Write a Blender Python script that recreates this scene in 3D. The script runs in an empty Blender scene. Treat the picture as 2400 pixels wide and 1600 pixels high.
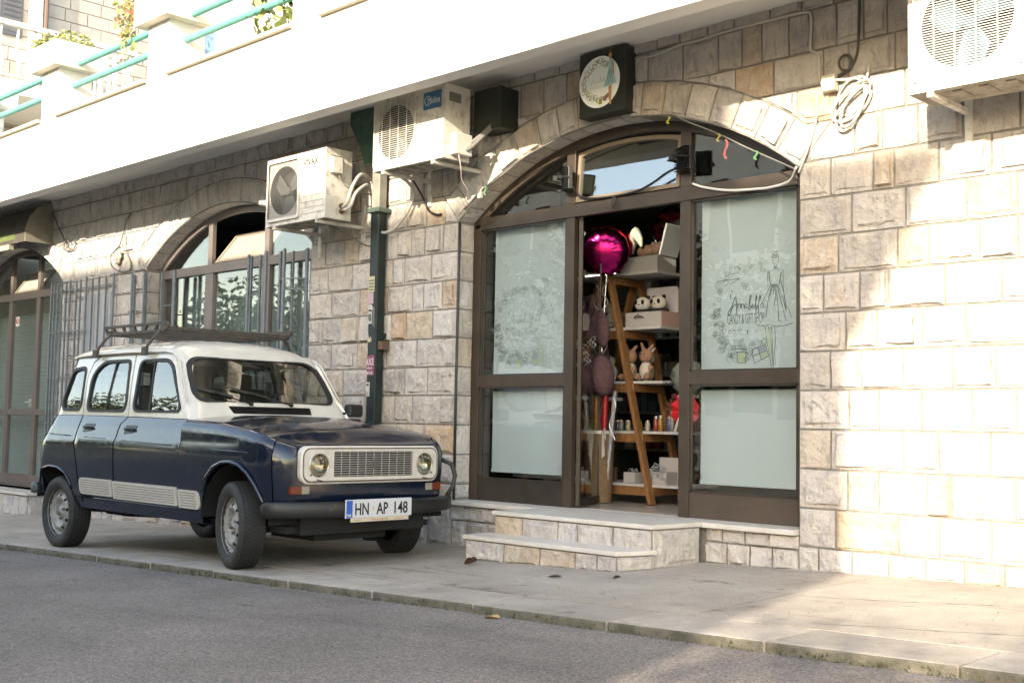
import bpy, bmesh, math, random
from mathutils import Vector, Matrix
from mathutils.geometry import delaunay_2d_cdt
from math import sin, cos, pi, sqrt, radians, atan2
random.seed(7)
SC = bpy.context.scene
COL = SC.collection

# ------------------------------------------------------------------ camera
YAW, PIT, ROL = radians(45.65), radians(3.973), radians(1.041)
cf = Vector((-cos(YAW)*cos(PIT), sin(YAW)*cos(PIT), sin(PIT)))
cr = Vector((sin(YAW), cos(YAW), 0)); cu = cr.cross(cf)
cr2 = cos(ROL)*cr+sin(ROL)*cu; cu2 = -sin(ROL)*cr+cos(ROL)*cu
cam = bpy.data.cameras.new('camera'); camo = bpy.data.objects.new('camera', cam); COL.objects.link(camo)
cam.sensor_width = 36; cam.lens = 36*2757/2400; cam.clip_end = 3000; cam.clip_start = .05
m3 = Matrix((cr2, cu2, -cf)).transposed()
camo.matrix_world = Matrix.Translation((5.3, -6.4, 1.0)) @ m3.to_4x4()
SC.camera = camo

# ------------------------------------------------------------------ light
SUN = Vector((-.25, 1, -.375)).normalized()          # direction the light travels
world = bpy.data.worlds.new('World'); SC.world = world; world.use_nodes = True
wn = world.node_tree; wn.nodes.clear()
sky = wn.nodes.new('ShaderNodeTexSky'); sky.sky_type = 'NISHITA'; sky.sun_disc = False
sky.sun_elevation = math.asin(-SUN.z)
sky.sun_rotation = atan2(-SUN.x, -SUN.y)
sky.air_density = 1.0; sky.dust_density = 1.0; sky.ozone_density = .3
bg = wn.nodes.new('ShaderNodeBackground'); bg.inputs['Strength'].default_value = .15
wo = wn.nodes.new('ShaderNodeOutputWorld')
wn.links.new(sky.outputs[0], bg.inputs[0]); wn.links.new(bg.outputs[0], wo.inputs[0])
sl = bpy.data.lights.new('sun', 'SUN'); sl.energy = 2.1; sl.angle = radians(.6); sl.color = (1, .94, .85)
so = bpy.data.objects.new('sun', sl); COL.objects.link(so)
so.rotation_euler = (-SUN).to_track_quat('Z', 'Y').to_euler()
SC.view_settings.view_transform = 'Standard'; SC.view_settings.look = 'None'
SC.view_settings.gamma = 1; SC.view_settings.use_curve_mapping = False
SC.view_settings.exposure = 2.55
SC.view_settings.use_white_balance = True; SC.view_settings.white_balance_temperature = 7600; SC.view_settings.white_balance_tint = 11

# ------------------------------------------------------------------ materials
def srgb(r, g, b):
    f = lambda c: (c/255/12.92 if c <= 10 else ((c/255+.055)/1.055)**2.4)
    return (f(r), f(g), f(b))
MATS = {}
ALB = .85      # the picture is exposed for the shade, so surfaces keep their real, darker albedo
def mat(name, col=(.5,.5,.5), rough=.6, metal=0, col2=None, scale=6, bump=0, bscale=40, detail=6, col3=None, spec=.5, coat=0, stretch=None, objrand=0, emis=None, ramp=(.35,.65), trans=0, alpha=1):
    if name in MATS: return MATS[name]
    col, col2, col3 = [c and tuple(q*ALB for q in c) for c in (col, col2, col3)]
    m = bpy.data.materials.new(name); m.use_nodes = True; MATS[name] = m
    nt = m.node_tree; N = nt.nodes; L = nt.links; b = N['Principled BSDF']
    b.inputs['Roughness'].default_value = rough; b.inputs['Metallic'].default_value = metal
    b.inputs['Specular IOR Level'].default_value = spec; b.inputs['Coat Weight'].default_value = coat
    b.inputs['Base Color'].default_value = (*col, 1)
    geo = N.new('ShaderNodeNewGeometry'); src = geo.outputs['Position']
    if stretch:
        mp = N.new('ShaderNodeMapping'); mp.inputs['Scale'].default_value = stretch; L.new(src, mp.inputs[0]); src = mp.outputs[0]
    out = None
    if col2:
        n = N.new('ShaderNodeTexNoise'); n.inputs['Scale'].default_value = scale; n.inputs['Detail'].default_value = detail; n.inputs['Roughness'].default_value = .62
        L.new(src, n.inputs['Vector'])
        r = N.new('ShaderNodeValToRGB'); r.color_ramp.elements[0].position = ramp[0]; r.color_ramp.elements[1].position = ramp[1]
        r.color_ramp.elements[0].color = (*col, 1); r.color_ramp.elements[1].color = (*col2, 1)
        if col3:
            e = r.color_ramp.elements.new((ramp[0]+ramp[1])/2+.02); e.color = (*col3, 1)
        L.new(n.outputs[0], r.inputs[0]); out = r.outputs[0]
    if objrand:
        oi = N.new('ShaderNodeObjectInfo'); hs = N.new('ShaderNodeHueSaturation')
        mr = N.new('ShaderNodeMapRange'); mr.inputs['To Min'].default_value = 1-objrand; mr.inputs['To Max'].default_value = 1+objrand
        L.new(oi.outputs['Random'], mr.inputs[0]); L.new(mr.outputs[0], hs.inputs['Value'])
        if out: L.new(out, hs.inputs['Color'])
        else: hs.inputs['Color'].default_value = (*col, 1)
        out = hs.outputs[0]
    if out: L.new(out, b.inputs['Base Color'])
    if bump:
        n2 = N.new('ShaderNodeTexNoise'); n2.inputs['Scale'].default_value = bscale; n2.inputs['Detail'].default_value = 2 if coat else 8; n2.inputs['Roughness'].default_value = .6
        L.new(src, n2.inputs['Vector'])
        bp = N.new('ShaderNodeBump'); bp.inputs['Strength'].default_value = 1; bp.inputs['Distance'].default_value = bump
        L.new(n2.outputs[0], bp.inputs['Height']); L.new(bp.outputs[0], b.inputs['Normal'])
    if emis:
        b.inputs['Emission Color'].default_value = (*emis[:3], 1); b.inputs['Emission Strength'].default_value = emis[3]
    if trans: b.inputs['Transmission Weight'].default_value = trans
    return m

def glass_mat(name, tint=(.75,.8,.78), refl=1.0, rough=.01, ior=1.45, minr=.05):
    m = bpy.data.materials.new(name); m.use_nodes = True; MATS[name] = m
    nt = m.node_tree; N = nt.nodes; L = nt.links; N.clear()
    o = N.new('ShaderNodeOutputMaterial'); t = N.new('ShaderNodeBsdfTransparent'); g = N.new('ShaderNodeBsdfGlossy')
    t.inputs[0].default_value = (*tint, 1); g.inputs['Roughness'].default_value = rough; g.inputs[0].default_value = (refl, refl, refl, 1)
    lw = N.new('ShaderNodeLayerWeight'); lw.inputs[0].default_value = .5
    pw = N.new('ShaderNodeMath'); pw.operation = 'POWER'; pw.inputs[1].default_value = 4.2; L.new(lw.outputs['Facing'], pw.inputs[0])
    # Schlick curve; both faces of the thin pane reflect
    mr = N.new('ShaderNodeMapRange'); mr.inputs['To Min'].default_value = minr; mr.inputs['To Max'].default_value = 1
    L.new(pw.outputs[0], mr.inputs[0])
    mx = N.new('ShaderNodeMixShader'); L.new(mr.outputs[0], mx.inputs[0]); L.new(t.outputs[0], mx.inputs[1]); L.new(g.outputs[0], mx.inputs[2])
    L.new(mx.outputs[0], o.inputs[0])
    # old panes are never flat: a very weak wave
    geo = N.new('ShaderNodeNewGeometry'); n = N.new('ShaderNodeTexNoise'); n.inputs['Scale'].default_value = 1.6; n.inputs['Detail'].default_value = 1
    L.new(geo.outputs['Position'], n.inputs['Vector'])
    bp = N.new('ShaderNodeBump'); bp.inputs['Distance'].default_value = .0025; L.new(n.outputs[0], bp.inputs['Height']); L.new(bp.outputs[0], g.inputs['Normal'])
    return m

def stone_mat():
    m = bpy.data.materials.new('limestone'); m.use_nodes = True
    nt = m.node_tree; N = nt.nodes; L = nt.links; b = N['Principled BSDF']; b.inputs['Roughness'].default_value = .85; b.inputs['Specular IOR Level'].default_value = .25
    oi = N.new('ShaderNodeObjectInfo'); r = N.new('ShaderNodeValToRGB'); cr_ = r.color_ramp; cr_.interpolation = 'LINEAR'
    stops = [(0,(.42,.375,.33)),(.15,(.49,.45,.41)),(.3,(.55,.52,.48)),(.42,(.41,.36,.30)),(.54,(.52,.48,.43)),(.66,(.36,.33,.30)),(.76,(.50,.45,.38)),(.85,(.48,.40,.31)),(.93,(.47,.36,.25)),(.98,(.47,.32,.19))]
    while len(cr_.elements) < len(stops): cr_.elements.new(.5)
    for e, (p, c) in zip(cr_.elements, stops): e.position = p; e.color = (c[0]*.84, c[1]*.85, c[2]*.90, 1)
    L.new(oi.outputs['Random'], r.inputs[0])
    geo = N.new('ShaderNodeNewGeometry'); P = geo.outputs['Position']
    def noise(scale, det, stretch=None):
        n = N.new('ShaderNodeTexNoise'); n.inputs['Scale'].default_value = scale; n.inputs['Detail'].default_value = det; n.inputs['Roughness'].default_value = .62
        if stretch:
            mp = N.new('ShaderNodeMapping'); mp.inputs['Scale'].default_value = stretch; L.new(P, mp.inputs[0]); L.new(mp.outputs[0], n.inputs['Vector'])
        else: L.new(P, n.inputs['Vector'])
        return n.outputs[0]
    def mapr(v, a, b_, c, d):
        q = N.new('ShaderNodeMapRange'); q.inputs[1].default_value = a; q.inputs[2].default_value = b_; q.inputs[3].default_value = c; q.inputs[4].default_value = d; L.new(v, q.inputs[0]); return q.outputs[0]
    def mix(f, a, b_, mode='MIX'):
        x = N.new('ShaderNodeMix'); x.data_type = 'RGBA'; x.blend_type = mode
        if isinstance(f, float): x.inputs[0].default_value = f
        else: L.new(f, x.inputs[0])
        for s, i in ((a, 6), (b_, 7)):
            if isinstance(s, tuple): x.inputs[i].default_value = (*s, 1)
            else: L.new(s, x.inputs[i])
        return x.outputs[2]
    c = r.outputs[0]
    c = mix(mapr(noise(7, 5), .35, .7, 0, .55), c, (.60,.55,.47))           # pale weathered patches
    c = mix(mapr(noise(3.1, 4), .60, .74, 0, .45), c, (.47,.36,.25))         # iron staining
    c = mix(mapr(noise(30, 6, (1,1,.25)), .52, .75, 0, .7), c, (.20,.19,.165))  # dirt runs
    c = mix(mapr(noise(95, 3), .58, .75, 0, .65), c, (.16,.15,.13))         # pits
    L.new(c, b.inputs['Base Color'])
    vor = N.new('ShaderNodeTexVoronoi'); vor.feature = 'F1'; vor.inputs['Scale'].default_value = 9
    nz = N.new('ShaderNodeTexNoise'); nz.inputs['Scale'].default_value = 6; nz.inputs['Detail'].default_value = 5; L.new(P, nz.inputs['Vector'])
    vm = N.new('ShaderNodeVectorMath'); vm.operation = 'MULTIPLY_ADD'; L.new(nz.outputs['Color'], vm.inputs[0]); vm.inputs[1].default_value = (.35,.35,.35); L.new(P, vm.inputs[2]); L.new(vm.outputs[0], vor.inputs['Vector'])
    b1 = N.new('ShaderNodeBump'); b1.inputs['Distance'].default_value = .018; b1.inputs['Strength'].default_value = .8; L.new(vor.outputs['Distance'], b1.inputs['Height'])
    b2 = N.new('ShaderNodeBump'); b2.inputs['Distance'].default_value = .009; L.new(noise(38, 9), b2.inputs['Height']); L.new(b1.outputs[0], b2.inputs['Normal'])
    L.new(b2.outputs[0], b.inputs['Normal'])
    MATS['limestone'] = m; return m
def stain(m, scale, a, b, dark, st=None, detail=7):
    nt = m.node_tree; N = nt.nodes; L = nt.links; B = N['Principled BSDF'].inputs['Base Color']
    geo = N.new('ShaderNodeNewGeometry'); n = N.new('ShaderNodeTexNoise'); n.inputs['Scale'].default_value = scale; n.inputs['Detail'].default_value = detail; n.inputs['Roughness'].default_value = .65
    mp = N.new('ShaderNodeMapping'); mp.inputs['Scale'].default_value = st or (1,1,1); mp.inputs['Location'].default_value = (scale, a*9, 3); L.new(geo.outputs['Position'], mp.inputs[0]); L.new(mp.outputs[0], n.inputs['Vector'])
    r = N.new('ShaderNodeMapRange'); r.inputs[1].default_value = a; r.inputs[2].default_value = b; L.new(n.outputs[0], r.inputs[0])
    x = N.new('ShaderNodeMix'); x.data_type = 'RGBA'; x.blend_type = 'MULTIPLY'; L.new(r.outputs[0], x.inputs[0]); x.inputs[7].default_value = (*dark, 1)
    if B.links: L.new(B.links[0].from_socket, x.inputs[6])
    else: x.inputs[6].default_value = B.default_value
    L.new(x.outputs[2], B)
STONE = stone_mat()
MORTAR = mat('mortar', (.19,.18,.16), .95, col2=(.30,.28,.25), scale=12, bump=.004, bscale=90)
PLASTER = mat('painted_plaster', (.74,.72,.66), .85, col2=(.80,.78,.72), scale=3, bump=.002, bscale=60)
SOFFIT = mat('soffit_plaster', (.90,.88,.83), .9, col2=(.97,.95,.90), scale=2.5, bump=.002, bscale=60)
CREAM = mat('cream_plaster', (.72,.66,.54), .85, col2=(.78,.73,.62), scale=3, bump=.002, bscale=60)
MARBLE = mat('pale_marble', (.58,.54,.48), .38, col2=(.68,.65,.60), scale=5, bump=.0012, bscale=25, detail=9, spec=.4)
CONC = mat('pavement_concrete', (.31,.27,.225), .9, col2=(.45,.405,.345), scale=1.9, bump=.004, bscale=120, detail=11, ramp=(.3,.68))
stain(CONC, .9, .5, .7, (.78,.76,.74)); stain(CONC, 6, .60, .68, (.62,.60,.57)); stain(CONC, 60, .60, .72, (.55,.52,.48), None, 3); stain(CONC, 2.2, .62, .66, (.8,.78,.75), (.4,2.5,1))
KERBM = mat('kerb_concrete', (.29,.255,.215), .9, col2=(.42,.375,.32), scale=3, bump=.004, bscale=110, detail=11, objrand=.1)
stain(KERBM, 5, .58, .68, (.65,.62,.58)); stain(KERBM, 60, .60, .72, (.6,.56,.5), None, 3)
KERBF = mat('mossy_kerb_face', (.085,.08,.055), .95, col2=(.20,.18,.145), scale=9, bump=.008, bscale=60, ramp=(.35,.7))
BRONZE = mat('bronze_aluminium', (.062,.046,.034), .42, col2=(.088,.067,.051), scale=4, metal=.35)
BRONZED = mat('dark_bronze_aluminium', (.035,.028,.022), .45, col2=(.055,.045,.035), scale=4, metal=.2)
BRONZEL = mat('faded_bronze_aluminium', (.18,.15,.14), .45, col2=(.22,.19,.175), scale=4, metal=.25)
WHITEP = mat('white_enamel', (.66,.64,.57), .45, col2=(.72,.70,.64), scale=7)
DIRTYW = mat('weathered_white_metal', (.40,.36,.29), .6, col2=(.68,.65,.58), scale=16, ramp=(.3,.5), detail=9)
BLACK = mat('black_plastic', (.012,.012,.013), .45)
BLACKM = mat('black_metal', (.022,.024,.025), .5, col2=(.035,.036,.036), scale=9)
DARK = mat('dark_void', (.006,.006,.006), .9)
TEAL = mat('teal_paint', (.10,.36,.31), .4, col2=(.13,.41,.36), scale=5)
GREENP = mat('dark_green_paint', (.009,.014,.015), .5, col2=(.015,.034,.027), scale=9, ramp=(.4,.7))
CABLEW = mat('white_cable', (.52,.50,.45), .6)
CABLEG = mat('grey_cable', (.16,.155,.14), .6)
GALV = mat('grey_painted_steel', (.13,.155,.175), .5, col2=(.20,.225,.24), scale=14)
GLASS = glass_mat('window_glass', (.90,.93,.92), minr=.075)
GLASSD = glass_mat('clear_glass', (.85,.9,.88), minr=.05)
WOOD = mat('oak_wood', (.24,.115,.045), .55, col2=(.36,.19,.085), scale=9, stretch=(6,6,1), detail=8)
BLIND = mat('mint_roller_blind', (.55,.60,.63), .75, col2=(.60,.65,.68), scale=1.2)
INK = mat('grey_ink', (.12,.16,.15), .8)
INKL = mat('pale_ink', (.42,.48,.46), .8)

# ------------------------------------------------------------------ mesh helpers
class M:
    def __init__(s): s.v = []; s.f = []; s.mi = []
    def add(s, vs, fs, mi=0):
        o = len(s.v); s.v += [tuple(x) for x in vs]; s.f += [tuple(i+o for i in f) for f in fs]; s.mi += [mi]*len(fs); return s
    def box(s, x0, x1, y0, y1, z0, z1, mi=0):
        x0, x1 = sorted((x0, x1)); y0, y1 = sorted((y0, y1)); z0, z1 = sorted((z0, z1))
        return s.add([(x0,y0,z0),(x1,y0,z0),(x1,y1,z0),(x0,y1,z0),(x0,y0,z1),(x1,y0,z1),(x1,y1,z1),(x0,y1,z1)],
                     [(0,3,2,1),(4,5,6,7),(0,1,5,4),(1,2,6,5),(2,3,7,6),(3,0,4,7)], mi)
    def bar(s, a, b, w, h, up=(0,0,1), mi=0):
        a = Vector(a); b = Vector(b); d = (b-a).normalized(); up = Vector(up); r = d.cross(up)
        if r.length < 1e-4: r = d.cross(Vector((1,0,0)))
        r.normalize(); u = r.cross(d)
        vs = [p+r*(w/2*i)+u*(h/2*j) for p in (a, b) for i, j in ((-1,-1),(1,-1),(1,1),(-1,1))]
        return s.add(vs, [(0,1,2,3),(7,6,5,4),(0,4,5,1),(1,5,6,2),(2,6,7,3),(3,7,4,0)], mi)
    def tube(s, pts, r, n=8, mi=0, closed=False):
        pts = [Vector(p) for p in pts]; k = len(pts); rr = r if isinstance(r, (list, tuple)) else [r]*k
        base = len(s.v); prev = None
        for i, p in enumerate(pts):
            if closed: d = (pts[(i+1) % k]-pts[i-1]).normalized()
            else: d = (pts[min(i+1, k-1)]-pts[max(i-1, 0)]).normalized()
            if prev is None:
                a = Vector((0,0,1)) if abs(d.z) < .9 else Vector((1,0,0)); u = d.cross(a).normalized()
            else: u = (prev-d*prev.dot(d)).normalized()
            prev = u; w = d.cross(u)
            for j in range(n):
                t = 2*pi*j/n; s.v.append(tuple(p+(u*cos(t)+w*sin(t))*rr[i]))
        for i in range(k if closed else k-1):
            for j in range(n):
                a = base+i*n+j; b = base+i*n+(j+1) % n; c = base+((i+1) % k)*n+(j+1) % n; d = base+((i+1) % k)*n+j
                s.f.append((a, b, c, d)); s.mi.append(mi)
        if not closed:
            s.f.append(tuple(base+j for j in range(n))[::-1]); s.mi.append(mi)
            s.f.append(tuple(base+(k-1)*n+j for j in range(n))); s.mi.append(mi)
        return s
    def lathe(s, prof, c, ax='y', n=24, mi=0, cap=True):
        base = len(s.v); c = Vector(c)
        for a, r in prof:
            for j in range(n):
                t = 2*pi*j/n
                o = {'y': (r*cos(t), a, r*sin(t)), 'z': (r*cos(t), r*sin(t), a), 'x': (a, r*cos(t), r*sin(t))}[ax]
                s.v.append(tuple(c+Vector(o)))
        k = len(prof)
        for i in range(k-1):
            for j in range(n):
                s.f.append((base+i*n+j, base+i*n+(j+1) % n, base+(i+1)*n+(j+1) % n, base+(i+1)*n+j)); s.mi.append(mi)
        if cap:
            s.f.append(tuple(base+j for j in range(n))); s.mi.append(mi)
            s.f.append(tuple(base+(k-1)*n+j for j in range(n))); s.mi.append(mi)
        return s
    def prism(s, poly, fn0, fn1, mi=0):
        n = len(poly); vs = [fn0(*p) for p in poly]+[fn1(*p) for p in poly]
        return s.add(vs, [tuple(range(n)), tuple(range(2*n-1, n-1, -1))]+[(i, i+n, (i+1) % n+n, (i+1) % n) for i in range(n)], mi)
    def ball(s, c, r, nu=12, nv=8, mi=0, rot=None):
        c = Vector(c); r = r if isinstance(r, (tuple, list)) else (r, r, r); base = len(s.v)
        for i in range(nv+1):
            for j in range(nu):
                a = pi*i/nv; t = 2*pi*j/nu; p = Vector((r[0]*sin(a)*cos(t), r[1]*sin(a)*sin(t), r[2]*cos(a)))
                if rot: p = rot @ p
                s.v.append(tuple(c+p))
        for i in range(nv):
            for j in range(nu):
                s.f.append((base+i*nu+j, base+(i+1)*nu+j, base+(i+1)*nu+(j+1) % nu, base+i*nu+(j+1) % nu)); s.mi.append(mi)
        return s

def tag(o, label=None, cat=None, group=None, kind=None):
    if label: o['label'] = label
    if cat: o['category'] = cat
    if group: o['group'] = group
    if kind: o['kind'] = kind
    return o
def put(o, parent=None):
    COL.objects.link(o)
    if parent is not None:
        o.parent = parent; WPOS[o.name] = Vector((0, 0, 0))
        o.matrix_parent_inverse = Matrix.Translation(-WPOS[parent.name])
    else: WPOS[o.name] = Vector(o.location)
    return o
WPOS = {}
def obj(name, m, mats, parent=None, smooth=False, bevel=0, solid=0, sub=0, recalc=True, autos=None, remesh=0):
    me = bpy.data.meshes.new(name)
    if isinstance(m, M):
        me.from_pydata(m.v, [], m.f)
        mats = mats if isinstance(mats, (list, tuple)) else [mats]
        for q in mats: me.materials.append(q)
        if len(mats) > 1: me.polygons.foreach_set('material_index', m.mi)
    if recalc:
        b = bmesh.new(); b.from_mesh(me); bmesh.ops.remove_doubles(b, verts=b.verts, dist=1e-5); bmesh.ops.recalc_face_normals(b, faces=b.faces); b.to_mesh(me); b.free()
    if smooth: me.shade_smooth()
    me.update()
    o = bpy.data.objects.new(name, me); put_parent_identity(o, parent)
    if remesh:
        r = o.modifiers.new('r', 'REMESH'); r.mode = 'VOXEL'; r.voxel_size = remesh; r.use_smooth_shade = True
        q = o.modifiers.new('s', 'SMOOTH'); q.iterations = 6; q.factor = .6
    if solid:
        q = o.modifiers.new('s', 'SOLIDIFY'); q.thickness = solid; q.offset = -1
        if smooth: q = o.modifiers.new('e', 'EDGE_SPLIT'); q.split_angle = radians(45)
    if bevel:
        q = o.modifiers.new('b', 'BEVEL'); q.width = bevel; q.segments = 2; q.limit_method = 'ANGLE'; q.angle_limit = radians(40)
    if sub:
        q = o.modifiers.new('u', 'SUBSURF'); q.levels = sub; q.render_levels = sub
    if autos is not None:
        me.shade_smooth()
        b = bmesh.new(); b.from_mesh(me)
        for e in b.edges:
            if len(e.link_faces) == 2 and e.calc_face_angle(0) > radians(autos): e.smooth = False
        b.to_mesh(me); b.free()
    return o
def put_parent_identity(o, parent):
    put(o, parent)
def empty(name, loc, label=None, cat=None, group=None, kind=None):
    o = bpy.data.objects.new(name, None); o.location = loc; o.empty_display_size = .1; put(o); return tag(o, label, cat, group, kind)

def cdt(outline, holes=(), step=.1, fn=None, jitter=0):
    def resample(poly):
        out = []
        for i in range(len(poly)):
            a = Vector(poly[i]); b = Vector(poly[(i+1) % len(poly)]); n = max(1, int(round((b-a).length/step)))
            out += [a+(b-a)*k/n for k in range(n)]
        return out
    loops = [resample(outline)]+[resample(h) for h in holes]
    vs = []; es = []
    for lp in loops:
        o = len(vs); vs += lp; es += [(o+i, o+(i+1) % len(lp)) for i in range(len(lp))]
    def pip(p, poly):
        c = False; x, y = p; j = len(poly)-1
        for i in range(len(poly)):
            xi, yi = poly[i]; xj, yj = poly[j]
            if (yi > y) != (yj > y) and x < (xj-xi)*(y-yi)/(yj-yi)+xi: c = not c
            j = i
        return c
    inside = lambda p: pip(p, loops[0]) and not any(pip(p, l) for l in loops[1:])
    xs = [p[0] for p in loops[0]]; ys = [p[1] for p in loops[0]]
    allb = list(vs); x = min(xs)+step*.5
    grid = {}
    for p in allb: grid.setdefault((int(p[0]//step), int(p[1]//step)), []).append(p)
    while x < max(xs):
        y = min(ys)+step*.5
        while y < max(ys):
            p = Vector((x, y)); k = (int(x//step), int(y//step))
            if inside(p) and not any((q-p).length < step*.45 for i in (-1,0,1) for j in (-1,0,1) for q in grid.get((k[0]+i, k[1]+j), ())): vs.append(p)
            y += step
        x += step
    r = delaunay_2d_cdt([Vector(v) for v in vs], es, [], 0, 1e-7)
    V2, F = r[0], r[2]
    F = [tuple(f) for f in F if inside((sum(V2[i][0] for i in f)/len(f), sum(V2[i][1] for i in f)/len(f)))]
    m = M(); m.add([fn(v[0], v[1]) for v in V2], F); return m

def rrect(x0, x1, y0, y1, r, n=5):
    rs = r if isinstance(r, (list, tuple)) else [r]*4; out = []
    for (cx, cy, a0, q) in ((x0+rs[0], y0+rs[0], pi, rs[0]), (x1-rs[1], y0+rs[1], 1.5*pi, rs[1]), (x1-rs[2], y1-rs[2], 0, rs[2]), (x0+rs[3], y1-rs[3], .5*pi, rs[3])):
        out += [(cx+q*cos(a0+.5*pi*k/n), cy+q*sin(a0+.5*pi*k/n)) for k in range(n+1)] if q > 0 else [(cx, cy)]
    return out
def roundpoly(pts, r, n=4):
    out = []; k = len(pts)
    for i in range(k):
        p = Vector(pts[i][:2]); a = Vector(pts[i-1][:2]); b = Vector(pts[(i+1) % k][:2])
        rr = pts[i][2] if len(pts[i]) > 2 else r
        da = (a-p); db = (b-p); q = min(rr, da.length*.49, db.length*.49)
        if q <= 0: out.append((p.x, p.y)); continue
        s0 = p+da.normalized()*q; s1 = p+db.normalized()*q
        for t in range(n+1):
            u = t/n; w = s0*(1-u)**2+p*2*u*(1-u)+s1*u*u; out.append((w.x, w.y))
    return out
def ribbon(m, pts, w, fn, mi=0, closed=False):
    pts = [Vector(p) for p in pts]; n = len(pts)
    if closed: pts = pts+[pts[0]]; n += 1
    L = []
    for i, p in enumerate(pts):
        d = pts[min(i+1, n-1)]-pts[max(i-1, 0)]
        if d.length < 1e-9: d = Vector((1, 0))
        d.normalize(); nn = Vector((-d.y, d.x))*w/2; L += [p+nn, p-nn]
    o = len(m.v); m.v += [tuple(fn(*q)) for q in L]
    for i in range(n-1): m.f.append((o+2*i, o+2*i+1, o+2*i+3, o+2*i+2)); m.mi.append(mi)
def circ(cx, cy, r, n=16, a0=0, a1=2*pi, ry=None):
    ry = ry or r; full = abs(a1-a0-2*pi) < 1e-6
    return [(cx+r*cos(a0+(a1-a0)*i/(n if full else n-1)), cy+ry*sin(a0+(a1-a0)*i/(n if full else n-1))) for i in range(n)]
def text(name, body, size, material, parent, origin, xdir=(1,0,0), ydir=(0,0,1), sx=1, depth=.0008, bold=0, align='LEFT', spacing=1):
    cu_ = bpy.data.curves.new(name, 'FONT'); cu_.body = body; cu_.size = size; cu_.extrude = depth; cu_.offset = bold; cu_.align_x = align; cu_.space_character = spacing; cu_.resolution_u = 3
    t = bpy.data.objects.new(name, cu_); COL.objects.link(t)
    dg = bpy.context.evaluated_depsgraph_get(); me = bpy.data.meshes.new_from_object(t.evaluated_get(dg)); bpy.data.objects.remove(t)
    X = Vector(xdir).normalized(); Yv = Vector(ydir).normalized(); Z = X.cross(Yv); O = Vector(origin)
    for v in me.vertices: v.co = O+X*(v.co.x*sx)+Yv*v.co.y+Z*v.co.z
    me.materials.clear(); me.materials.append(material)
    o = bpy.data.objects.new(name, me); put(o, parent); return o
def copy_tree(o, offset, parent=None):
    c = o.copy(); COL.objects.link(c)
    if parent is None: c.location = Vector(o.location)+Vector(offset); WPOS[c.name] = Vector(c.location)
    else: c.parent = parent; WPOS[c.name] = WPOS[parent.name]
    for ch in [x for x in COL.objects if x.parent == o]: copy_tree(ch, offset, c)
    return c
def interp(x, xs, ys):
    if x <= xs[0]: return ys[0]
    for i in range(1, len(xs)):
        if x <= xs[i]: return ys[i-1]+(ys[i]-ys[i-1])*(x-xs[i-1])/(xs[i]-xs[i-1])
    return ys[-1]
# ------------------------------------------------------------------ ground
XS_ = [-60,-12,-5.4,-1.675,.68,1.83,2.86,8,30]; ZS_ = [-1.1,-.3,-.105,.03,.125,.16,.185,.33,1.0]
def zk(x): return .067+.031*max(-40, min(30, x))
def ground(x, y):
    t = (y+2.1)/2.1; return zk(x)+(interp(x, XS_, ZS_)-zk(x))*max(0, min(1.0, t))
def asphalt():
    m = mat('asphalt', (.085,.078,.074), .92); nt = m.node_tree; N = nt.nodes; L = nt.links; b = N['Principled BSDF']
    geo = N.new('ShaderNodeNewGeometry'); P = geo.outputs['Position']
    def noise(s, d, st=None):
        n = N.new('ShaderNodeTexNoise'); n.inputs['Scale'].default_value = s; n.inputs['Detail'].default_value = d; n.inputs['Roughness'].default_value = .6
        if st:
            q = N.new('ShaderNodeMapping'); q.inputs['Scale'].default_value = st; L.new(P, q.inputs[0]); L.new(q.outputs[0], n.inputs['Vector'])
        else: L.new(P, n.inputs['Vector'])
        return n.outputs[0]
    v = N.new('ShaderNodeTexVoronoi'); v.inputs['Scale'].default_value = 130; L.new(P, v.inputs['Vector'])
    r = N.new('ShaderNodeValToRGB'); r.color_ramp.elements[0].color = (.128,.112,.101,1); r.color_ramp.elements[1].color = (.206,.181,.162,1)
    L.new(noise(1.1, 8), r.inputs[0]); r.color_ramp.elements[0].position = .3; r.color_ramp.elements[1].position = .7
    r2 = N.new('ShaderNodeValToRGB'); L.new(v.outputs['Color'], r2.inputs[0])
    r2.color_ramp.elements[0].color = (.45,.45,.45,1); r2.color_ramp.elements[1].color = (1.7,1.65,1.6,1)
    e = r2.color_ramp.elements.new(.5); e.color = (.95,.95,.95,1)
    mx = N.new('ShaderNodeMix'); mx.data_type = 'RGBA'; mx.blend_type = 'MULTIPLY'; mx.inputs[0].default_value = 1; L.new(r.outputs[0], mx.inputs[6]); L.new(r2.outputs[0], mx.inputs[7])
    r3 = N.new('ShaderNodeValToRGB'); L.new(noise(.7, 4, (.5,2,1)), r3.inputs[0]); r3.color_ramp.elements[0].position = .56; r3.color_ramp.elements[1].position = .72
    r3.color_ramp.elements[0].color = (1,1,1,1); r3.color_ramp.elements[1].color = (.72,.73,.75,1)
    m2 = N.new('ShaderNodeMix'); m2.data_type = 'RGBA'; m2.blend_type = 'MULTIPLY'; m2.inputs[0].default_value = 1; L.new(mx.outputs[2], m2.inputs[6]); L.new(r3.outputs[0], m2.inputs[7])
    L.new(m2.outputs[2], b.inputs['Base Color'])
    bp = N.new('ShaderNodeBump'); bp.inputs['Distance'].default_value = .006; L.new(v.outputs['Distance'], bp.inputs['Height']); L.new(bp.outputs[0], b.inputs['Normal'])
    return m
ASPH = asphalt(); stain(ASPH, .45, .52, .66, (.80,.80,.82), (1,2.5,1)); stain(ASPH, 3, .62, .70, (.72,.72,.74), (.6,2,1)); stain(ASPH, 240, .62, .74, (.35,.33,.32), None, 2)
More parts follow.
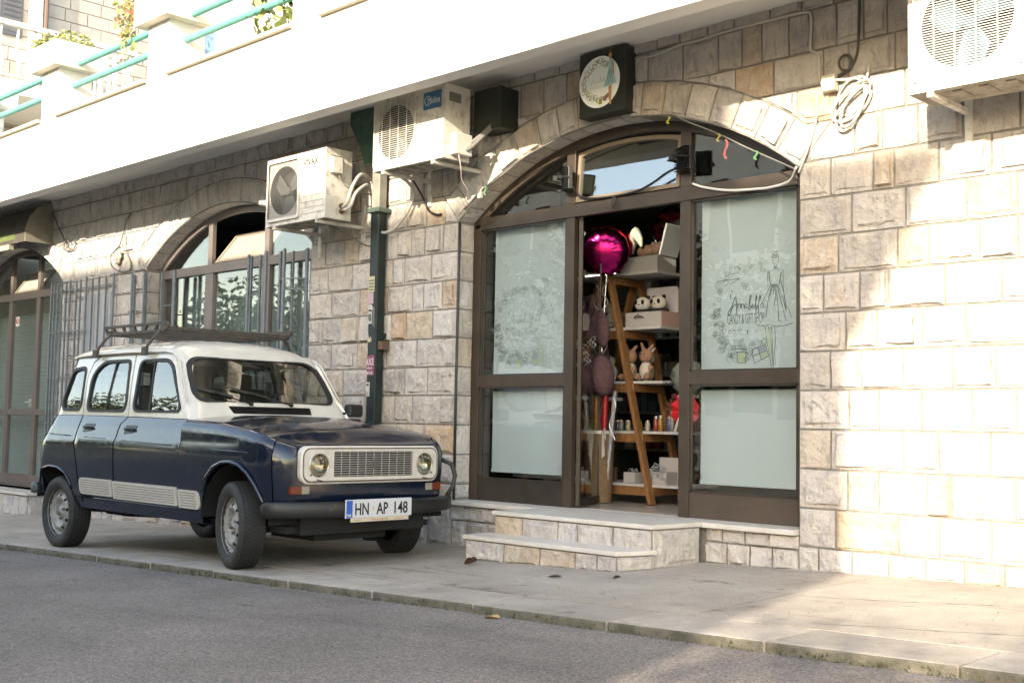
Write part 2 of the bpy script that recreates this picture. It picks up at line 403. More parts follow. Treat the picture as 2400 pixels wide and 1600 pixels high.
def sheet(name, xs, ys, zf, material):
    m = M(); vs = [(x, y, zf(x, y)) for x in xs for y in ys]; ny = len(ys)
    m.add(vs, [(i*ny+j, (i+1)*ny+j, (i+1)*ny+j+1, i*ny+j+1) for i in range(len(xs)-1) for j in range(ny-1)])
    return obj(name, m, material, smooth=True)
xr = [-60,-45,-30,-20,-14,-10,-8,-6,-5,-4,-3,-2,-1,0,1,2,3,4,5,6,8,10,14,20,30,45]
tag(sheet('road', xr, [-9.0,-6,-4,-2.255], lambda x, y: zk(x)-.045-.012*min(1, abs(y+2.25)), ASPH), kind='structure')
tag(sheet('ground', [-900,-300,-100,-60,-45,-30,-20,-14,-10,-5,0,5,10,14,20,30,45,60,100,300,900], [-900,-300,-60,-9.1,-9.0,-1.0,14,60,300,900],
      lambda x, y: zk(x)-.14, mat('earth', (.16,.14,.11), .95, col2=(.09,.11,.05), scale=.3)), kind='structure')
def slab_mesh(x0, x1, y0, y1, zf, t, n=8):
    m = M(); xs = [x0+(x1-x0)*i/n for i in range(n+1)]; ys = [y0, (y0+y1)/2, y1]
    top = [(x, y, zf(x, y)) for x in xs for y in ys]; m.add(top, [(i*3+j, (i+1)*3+j, (i+1)*3+j+1, i*3+j+1) for i in range(n) for j in range(2)])
    edge = [(x, y0) for x in xs]+[(x1, y) for y in ys[1:]]+[(x, y1) for x in xs[::-1][1:]]+[(x0, (y0+y1)/2)]
    k = len(edge); m.add([(x, y, zf(x, y)) for x, y in edge]+[(x, y, zf(x, y)-t) for x, y in edge], [(i, (i+1) % k, (i+1) % k+k, i+k) for i in range(k)])
    return m
pav = tag(empty('pavement', (0, -1, 0)), kind='structure')
px = [-40,-26,-17,-12,-8.2,-5.6,-3.1,-.45,2.05,5.2,9,14,30]
for a, b in zip(px, px[1:]):
    obj('slab', slab_mesh(a+.004, b-.004, -1.862, .3, ground, .1, 6 if b-a < 6 else 12), CONC, pav)
m = M(); m.box(-40, 30, -1.9, 0, -1.6, -1.5)
kerb = tag(empty('kerb', (0, -2.1, 0)), kind='structure')
kx = [-.568,.22,1.013,1.883,2.698,3.489]
while kx[-1] < 12: kx.append(kx[-1]+.8+random.uniform(-.03,.03))
while kx[0] > -24: kx.insert(0, kx[0]-.8+random.uniform(-.03,.03))
for a, b in zip(kx, kx[1:]):
    dz = random.uniform(-.003,.003)
    o = obj('kerb_stone', slab_mesh(a+.004, b-.004, -2.262+random.uniform(-.004,.004), -1.868, lambda x, y: ground(x, y)+dz-(.012 if y < -2.2 else 0)*0, .16, 3), [KERBM], kerb, bevel=.012)
    o.data.materials.append(KERBF)
    for p in o.data.polygons:
        if p.normal.y < -.6: p.material_index = 1
# gutter dirt and moss at the foot of the kerb
m = M(); rnd = random.Random(3)
for i in range(2000):
    x = rnd.uniform(-9, 5.4); dens = .35+.65*(.5+.5*sin(x*3.1+sin(x*1.7)*2))
    if rnd.random() > dens: continue
    y = -2.262-abs(rnd.gauss(0, .014)); z = zk(x)-.05; h = rnd.uniform(.004,.02); w = rnd.uniform(.004,.011); t = rnd.uniform(0, pi)
    up = rnd.uniform(0,.028) if rnd.random() < .4 else 0
    dx, dy = cos(t)*w, sin(t)*w
    m.add([(x-dx, y-dy, z+up), (x+dx, y+dy, z+up), (x+rnd.gauss(0,.006), y-rnd.uniform(0,.008), z+h+up)], [(0,1,2)])
tag(obj('gutter_moss', m, mat('moss', (.05,.055,.022), .95, col2=(.13,.12,.07), scale=20), recalc=False), kind='stuff')
m = M(); rnd = random.Random(5)
for i in range(900):
    x = rnd.uniform(-7, 5); y = rnd.uniform(-1.85, -.05) if rnd.random() < .6 else rnd.uniform(-3.6, -2.3); s = rnd.uniform(.002,.006)
    z = ground(x, y) if y > -2 else zk(x)-.05-.002
    t = rnd.uniform(0, pi); m.add([(x+s*cos(t), y+s*sin(t), z+.001), (x-s*sin(t), y+s*cos(t), z+.003), (x-s*cos(t), y-s*sin(t), z+.001), (x+s*sin(t), y-s*cos(t), z+.003)], [(0,1,2,3)])
tag(obj('grit', m, mat('dark_grit', (.06,.05,.04), .9), recalc=False), kind='stuff')
def leaf(name, x, y, s, rot, col, label, group=None, curl=.4):
    z = (ground(x, y) if y > -2.2 else zk(x)-.055)+.004; m = M(); n = 6
    for i in range(n+1):
        u = i/n; w = s*.32*sin(pi*u)**.8+.0005; a = (u-.5)*s
        for q in (-1, 0, 1): m.v.append((x+a*cos(rot)-q*w*sin(rot), y+a*sin(rot)+q*w*cos(rot), z+abs(q)*s*curl*.35*sin(pi*u)+s*curl*.25*u*u))
    for i in range(n):
        for j in (0, 1): m.f.append((i*3+j, (i+1)*3+j, (i+1)*3+j+1, i*3+j+1)); m.mi.append(0)
    return tag(obj(name, m, col, solid=.0008, smooth=True), label, 'leaf', group)
BRN = mat('dead_leaf_brown', (.07,.035,.018), .8); TAN = mat('dry_leaf_tan', (.42,.28,.14), .8)
leaf('dry_leaf', -.30, -1.02, .10, .3, BRN, 'curled dark brown dry leaf lying in front of the lower step', curl=1.2)
leaf('dry_leaf', .62, -1.22, .09, .5, BRN, 'flat dark stem-like leaf on the pavement right of the steps', curl=.3)
leaf('dry_leaf', 1.22, -2.33, .10, .1, TAN, 'tan dry leaf lying on the asphalt against the kerb', curl=.5)
leaf('dry_leaf', .95, -1.05, .05, 1, BRN, 'small dark leaf scrap on the pavement beyond the step corner', curl=.8)

# cracks in the concrete
def crack(x0, y0, x1, y1, label, n=26, amp=.02):
    r = random.Random(int(x0*100)); m = M(); pts = []
    for i in range(n+1):
        u = i/n; pts.append((x0+(x1-x0)*u+r.uniform(-amp,amp), y0+(y1-y0)*u+r.uniform(-amp,amp)*.6))
    L_ = []
    for i, (x, y) in enumerate(pts):
        w = .0035*r.uniform(.3,1.2); L_ += [(x, y-w, ground(x,y-w)+.0012), (x, y+w, ground(x,y+w)+.0012)]
    m.add(L_, [(2*i, 2*i+2, 2*i+3, 2*i+1) for i in range(n)]); obj('crack', m, mat('crack_dirt', (.05,.045,.035), .95), pav, recalc=False)
crack(1.35,-1.80,1.95,-.35,''); crack(-.75,-1.75,.9,-1.86,'',40,.008); crack(2.3,-1.0,3.6,-.55,''); crack(-2.9,-1.0,-1.0,-1.6,'',30); crack(-.9,-1.2,.3,-1.45,'',20,.03); crack(2.6,-1.75,4.4,-1.2,'',30)
# ------------------------------------------------------------------ building
bld = empty('stone_building', (0, 0, 0), 'stone clad building with arched shopfronts under a white balcony', 'building')
ARCH = [(-.035, .749, 2.425, 2.665, -1.585, 1.515), (-5.10, .749, 2.425, 2.665, -6.63, -3.57), (-10.2, .749, 2.425, 2.665, -11.75, -8.65)]
SPR = 2.6
def arc_open(a, zb, n=22, inset=0, r=None):
    cx, cz, R, RE, x0, x1 = a; R = (r or R)-inset; x0 += inset; x1 -= inset
    a0 = math.acos(min(1, (x1-cx)/R)); a1 = math.acos(max(-1, (x0-cx)/R))
    return [(x0, zb), (x1, zb)]+[(cx+R*cos(a0+(a1-a0)*i/n), cz+R*sin(a0+(a1-a0)*i/n)) for i in range(n+1)]
ZB = [.375, .42, .06]
YB = .008
WX0, WX1 = -12.2, 6.4
holes = [arc_open(a, zb) for a, zb in zip(ARCH, ZB)]
wl = [(WX0, -.7), (WX1, -.1), (WX1, 3.72), (WX0, 3.72)]
obj('wall', cdt(wl, holes, .5, lambda x, z: (x, YB, z)), MORTAR, bld, solid=0)
# the reveals (inner faces of the openings) and the wall's core
for a, zb, h in zip(ARCH, ZB, holes):
    m = M(); k = len(h); YD = .2
    m.add([(x, YB, z) for x, z in h]+[(x, YD+.12, z) for x, z in h], [(i, (i+1) % k, (i+1) % k+k, i+k) for i in range(k)])
    obj('reveal', m, mat('reveal_mortar', (.27,.25,.22), .92, col2=(.20,.185,.16), scale=9, bump=.004, bscale=60), bld)

STN = []   # stones waiting to be linked: (size in view, mesh)
CAMP = Vector((5.3, -6.4, 1.0))
def inset_poly(poly, d):
    n = len(poly); out = []
    for i in range(n):
        p0 = Vector(poly[i-1]); p = Vector(poly[i]); p1 = Vector(poly[(i+1) % n]); e0 = (p-p0); e1 = (p1-p)
        if e0.length < 1e-6 or e1.length < 1e-6: return None
        e0.normalize(); e1.normalize(); n0 = Vector((-e0.y, e0.x)); n1 = Vector((-e1.y, e1.x)); c = 1+n0.dot(n1)
        out.append(p+(n0+n1)*(d/max(.3, c)))
    return out
def area(poly): return .5*sum(poly[i-1][0]*poly[i][1]-poly[i][0]*poly[i-1][1] for i in range(len(poly)))
def clip(poly, n, d):   # keep n.p >= d
    out = []
    for i in range(len(poly)):
        a = Vector(poly[i-1]); b = Vector(poly[i]); da = a.dot(n)-d; db = b.dot(n)-d
        if (da >= 0) != (db >= 0): out.append(a+(b-a)*(da/(da-db)))
        if db >= 0: out.append(b)
    q = []
    for p in out:
        if not q or (p-q[-1]).length > .012: q.append(p)
    if len(q) > 2 and (q[0]-q[-1]).length < .012: q.pop()
    return q
def stone(poly, fn, joint=.006, rock=.019, name='stone'):
    """one dressed stone: chamfered arris, smooth margin, rough raised face"""
    if len(poly) < 3: return
    if area(poly) < 0: poly = poly[::-1]
    if area(poly) < .0025: return
    P = inset_poly([Vector(p) for p in poly], joint)
    if P is None or area(P) < .0015: return
    R = random.Random(random.random())
    ring = []
    for i in range(len(P)):
        a, b = P[i], P[(i+1) % len(P)]; k = (3 if (b-a).length < .26 else 4) if (b-a).length > .12 else (2 if (b-a).length > .05 else 1)
        ring += [a+(b-a)*j/k for j in range(k)]
    n = len(ring); cx = sum((p for p in ring), Vector((0,0)))/n
    size = sqrt(area(P)); mg = R.uniform(.10,.26) if R.random() < .8 else .05
    off = Vector((R.uniform(-.1,.1), R.uniform(-.12,.06)))*size
    vs = []; hgt = rock*R.uniform(.5,1.25)
    for p in ring: vs.append(fn(p[0], p[1], -.004))
    for p in ring: q = p+(cx-p)*.012; vs.append(fn(q[0]+R.uniform(-.002,.002), q[1]+R.uniform(-.002,.002), .007+R.uniform(-.002,.002)))
    for p in ring:
        t = mg*R.uniform(.6,1.5); q = p+(cx+off*.3-p)*t; vs.append(fn(q[0], q[1], .009+R.uniform(-.002,.003)))
    ph, ph2 = R.uniform(0, 6.3), R.uniform(0, 6.3); flat = R.random() < .22
    lev = lambda p: (.15 if flat else 1)*hgt*(.72+.34*sin(1.0*atan2(p[1]-cx[1], p[0]-cx[0])+ph)+.12*sin(3*atan2(p[1]-cx[1], p[0]-cx[0])+ph2))
    for p in ring:
        t = mg+.035+R.uniform(.0,.05)+.05*max(0, sin(2*atan2(p[1]-cx[1], p[0]-cx[0])+ph2)); q = p+(cx+off-p)*min(.8, t); vs.append(fn(q[0], q[1], .010+lev(p)*1.25))
    for p in ring:
        t = mg+.34+R.uniform(.0,.12); q = p+(cx+off-p)*min(.85, t); vs.append(fn(q[0], q[1], .010+lev(p)*R.uniform(.85,1.15)+hgt*.12))
    c2 = cx+off+Vector((R.uniform(-.1,.1), R.uniform(-.1,.1)))*size; vs.append(fn(c2[0], c2[1], .010+(.15 if flat else 1)*hgt*R.uniform(.65,.95)))
    fs = []
    for r in range(4): fs += [(r*n+i, r*n+(i+1) % n, (r+1)*n+(i+1) % n, (r+1)*n+i) for i in range(n)]
    fs += [(4*n+i, 4*n+(i+1) % n, 5*n) for i in range(n)]
    me = bpy.data.meshes.new(name); me.from_pydata(vs, [], fs); me.materials.append(STONE)
    w = Vector(fn(cx[0], cx[1], 0)); dist = (w-CAMP).length
    hidden = (-4.6 < w.x < -2.55 and w.z < .8 and w.y > -.2 and w.z > .25)
    if w.x > 3.3: hidden = True; dist *= 50
    STN.append((size/dist*(0.3 if hidden else 1), me, name, vs, fs))
FW = lambda x, z, d: (x, YB-d, z)
rs = random.Random(11)
def joints(x0, x1, lo, hi, known=()):
    js = [x0]+[k for k in known if x0+.05 < k < x1-.05]
    if known and min(known) < x0+.6 or not known:
        pass
    while js[-1] < x1-lo*.8:
        nx = js[-1]+rs.uniform(lo, hi)
        if nx > x1-lo*.55: break
        js.append(nx)
    js.append(x1); return js
def lay(x0, x1, z0, z1, js):
    for a, b in zip(js, js[1:]):
        poly = [Vector((a, z0)), Vector((b, z0)), Vector((b, z1)), Vector((a, z1))]
        for cx, cz, R, RE, ax, bx in ARCH:
            if z1 <= SPR+.02: continue
            c = Vector(((a+b)/2, (z0+z1)/2)); v = c-Vector((cx, cz))
            if abs(v.x) > RE+.3: continue
            aa = math.acos((bx-cx)/R); ac = atan2(v.y, v.x); C0 = Vector((cx, cz))
            if ac < aa+.03 and z0 < 2.8: n = Vector((sin(aa), -cos(aa))); poly = clip(poly, n, n.dot(C0))
            elif ac > pi-aa-.03 and z0 < 2.8: n = Vector((-sin(aa), -cos(aa))); poly = clip(poly, n, n.dot(C0))
            else: n = v.normalized(); poly = clip(poly, n, n.dot(C0)+RE)
            if len(poly) < 3: break
        if len(poly) >= 3: stone(poly, FW)
RZ = [.288,.52,.757,.996,1.233,1.469,1.703,1.938,2.171,2.41,2.645]
RK = [[1.76,2.16,2.4,2.69],[1.84,2.04,2.33,2.47,2.82],[1.73,2.19,2.4,2.69],[1.85,2.04,2.3,2.59,2.83],[1.73,1.93,2.19,2.48,2.72],[1.83,2.03,2.31,2.56],[1.68,1.92,2.1,2.44,2.76],[1.78,2.16,2.35,2.64,2.85],[1.87,2.21,2.57],[1.73,2.01,2.14,2.41,2.71]]
for i, ks in enumerate(RK): lay(1.515, 6.3, RZ[i], RZ[i+1], joints(1.515, 6.3, .2, .38, ks))
LZ = [.375,.51,.745,.98,1.214,1.445,1.677,1.908,2.14,2.372,2.605]
LK = [[-3.1,-2.8],[-3.3,-2.95,-2.7,-2.2,-1.9],[-3.2,-2.9,-2.62,-2.3,-1.95],[-3.32,-3.04,-2.72,-2.33,-2.1,-1.75],[-3.37,-3.04,-2.62,-2.2,-1.92],[-3.22,-2.85,-2.45,-2.06,-1.72],[-3.37,-3.08,-2.83,-2.39,-2.2,-1.87],[-3.24,-2.83,-2.45,-2.13,-1.99,-1.76],[-3.3,-2.95,-2.65,-2.39,-2.24,-1.9],[-3.35,-3.07,-2.87,-2.47,-2.33,-2.16,-1.99,-1.76]]
for i, ks in enumerate(LK):
    lay(-3.57, -1.585, LZ[i], LZ[i+1], [-3.57]+ks+[-1.585])
    if i > 0: lay(-8.65, -6.63, LZ[i], LZ[i+1], joints(-8.65, -6.63, .17, .34))
# courses above the springing
UR = [2.645,2.88,3.11,3.335,3.60,3.69]; UK = [[1.89,2.07,2.29],[1.5,1.77,2.21],[1.04,1.33,1.68,1.85,2.15],[.07,.32,.62,.91,1.09,1.24,1.44,1.6,1.77,1.95,2.1],[.4,.59,.82,1.03,1.3,1.53,1.75]]
for i, ks in enumerate(UK):
    ks2 = []; x = ks[0]
    while x > -1.585+.3: x -= rs.uniform(.2,.32); ks2.insert(0, x)
    lay(-1.585, 6.3, UR[i], UR[i+1], joints(-1.585, 6.3, .22, .36, ks2+ks))
UL = [2.605,2.84,3.07,3.30,3.53,3.69]
for i in range(5): lay(-11.6, -1.6, UL[i], UL[i+1], joints(-11.6, -1.6, .15, .33))
# voussoirs
for ai, (cx, cz, R, RE, x0, x1) in enumerate(ARCH):
    a0 = math.acos((x1-cx)/R); a1 = math.acos((x0-cx)/R)
    if ai == 0: xs = [1.515,1.352,1.184,1.005,.826,.635,.443,.256]; th = [math.acos((x-cx)/R) for x in xs]
    else: th = [a0]
    st = (.2 if ai == 0 else .185)/R
    while th[-1] < a1-st*.6: th.append(th[-1]+st*rs.uniform(.9,1.15))
    th[-1] = a1
    for t0, t1 in zip(th, th[1:]):
        tm = (t0+t1)/2; rr = R+.002
        if t0 == th[0] or t1 == th[-1]:
            rowz = [2.88, 2.84, 2.84][ai] if t0 == th[0] else 2.84
            t_, to = (t0, t1) if t0 == th[0] else (t1, t0)
            tz = math.asin((rowz-cz)/RE); tz = tz if t0 == th[0] else pi-tz
            pl = [Vector((cx+rr*cos(t_), cz+rr*sin(t_))), Vector((cx+(rowz-cz)/sin(t_)*cos(t_), rowz)), Vector((cx+RE*cos(tz), rowz)), Vector((cx+RE*cos(to), cz+RE*sin(to))), Vector((cx+rr*cos(to), cz+rr*sin(to)))]
            stone(pl, FW)
        else: stone([Vector((cx+rr*cos(t0), cz+rr*sin(t0))), Vector((cx+RE*cos(t0), cz+RE*sin(t0))), Vector((cx+RE*1.002*cos(tm), cz+RE*1.002*sin(tm))), Vector((cx+RE*cos(t1), cz+RE*sin(t1))), Vector((cx+rr*cos(t1), cz+rr*sin(t1))), Vector((cx+rr*cos(tm), cz+rr*sin(tm)))][::-1], FW)
        # soffit stones of the arch
        if tm > pi*.45:
            fs_ = lambda s, yy, d, cx=cx, cz=cz, R=R: (cx+(R-d*.3)*cos(s/R), yy, cz+(R-d*.3)*sin(s/R))
            stone([(t0*R, .012), (t1*R, .012), (t1*R, .185), (t0*R, .185)], fs_, rock=.004)
# reveals: left jambs are seen
for x0, zb, top in ((-1.585,.40,2.6), (-6.63,.45,2.6)):
    z = zb; zz = [zb]+[q for q in LZ if zb+.05 < q < top-.05]+[top]
    for a, b in zip(zz, zz[1:]): stone([(.012, a), (.178, a), (.178, b), (.012, b)], lambda y, zq, d, x0=x0: (x0+d*.7, y, zq), rock=.008)
# bottom course, following the pavement
def low(x0, x1, zt, lo, hi, known=(), y=0, zt2=None):
    js = joints(x0, x1, lo, hi, known)
    for a, b in zip(js, js[1:]):
        ga, gb = ground(a, y)-.012, ground(b, y)-.012
        if zt-ga > .03: stone([(a, ga), (b, gb), (b, zt), (a, zt)], (lambda x, z, d: (x, YB+y-d-.006, z)))
low(1.515, 6.3, .288, .2, .24, [1.65,1.87,2.1,2.32,2.54,2.76,3.0,3.25,3.5])
low(.835, 1.515, .262, .15, .22, [1.0,1.17,1.33]); lay(.835, 1.515, .262, .352, [.835,.96,1.13,1.31,1.515])
low(-1.585, -.6, .232, .18, .26, [-1.42,-1.18,-.95]); lay(-1.585, -.6, .232, .352, [-1.585,-1.45,-1.3,-1.12,-.9,-.6])
low(-3.57, -1.585, .375, .18, .28); low(-6.63, -3.57, .42, .2, .3); low(-8.65, -6.63, .51, .18, .3, []);

# steps in front of the shop door
def block_steps(name, x0, x1, y0, y1, z1, cham, known, zt=.028, ov=.02):
    outl = [(x0, y1), (x0, y0), (x1-cham, y0), (x1, y1)]
    gz = lambda x, y: ground(x, y)-.03
    m = M(); k = 4; m.add([(x, y, gz(x, y)) for x, y in outl]+[(x, y, z1-zt) for x, y in outl], [(0,1,5,4),(1,2,6,5),(2,3,7,6),(3,0,4,7),(4,5,6,7)])
    obj('step_core', m, MORTAR, bld)
    js = [x0]+known+[x1-cham]
    for a, b in zip(js, js[1:]): stone([(a, ground(a, y0)-.01), (b, ground(b, y0)-.01), (b, z1-zt-.003), (a, z1-zt-.003)], lambda x, z, d: (x, y0-d, z), rock=.018)
    L_ = sqrt(cham**2+(y1-y0)**2); dx, dy = cham/L_, (y1-y0)/L_
    stone([(0, ground(x1, y0)-.01), (L_, ground(x1, y1)-.01), (L_, z1-zt-.003), (0, z1-zt-.003)], lambda s, z, d: (x1-cham+dx*s+dy*d, y0+dy*s-dx*d, z), rock=.018)
    t = M(); o2 = [(x0-ov, y1), (x0-ov, y0-ov), (x1-cham+ov*.6, y0-ov), (x1+ov, y1)]
    t.prism(o2, lambda x, y: (x, y, z1-zt), lambda x, y: (x, y, z1)); return obj('tread', t, MARBLE, bld, bevel=.004)
block_steps('s', -.6, .82, -.5, -.055, .385, .04, [-.33,.0,.17,.47])
block_steps('s', -.62, .80, -.76, -.5, .232, .09, [-.25,.08,.38,.56])
m = M(); m.box(.84, 1.512, -.055, .2, .352, .385); obj('sill', m, MARBLE, bld, bevel=.004)
m = M(); m.box(-1.582, -.575, -.055, .2, .352, .385); obj('sill', m, MARBLE, bld, bevel=.004)
m = M(); m.box(-.575, .84, -.055, .2, .352, .385); obj('threshold', m, MARBLE, bld)
# left shop step
m = M(); m.box(-11.9, -8.75, -.3, .2, .028, .06); obj('tread', m, MARBLE, bld, bevel=.004)
m = M(); m.box(-11.9, -8.79, -.26, .2, -.4, .027); obj('step_core', m, MORTAR, bld)
for a, b in zip([-10.6,-10.3,-10.05,-9.8,-9.5,-9.2,-8.98], [-10.3,-10.05,-9.8,-9.5,-9.2,-8.98,-8.79]): stone([(a, ground(a, -.26)-.02), (b, ground(b, -.26)-.02), (b, .024), (a, .024)], lambda x, z, d: (x, -.262-d, z))
stone([(-.262, ground(-8.79, 0)-.03), (0, ground(-8.79, 0)-.03), (0, .024), (-.262, .024)], lambda y, z, d: (-8.788+d, y, z))

STN.sort(key=lambda s: -s[0])
for _, me, nm, vs, fs in STN[:300]:
    put(bpy.data.objects.new(nm, me), bld)
if len(STN) > 300:
    m = M()
    for _, me, nm, vs, fs in STN[300:]: m.add(vs, fs)
    tag(obj('small_stones', m, STONE, bld, recalc=False), kind='stuff')
print('stones', len(STN))

# ------------------------------------------------------------------ balcony
YF = -.93; ZF = 3.447; ZP = 4.20
m = M()
m.add([(x, y, z) for x in (-26, 9) for y, z in ((YF, ZF), (YF, ZP), (-.78, ZP), (-.78, 3.9), (.3, 3.9), (.3, 3.67), (-.78, 3.67), (-.78, ZF))], [])
k = 8; m.f += [(i, (i+1) % k, (i+1) % k+k, i+k) for i in range(k)]+[tuple(range(k)), tuple(range(2*k-1, k-1, -1))]; m.mi = [0]*len(m.f)
bal = obj('balcony', m, [PLASTER, SOFFIT], bld)
for p in bal.data.polygons:
    if p.normal.z < -.5 or (p.normal.y > .5 and p.center.z < 3.8): p.material_index = 1
pc = [-16.53,-14.19,-11.85,-9.51,-7.17,-4.83,-2.44,-.1,2.24,4.58]
TERRA = mat('pink_flower', (.55,.10,.07), .7)
LEAFG = mat('leaf_green', (.07,.10,.025), .6, col2=(.16,.19,.05), scale=14); LEAFD = mat('leaf_dark', (.025,.045,.014), .6, col2=(.07,.10,.03), scale=8)
def leaves(m, c, r, n, s, rnd, droop=0, mi=0):
    for _ in range(n):
        while True:
            q = Vector((rnd.uniform(-1,1), rnd.uniform(-1,1), rnd.uniform(-1,1)))
            if q.length < 1: break
        p = Vector(c)+Vector((q.x*r[0], q.y*r[1], q.z*r[2]))
        a = Vector((rnd.gauss(0,1), rnd.gauss(0,1), rnd.gauss(0,.6)-droop)).normalized(); b = a.cross(Vector((rnd.gauss(0,1), rnd.gauss(0,1), rnd.gauss(0,1)))).normalized()
        l = s*rnd.uniform(.6,1.3); w = l*.32
        m.add([p, p+a*l*.5+b*w, p+a*l, p+a*l*.5-b*w], [(0,1,2,3)], mi)
for i, c in enumerate(pc):
    m = M(); m.box(c-.195, c+.195, YF, -.55, ZP, 4.745); obj('post', m, PLASTER, bld, bevel=.004)
    m = M(); m.box(c-.31, c+.31, -1.03, -.43, 4.745, 5.02); m.box(c-.27, c+.27, -.99, -.47, 5.018, 5.024); obj('planter', m, CREAM, bld, bevel=.004)
    if i+1 < len(pc):
        d = pc[i+1]; m = M(); m.box(c+.198, d-.198, YF-.045, -.75, ZP+.001, ZP+.032); obj('coping', m, mat('coping_stone', (.62,.55,.42), .8), bld, bevel=.003)
        for z in (4.81, 4.585):
            m = M(); m.tube([(c+.196, -.745, z), (d-.196, -.745, z)], .034, 12); obj('rail', m, TEAL, bld, smooth=False, autos=50)
# upper storey behind the balcony
m = M(); m.box(-6.9, 9, .3, .6, 3.9, 7.4); obj('upper_wall', m, CREAM, bld)
WHF = mat('white_frame', (.78,.78,.76), .4)
for x0 in (-6.66, -3.6, -.6):
    w = M(); w.box(x0, x0+.95, .24, .32, 3.92, 6.1); w.box(x0+.06, x0+.44, .23, .25, 3.98, 6.04, 1); w.box(x0+.51, x0+.89, .23, .25, 3.98, 6.04, 1)
    obj('terrace_door', w, [WHF, mat('blue_grey_pane', (.12,.19,.30), .08)], bld)
m = M(); m.box(-26, -6.9, .3, 1.5, 3.7, 3.9); obj('terrace_floor', m, CREAM, bld)
m = M(); m.box(-6.9, 9, .6, 7, 7.3, 7.5); obj('roof', m, CREAM, bld)
m = M(); m.box(-9.62,-9.54,-.2,-.12,3.9,4.62); obj('teal_upright', m, TEAL, bld)
# building continues behind the wall: dark core
m = M(); m.box(-12.2, 9, 7.0, 7.2, -.7, 3.6); obj('rear_wall', m, CREAM, bld)
for x in (-12.19, 9): m = M(); m.box(x-.1, x, .32, 7.0, -.7, 3.67); obj('end_wall', m, CREAM, bld)
m = M(); m.box(6.4, 9, YB+.001, .3, -.3, 3.72); obj('wall_end', m, STONE, bld)
# shop room
m = M(); m.box(-3.6, 3.6, .32, 4.2, .34, .3805); obj('floor', m, mat('shop_floor', (.42,.38,.33), .22, col2=(.5,.46,.40), scale=3), bld)
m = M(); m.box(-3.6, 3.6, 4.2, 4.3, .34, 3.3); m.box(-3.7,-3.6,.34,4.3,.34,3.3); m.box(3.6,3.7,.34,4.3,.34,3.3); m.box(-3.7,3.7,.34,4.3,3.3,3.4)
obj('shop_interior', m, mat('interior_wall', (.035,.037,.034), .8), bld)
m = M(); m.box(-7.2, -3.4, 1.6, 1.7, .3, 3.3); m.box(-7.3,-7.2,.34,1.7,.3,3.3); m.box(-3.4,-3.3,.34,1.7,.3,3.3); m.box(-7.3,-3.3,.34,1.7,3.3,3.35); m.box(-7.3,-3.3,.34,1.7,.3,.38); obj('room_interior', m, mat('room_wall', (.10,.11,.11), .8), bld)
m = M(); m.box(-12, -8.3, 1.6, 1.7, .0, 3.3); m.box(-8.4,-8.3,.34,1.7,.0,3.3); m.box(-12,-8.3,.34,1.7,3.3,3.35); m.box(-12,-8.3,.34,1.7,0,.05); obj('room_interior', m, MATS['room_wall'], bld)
# ------------------------------------------------------------------ shopfronts
def arc_strip(m, a, ins, w, y0, y1, mi=0, n=26, r_in=None):
    cx, cz, R, RE, x0, x1 = a; Ro = R-ins; Ri = Ro-w
    a0 = math.acos((x1-ins-cx)/Ro); a1 = math.acos((x0+ins-cx)/Ro)
    for i in range(n):
        t0 = a0+(a1-a0)*i/n; t1 = a0+(a1-a0)*(i+1)/n
        q = [(cx+Ro*cos(t0), cz+Ro*sin(t0)), (cx+Ro*cos(t1), cz+Ro*sin(t1)), (cx+Ri*cos(t1), cz+Ri*sin(t1)), (cx+Ri*cos(t0), cz+Ri*sin(t0))]
        m.prism(q, lambda x, z: (x, y0, z), lambda x, z: (x, y1, z), mi)
def ztop(a, x, ins=0): return a[1]+sqrt(max(0, (a[2]-ins)**2-(x-a[0])**2))
def pane_poly(a, x0, x1, zb, ins): # pane under the arch head
    n = 8; return [(x0, zb), (x1, zb)]+[(x1-(x1-x0)*i/n, max(zb+.01, ztop(a, x1-(x1-x0)*i/n, ins))) for i in range(n+1)]
def pane(poly, y, material, parent, name='glass', t=.006):
    m = M(); m.prism(poly, lambda x, z: (x, y, z), lambda x, z: (x, y+t, z)); return obj(name, m, material, parent, recalc=True)
def rectp(x0, x1, z0, z1): return [(x0, z0), (x1, z0), (x1, z1), (x0, z1)]
Y0, Y1 = .175, .222
A = ARCH[0]
m = M()
m.box(-1.585,-1.50,Y0,Y1,.386,2.60); m.box(1.40,1.515,Y0,Y1,.386,2.60); arc_strip(m, A, .0, .07, Y0, Y1)
m.box(-1.50,1.40,Y0-.006,Y1,2.552,2.65)
m.box(-.578,-.495,Y0+.001,Y1+.001,.386,2.552); m.box(.478,.565,Y0+.001,Y1+.001,.386,2.552)
m.box(-.578,-.495,Y0+.001,Y1+.001,2.65,ztop(A,-.54,.06)); m.box(.478,.565,Y0+.001,Y1+.001,2.65,ztop(A,.52,.06))
m.box(-1.50,-.578,Y0+.002,Y1-.002,1.285,1.372); m.box(.565,1.40,Y0+.002,Y1-.002,1.285,1.372)
sf = obj('shop_front', m, BRONZE, bld, bevel=.003)
for x0, x1 in ((-1.50,-.578),(.565,1.40)):
    q = M(); q.box(x0, x1, Y0+.012, Y1-.01, .386, .556); obj('bottom_panel', q, BRONZED if x0 < 0 else mat('bronze_panel', (.06,.045,.033), .45, col2=(.085,.06,.045), scale=3), sf)
    q = M()
    for zb, zt in ((1.372,2.552),(.556,1.285)):
        for g in ((x0,x0+.014,zb,zt),(x1-.014,x1,zb,zt),(x0,x1,zb,zb+.014),(x0,x1,zt-.014,zt)): q.box(g[0],g[1],Y0+.008,Y0+.03,g[2],g[3])
    obj('glazing_bead', q, BRONZED, sf)
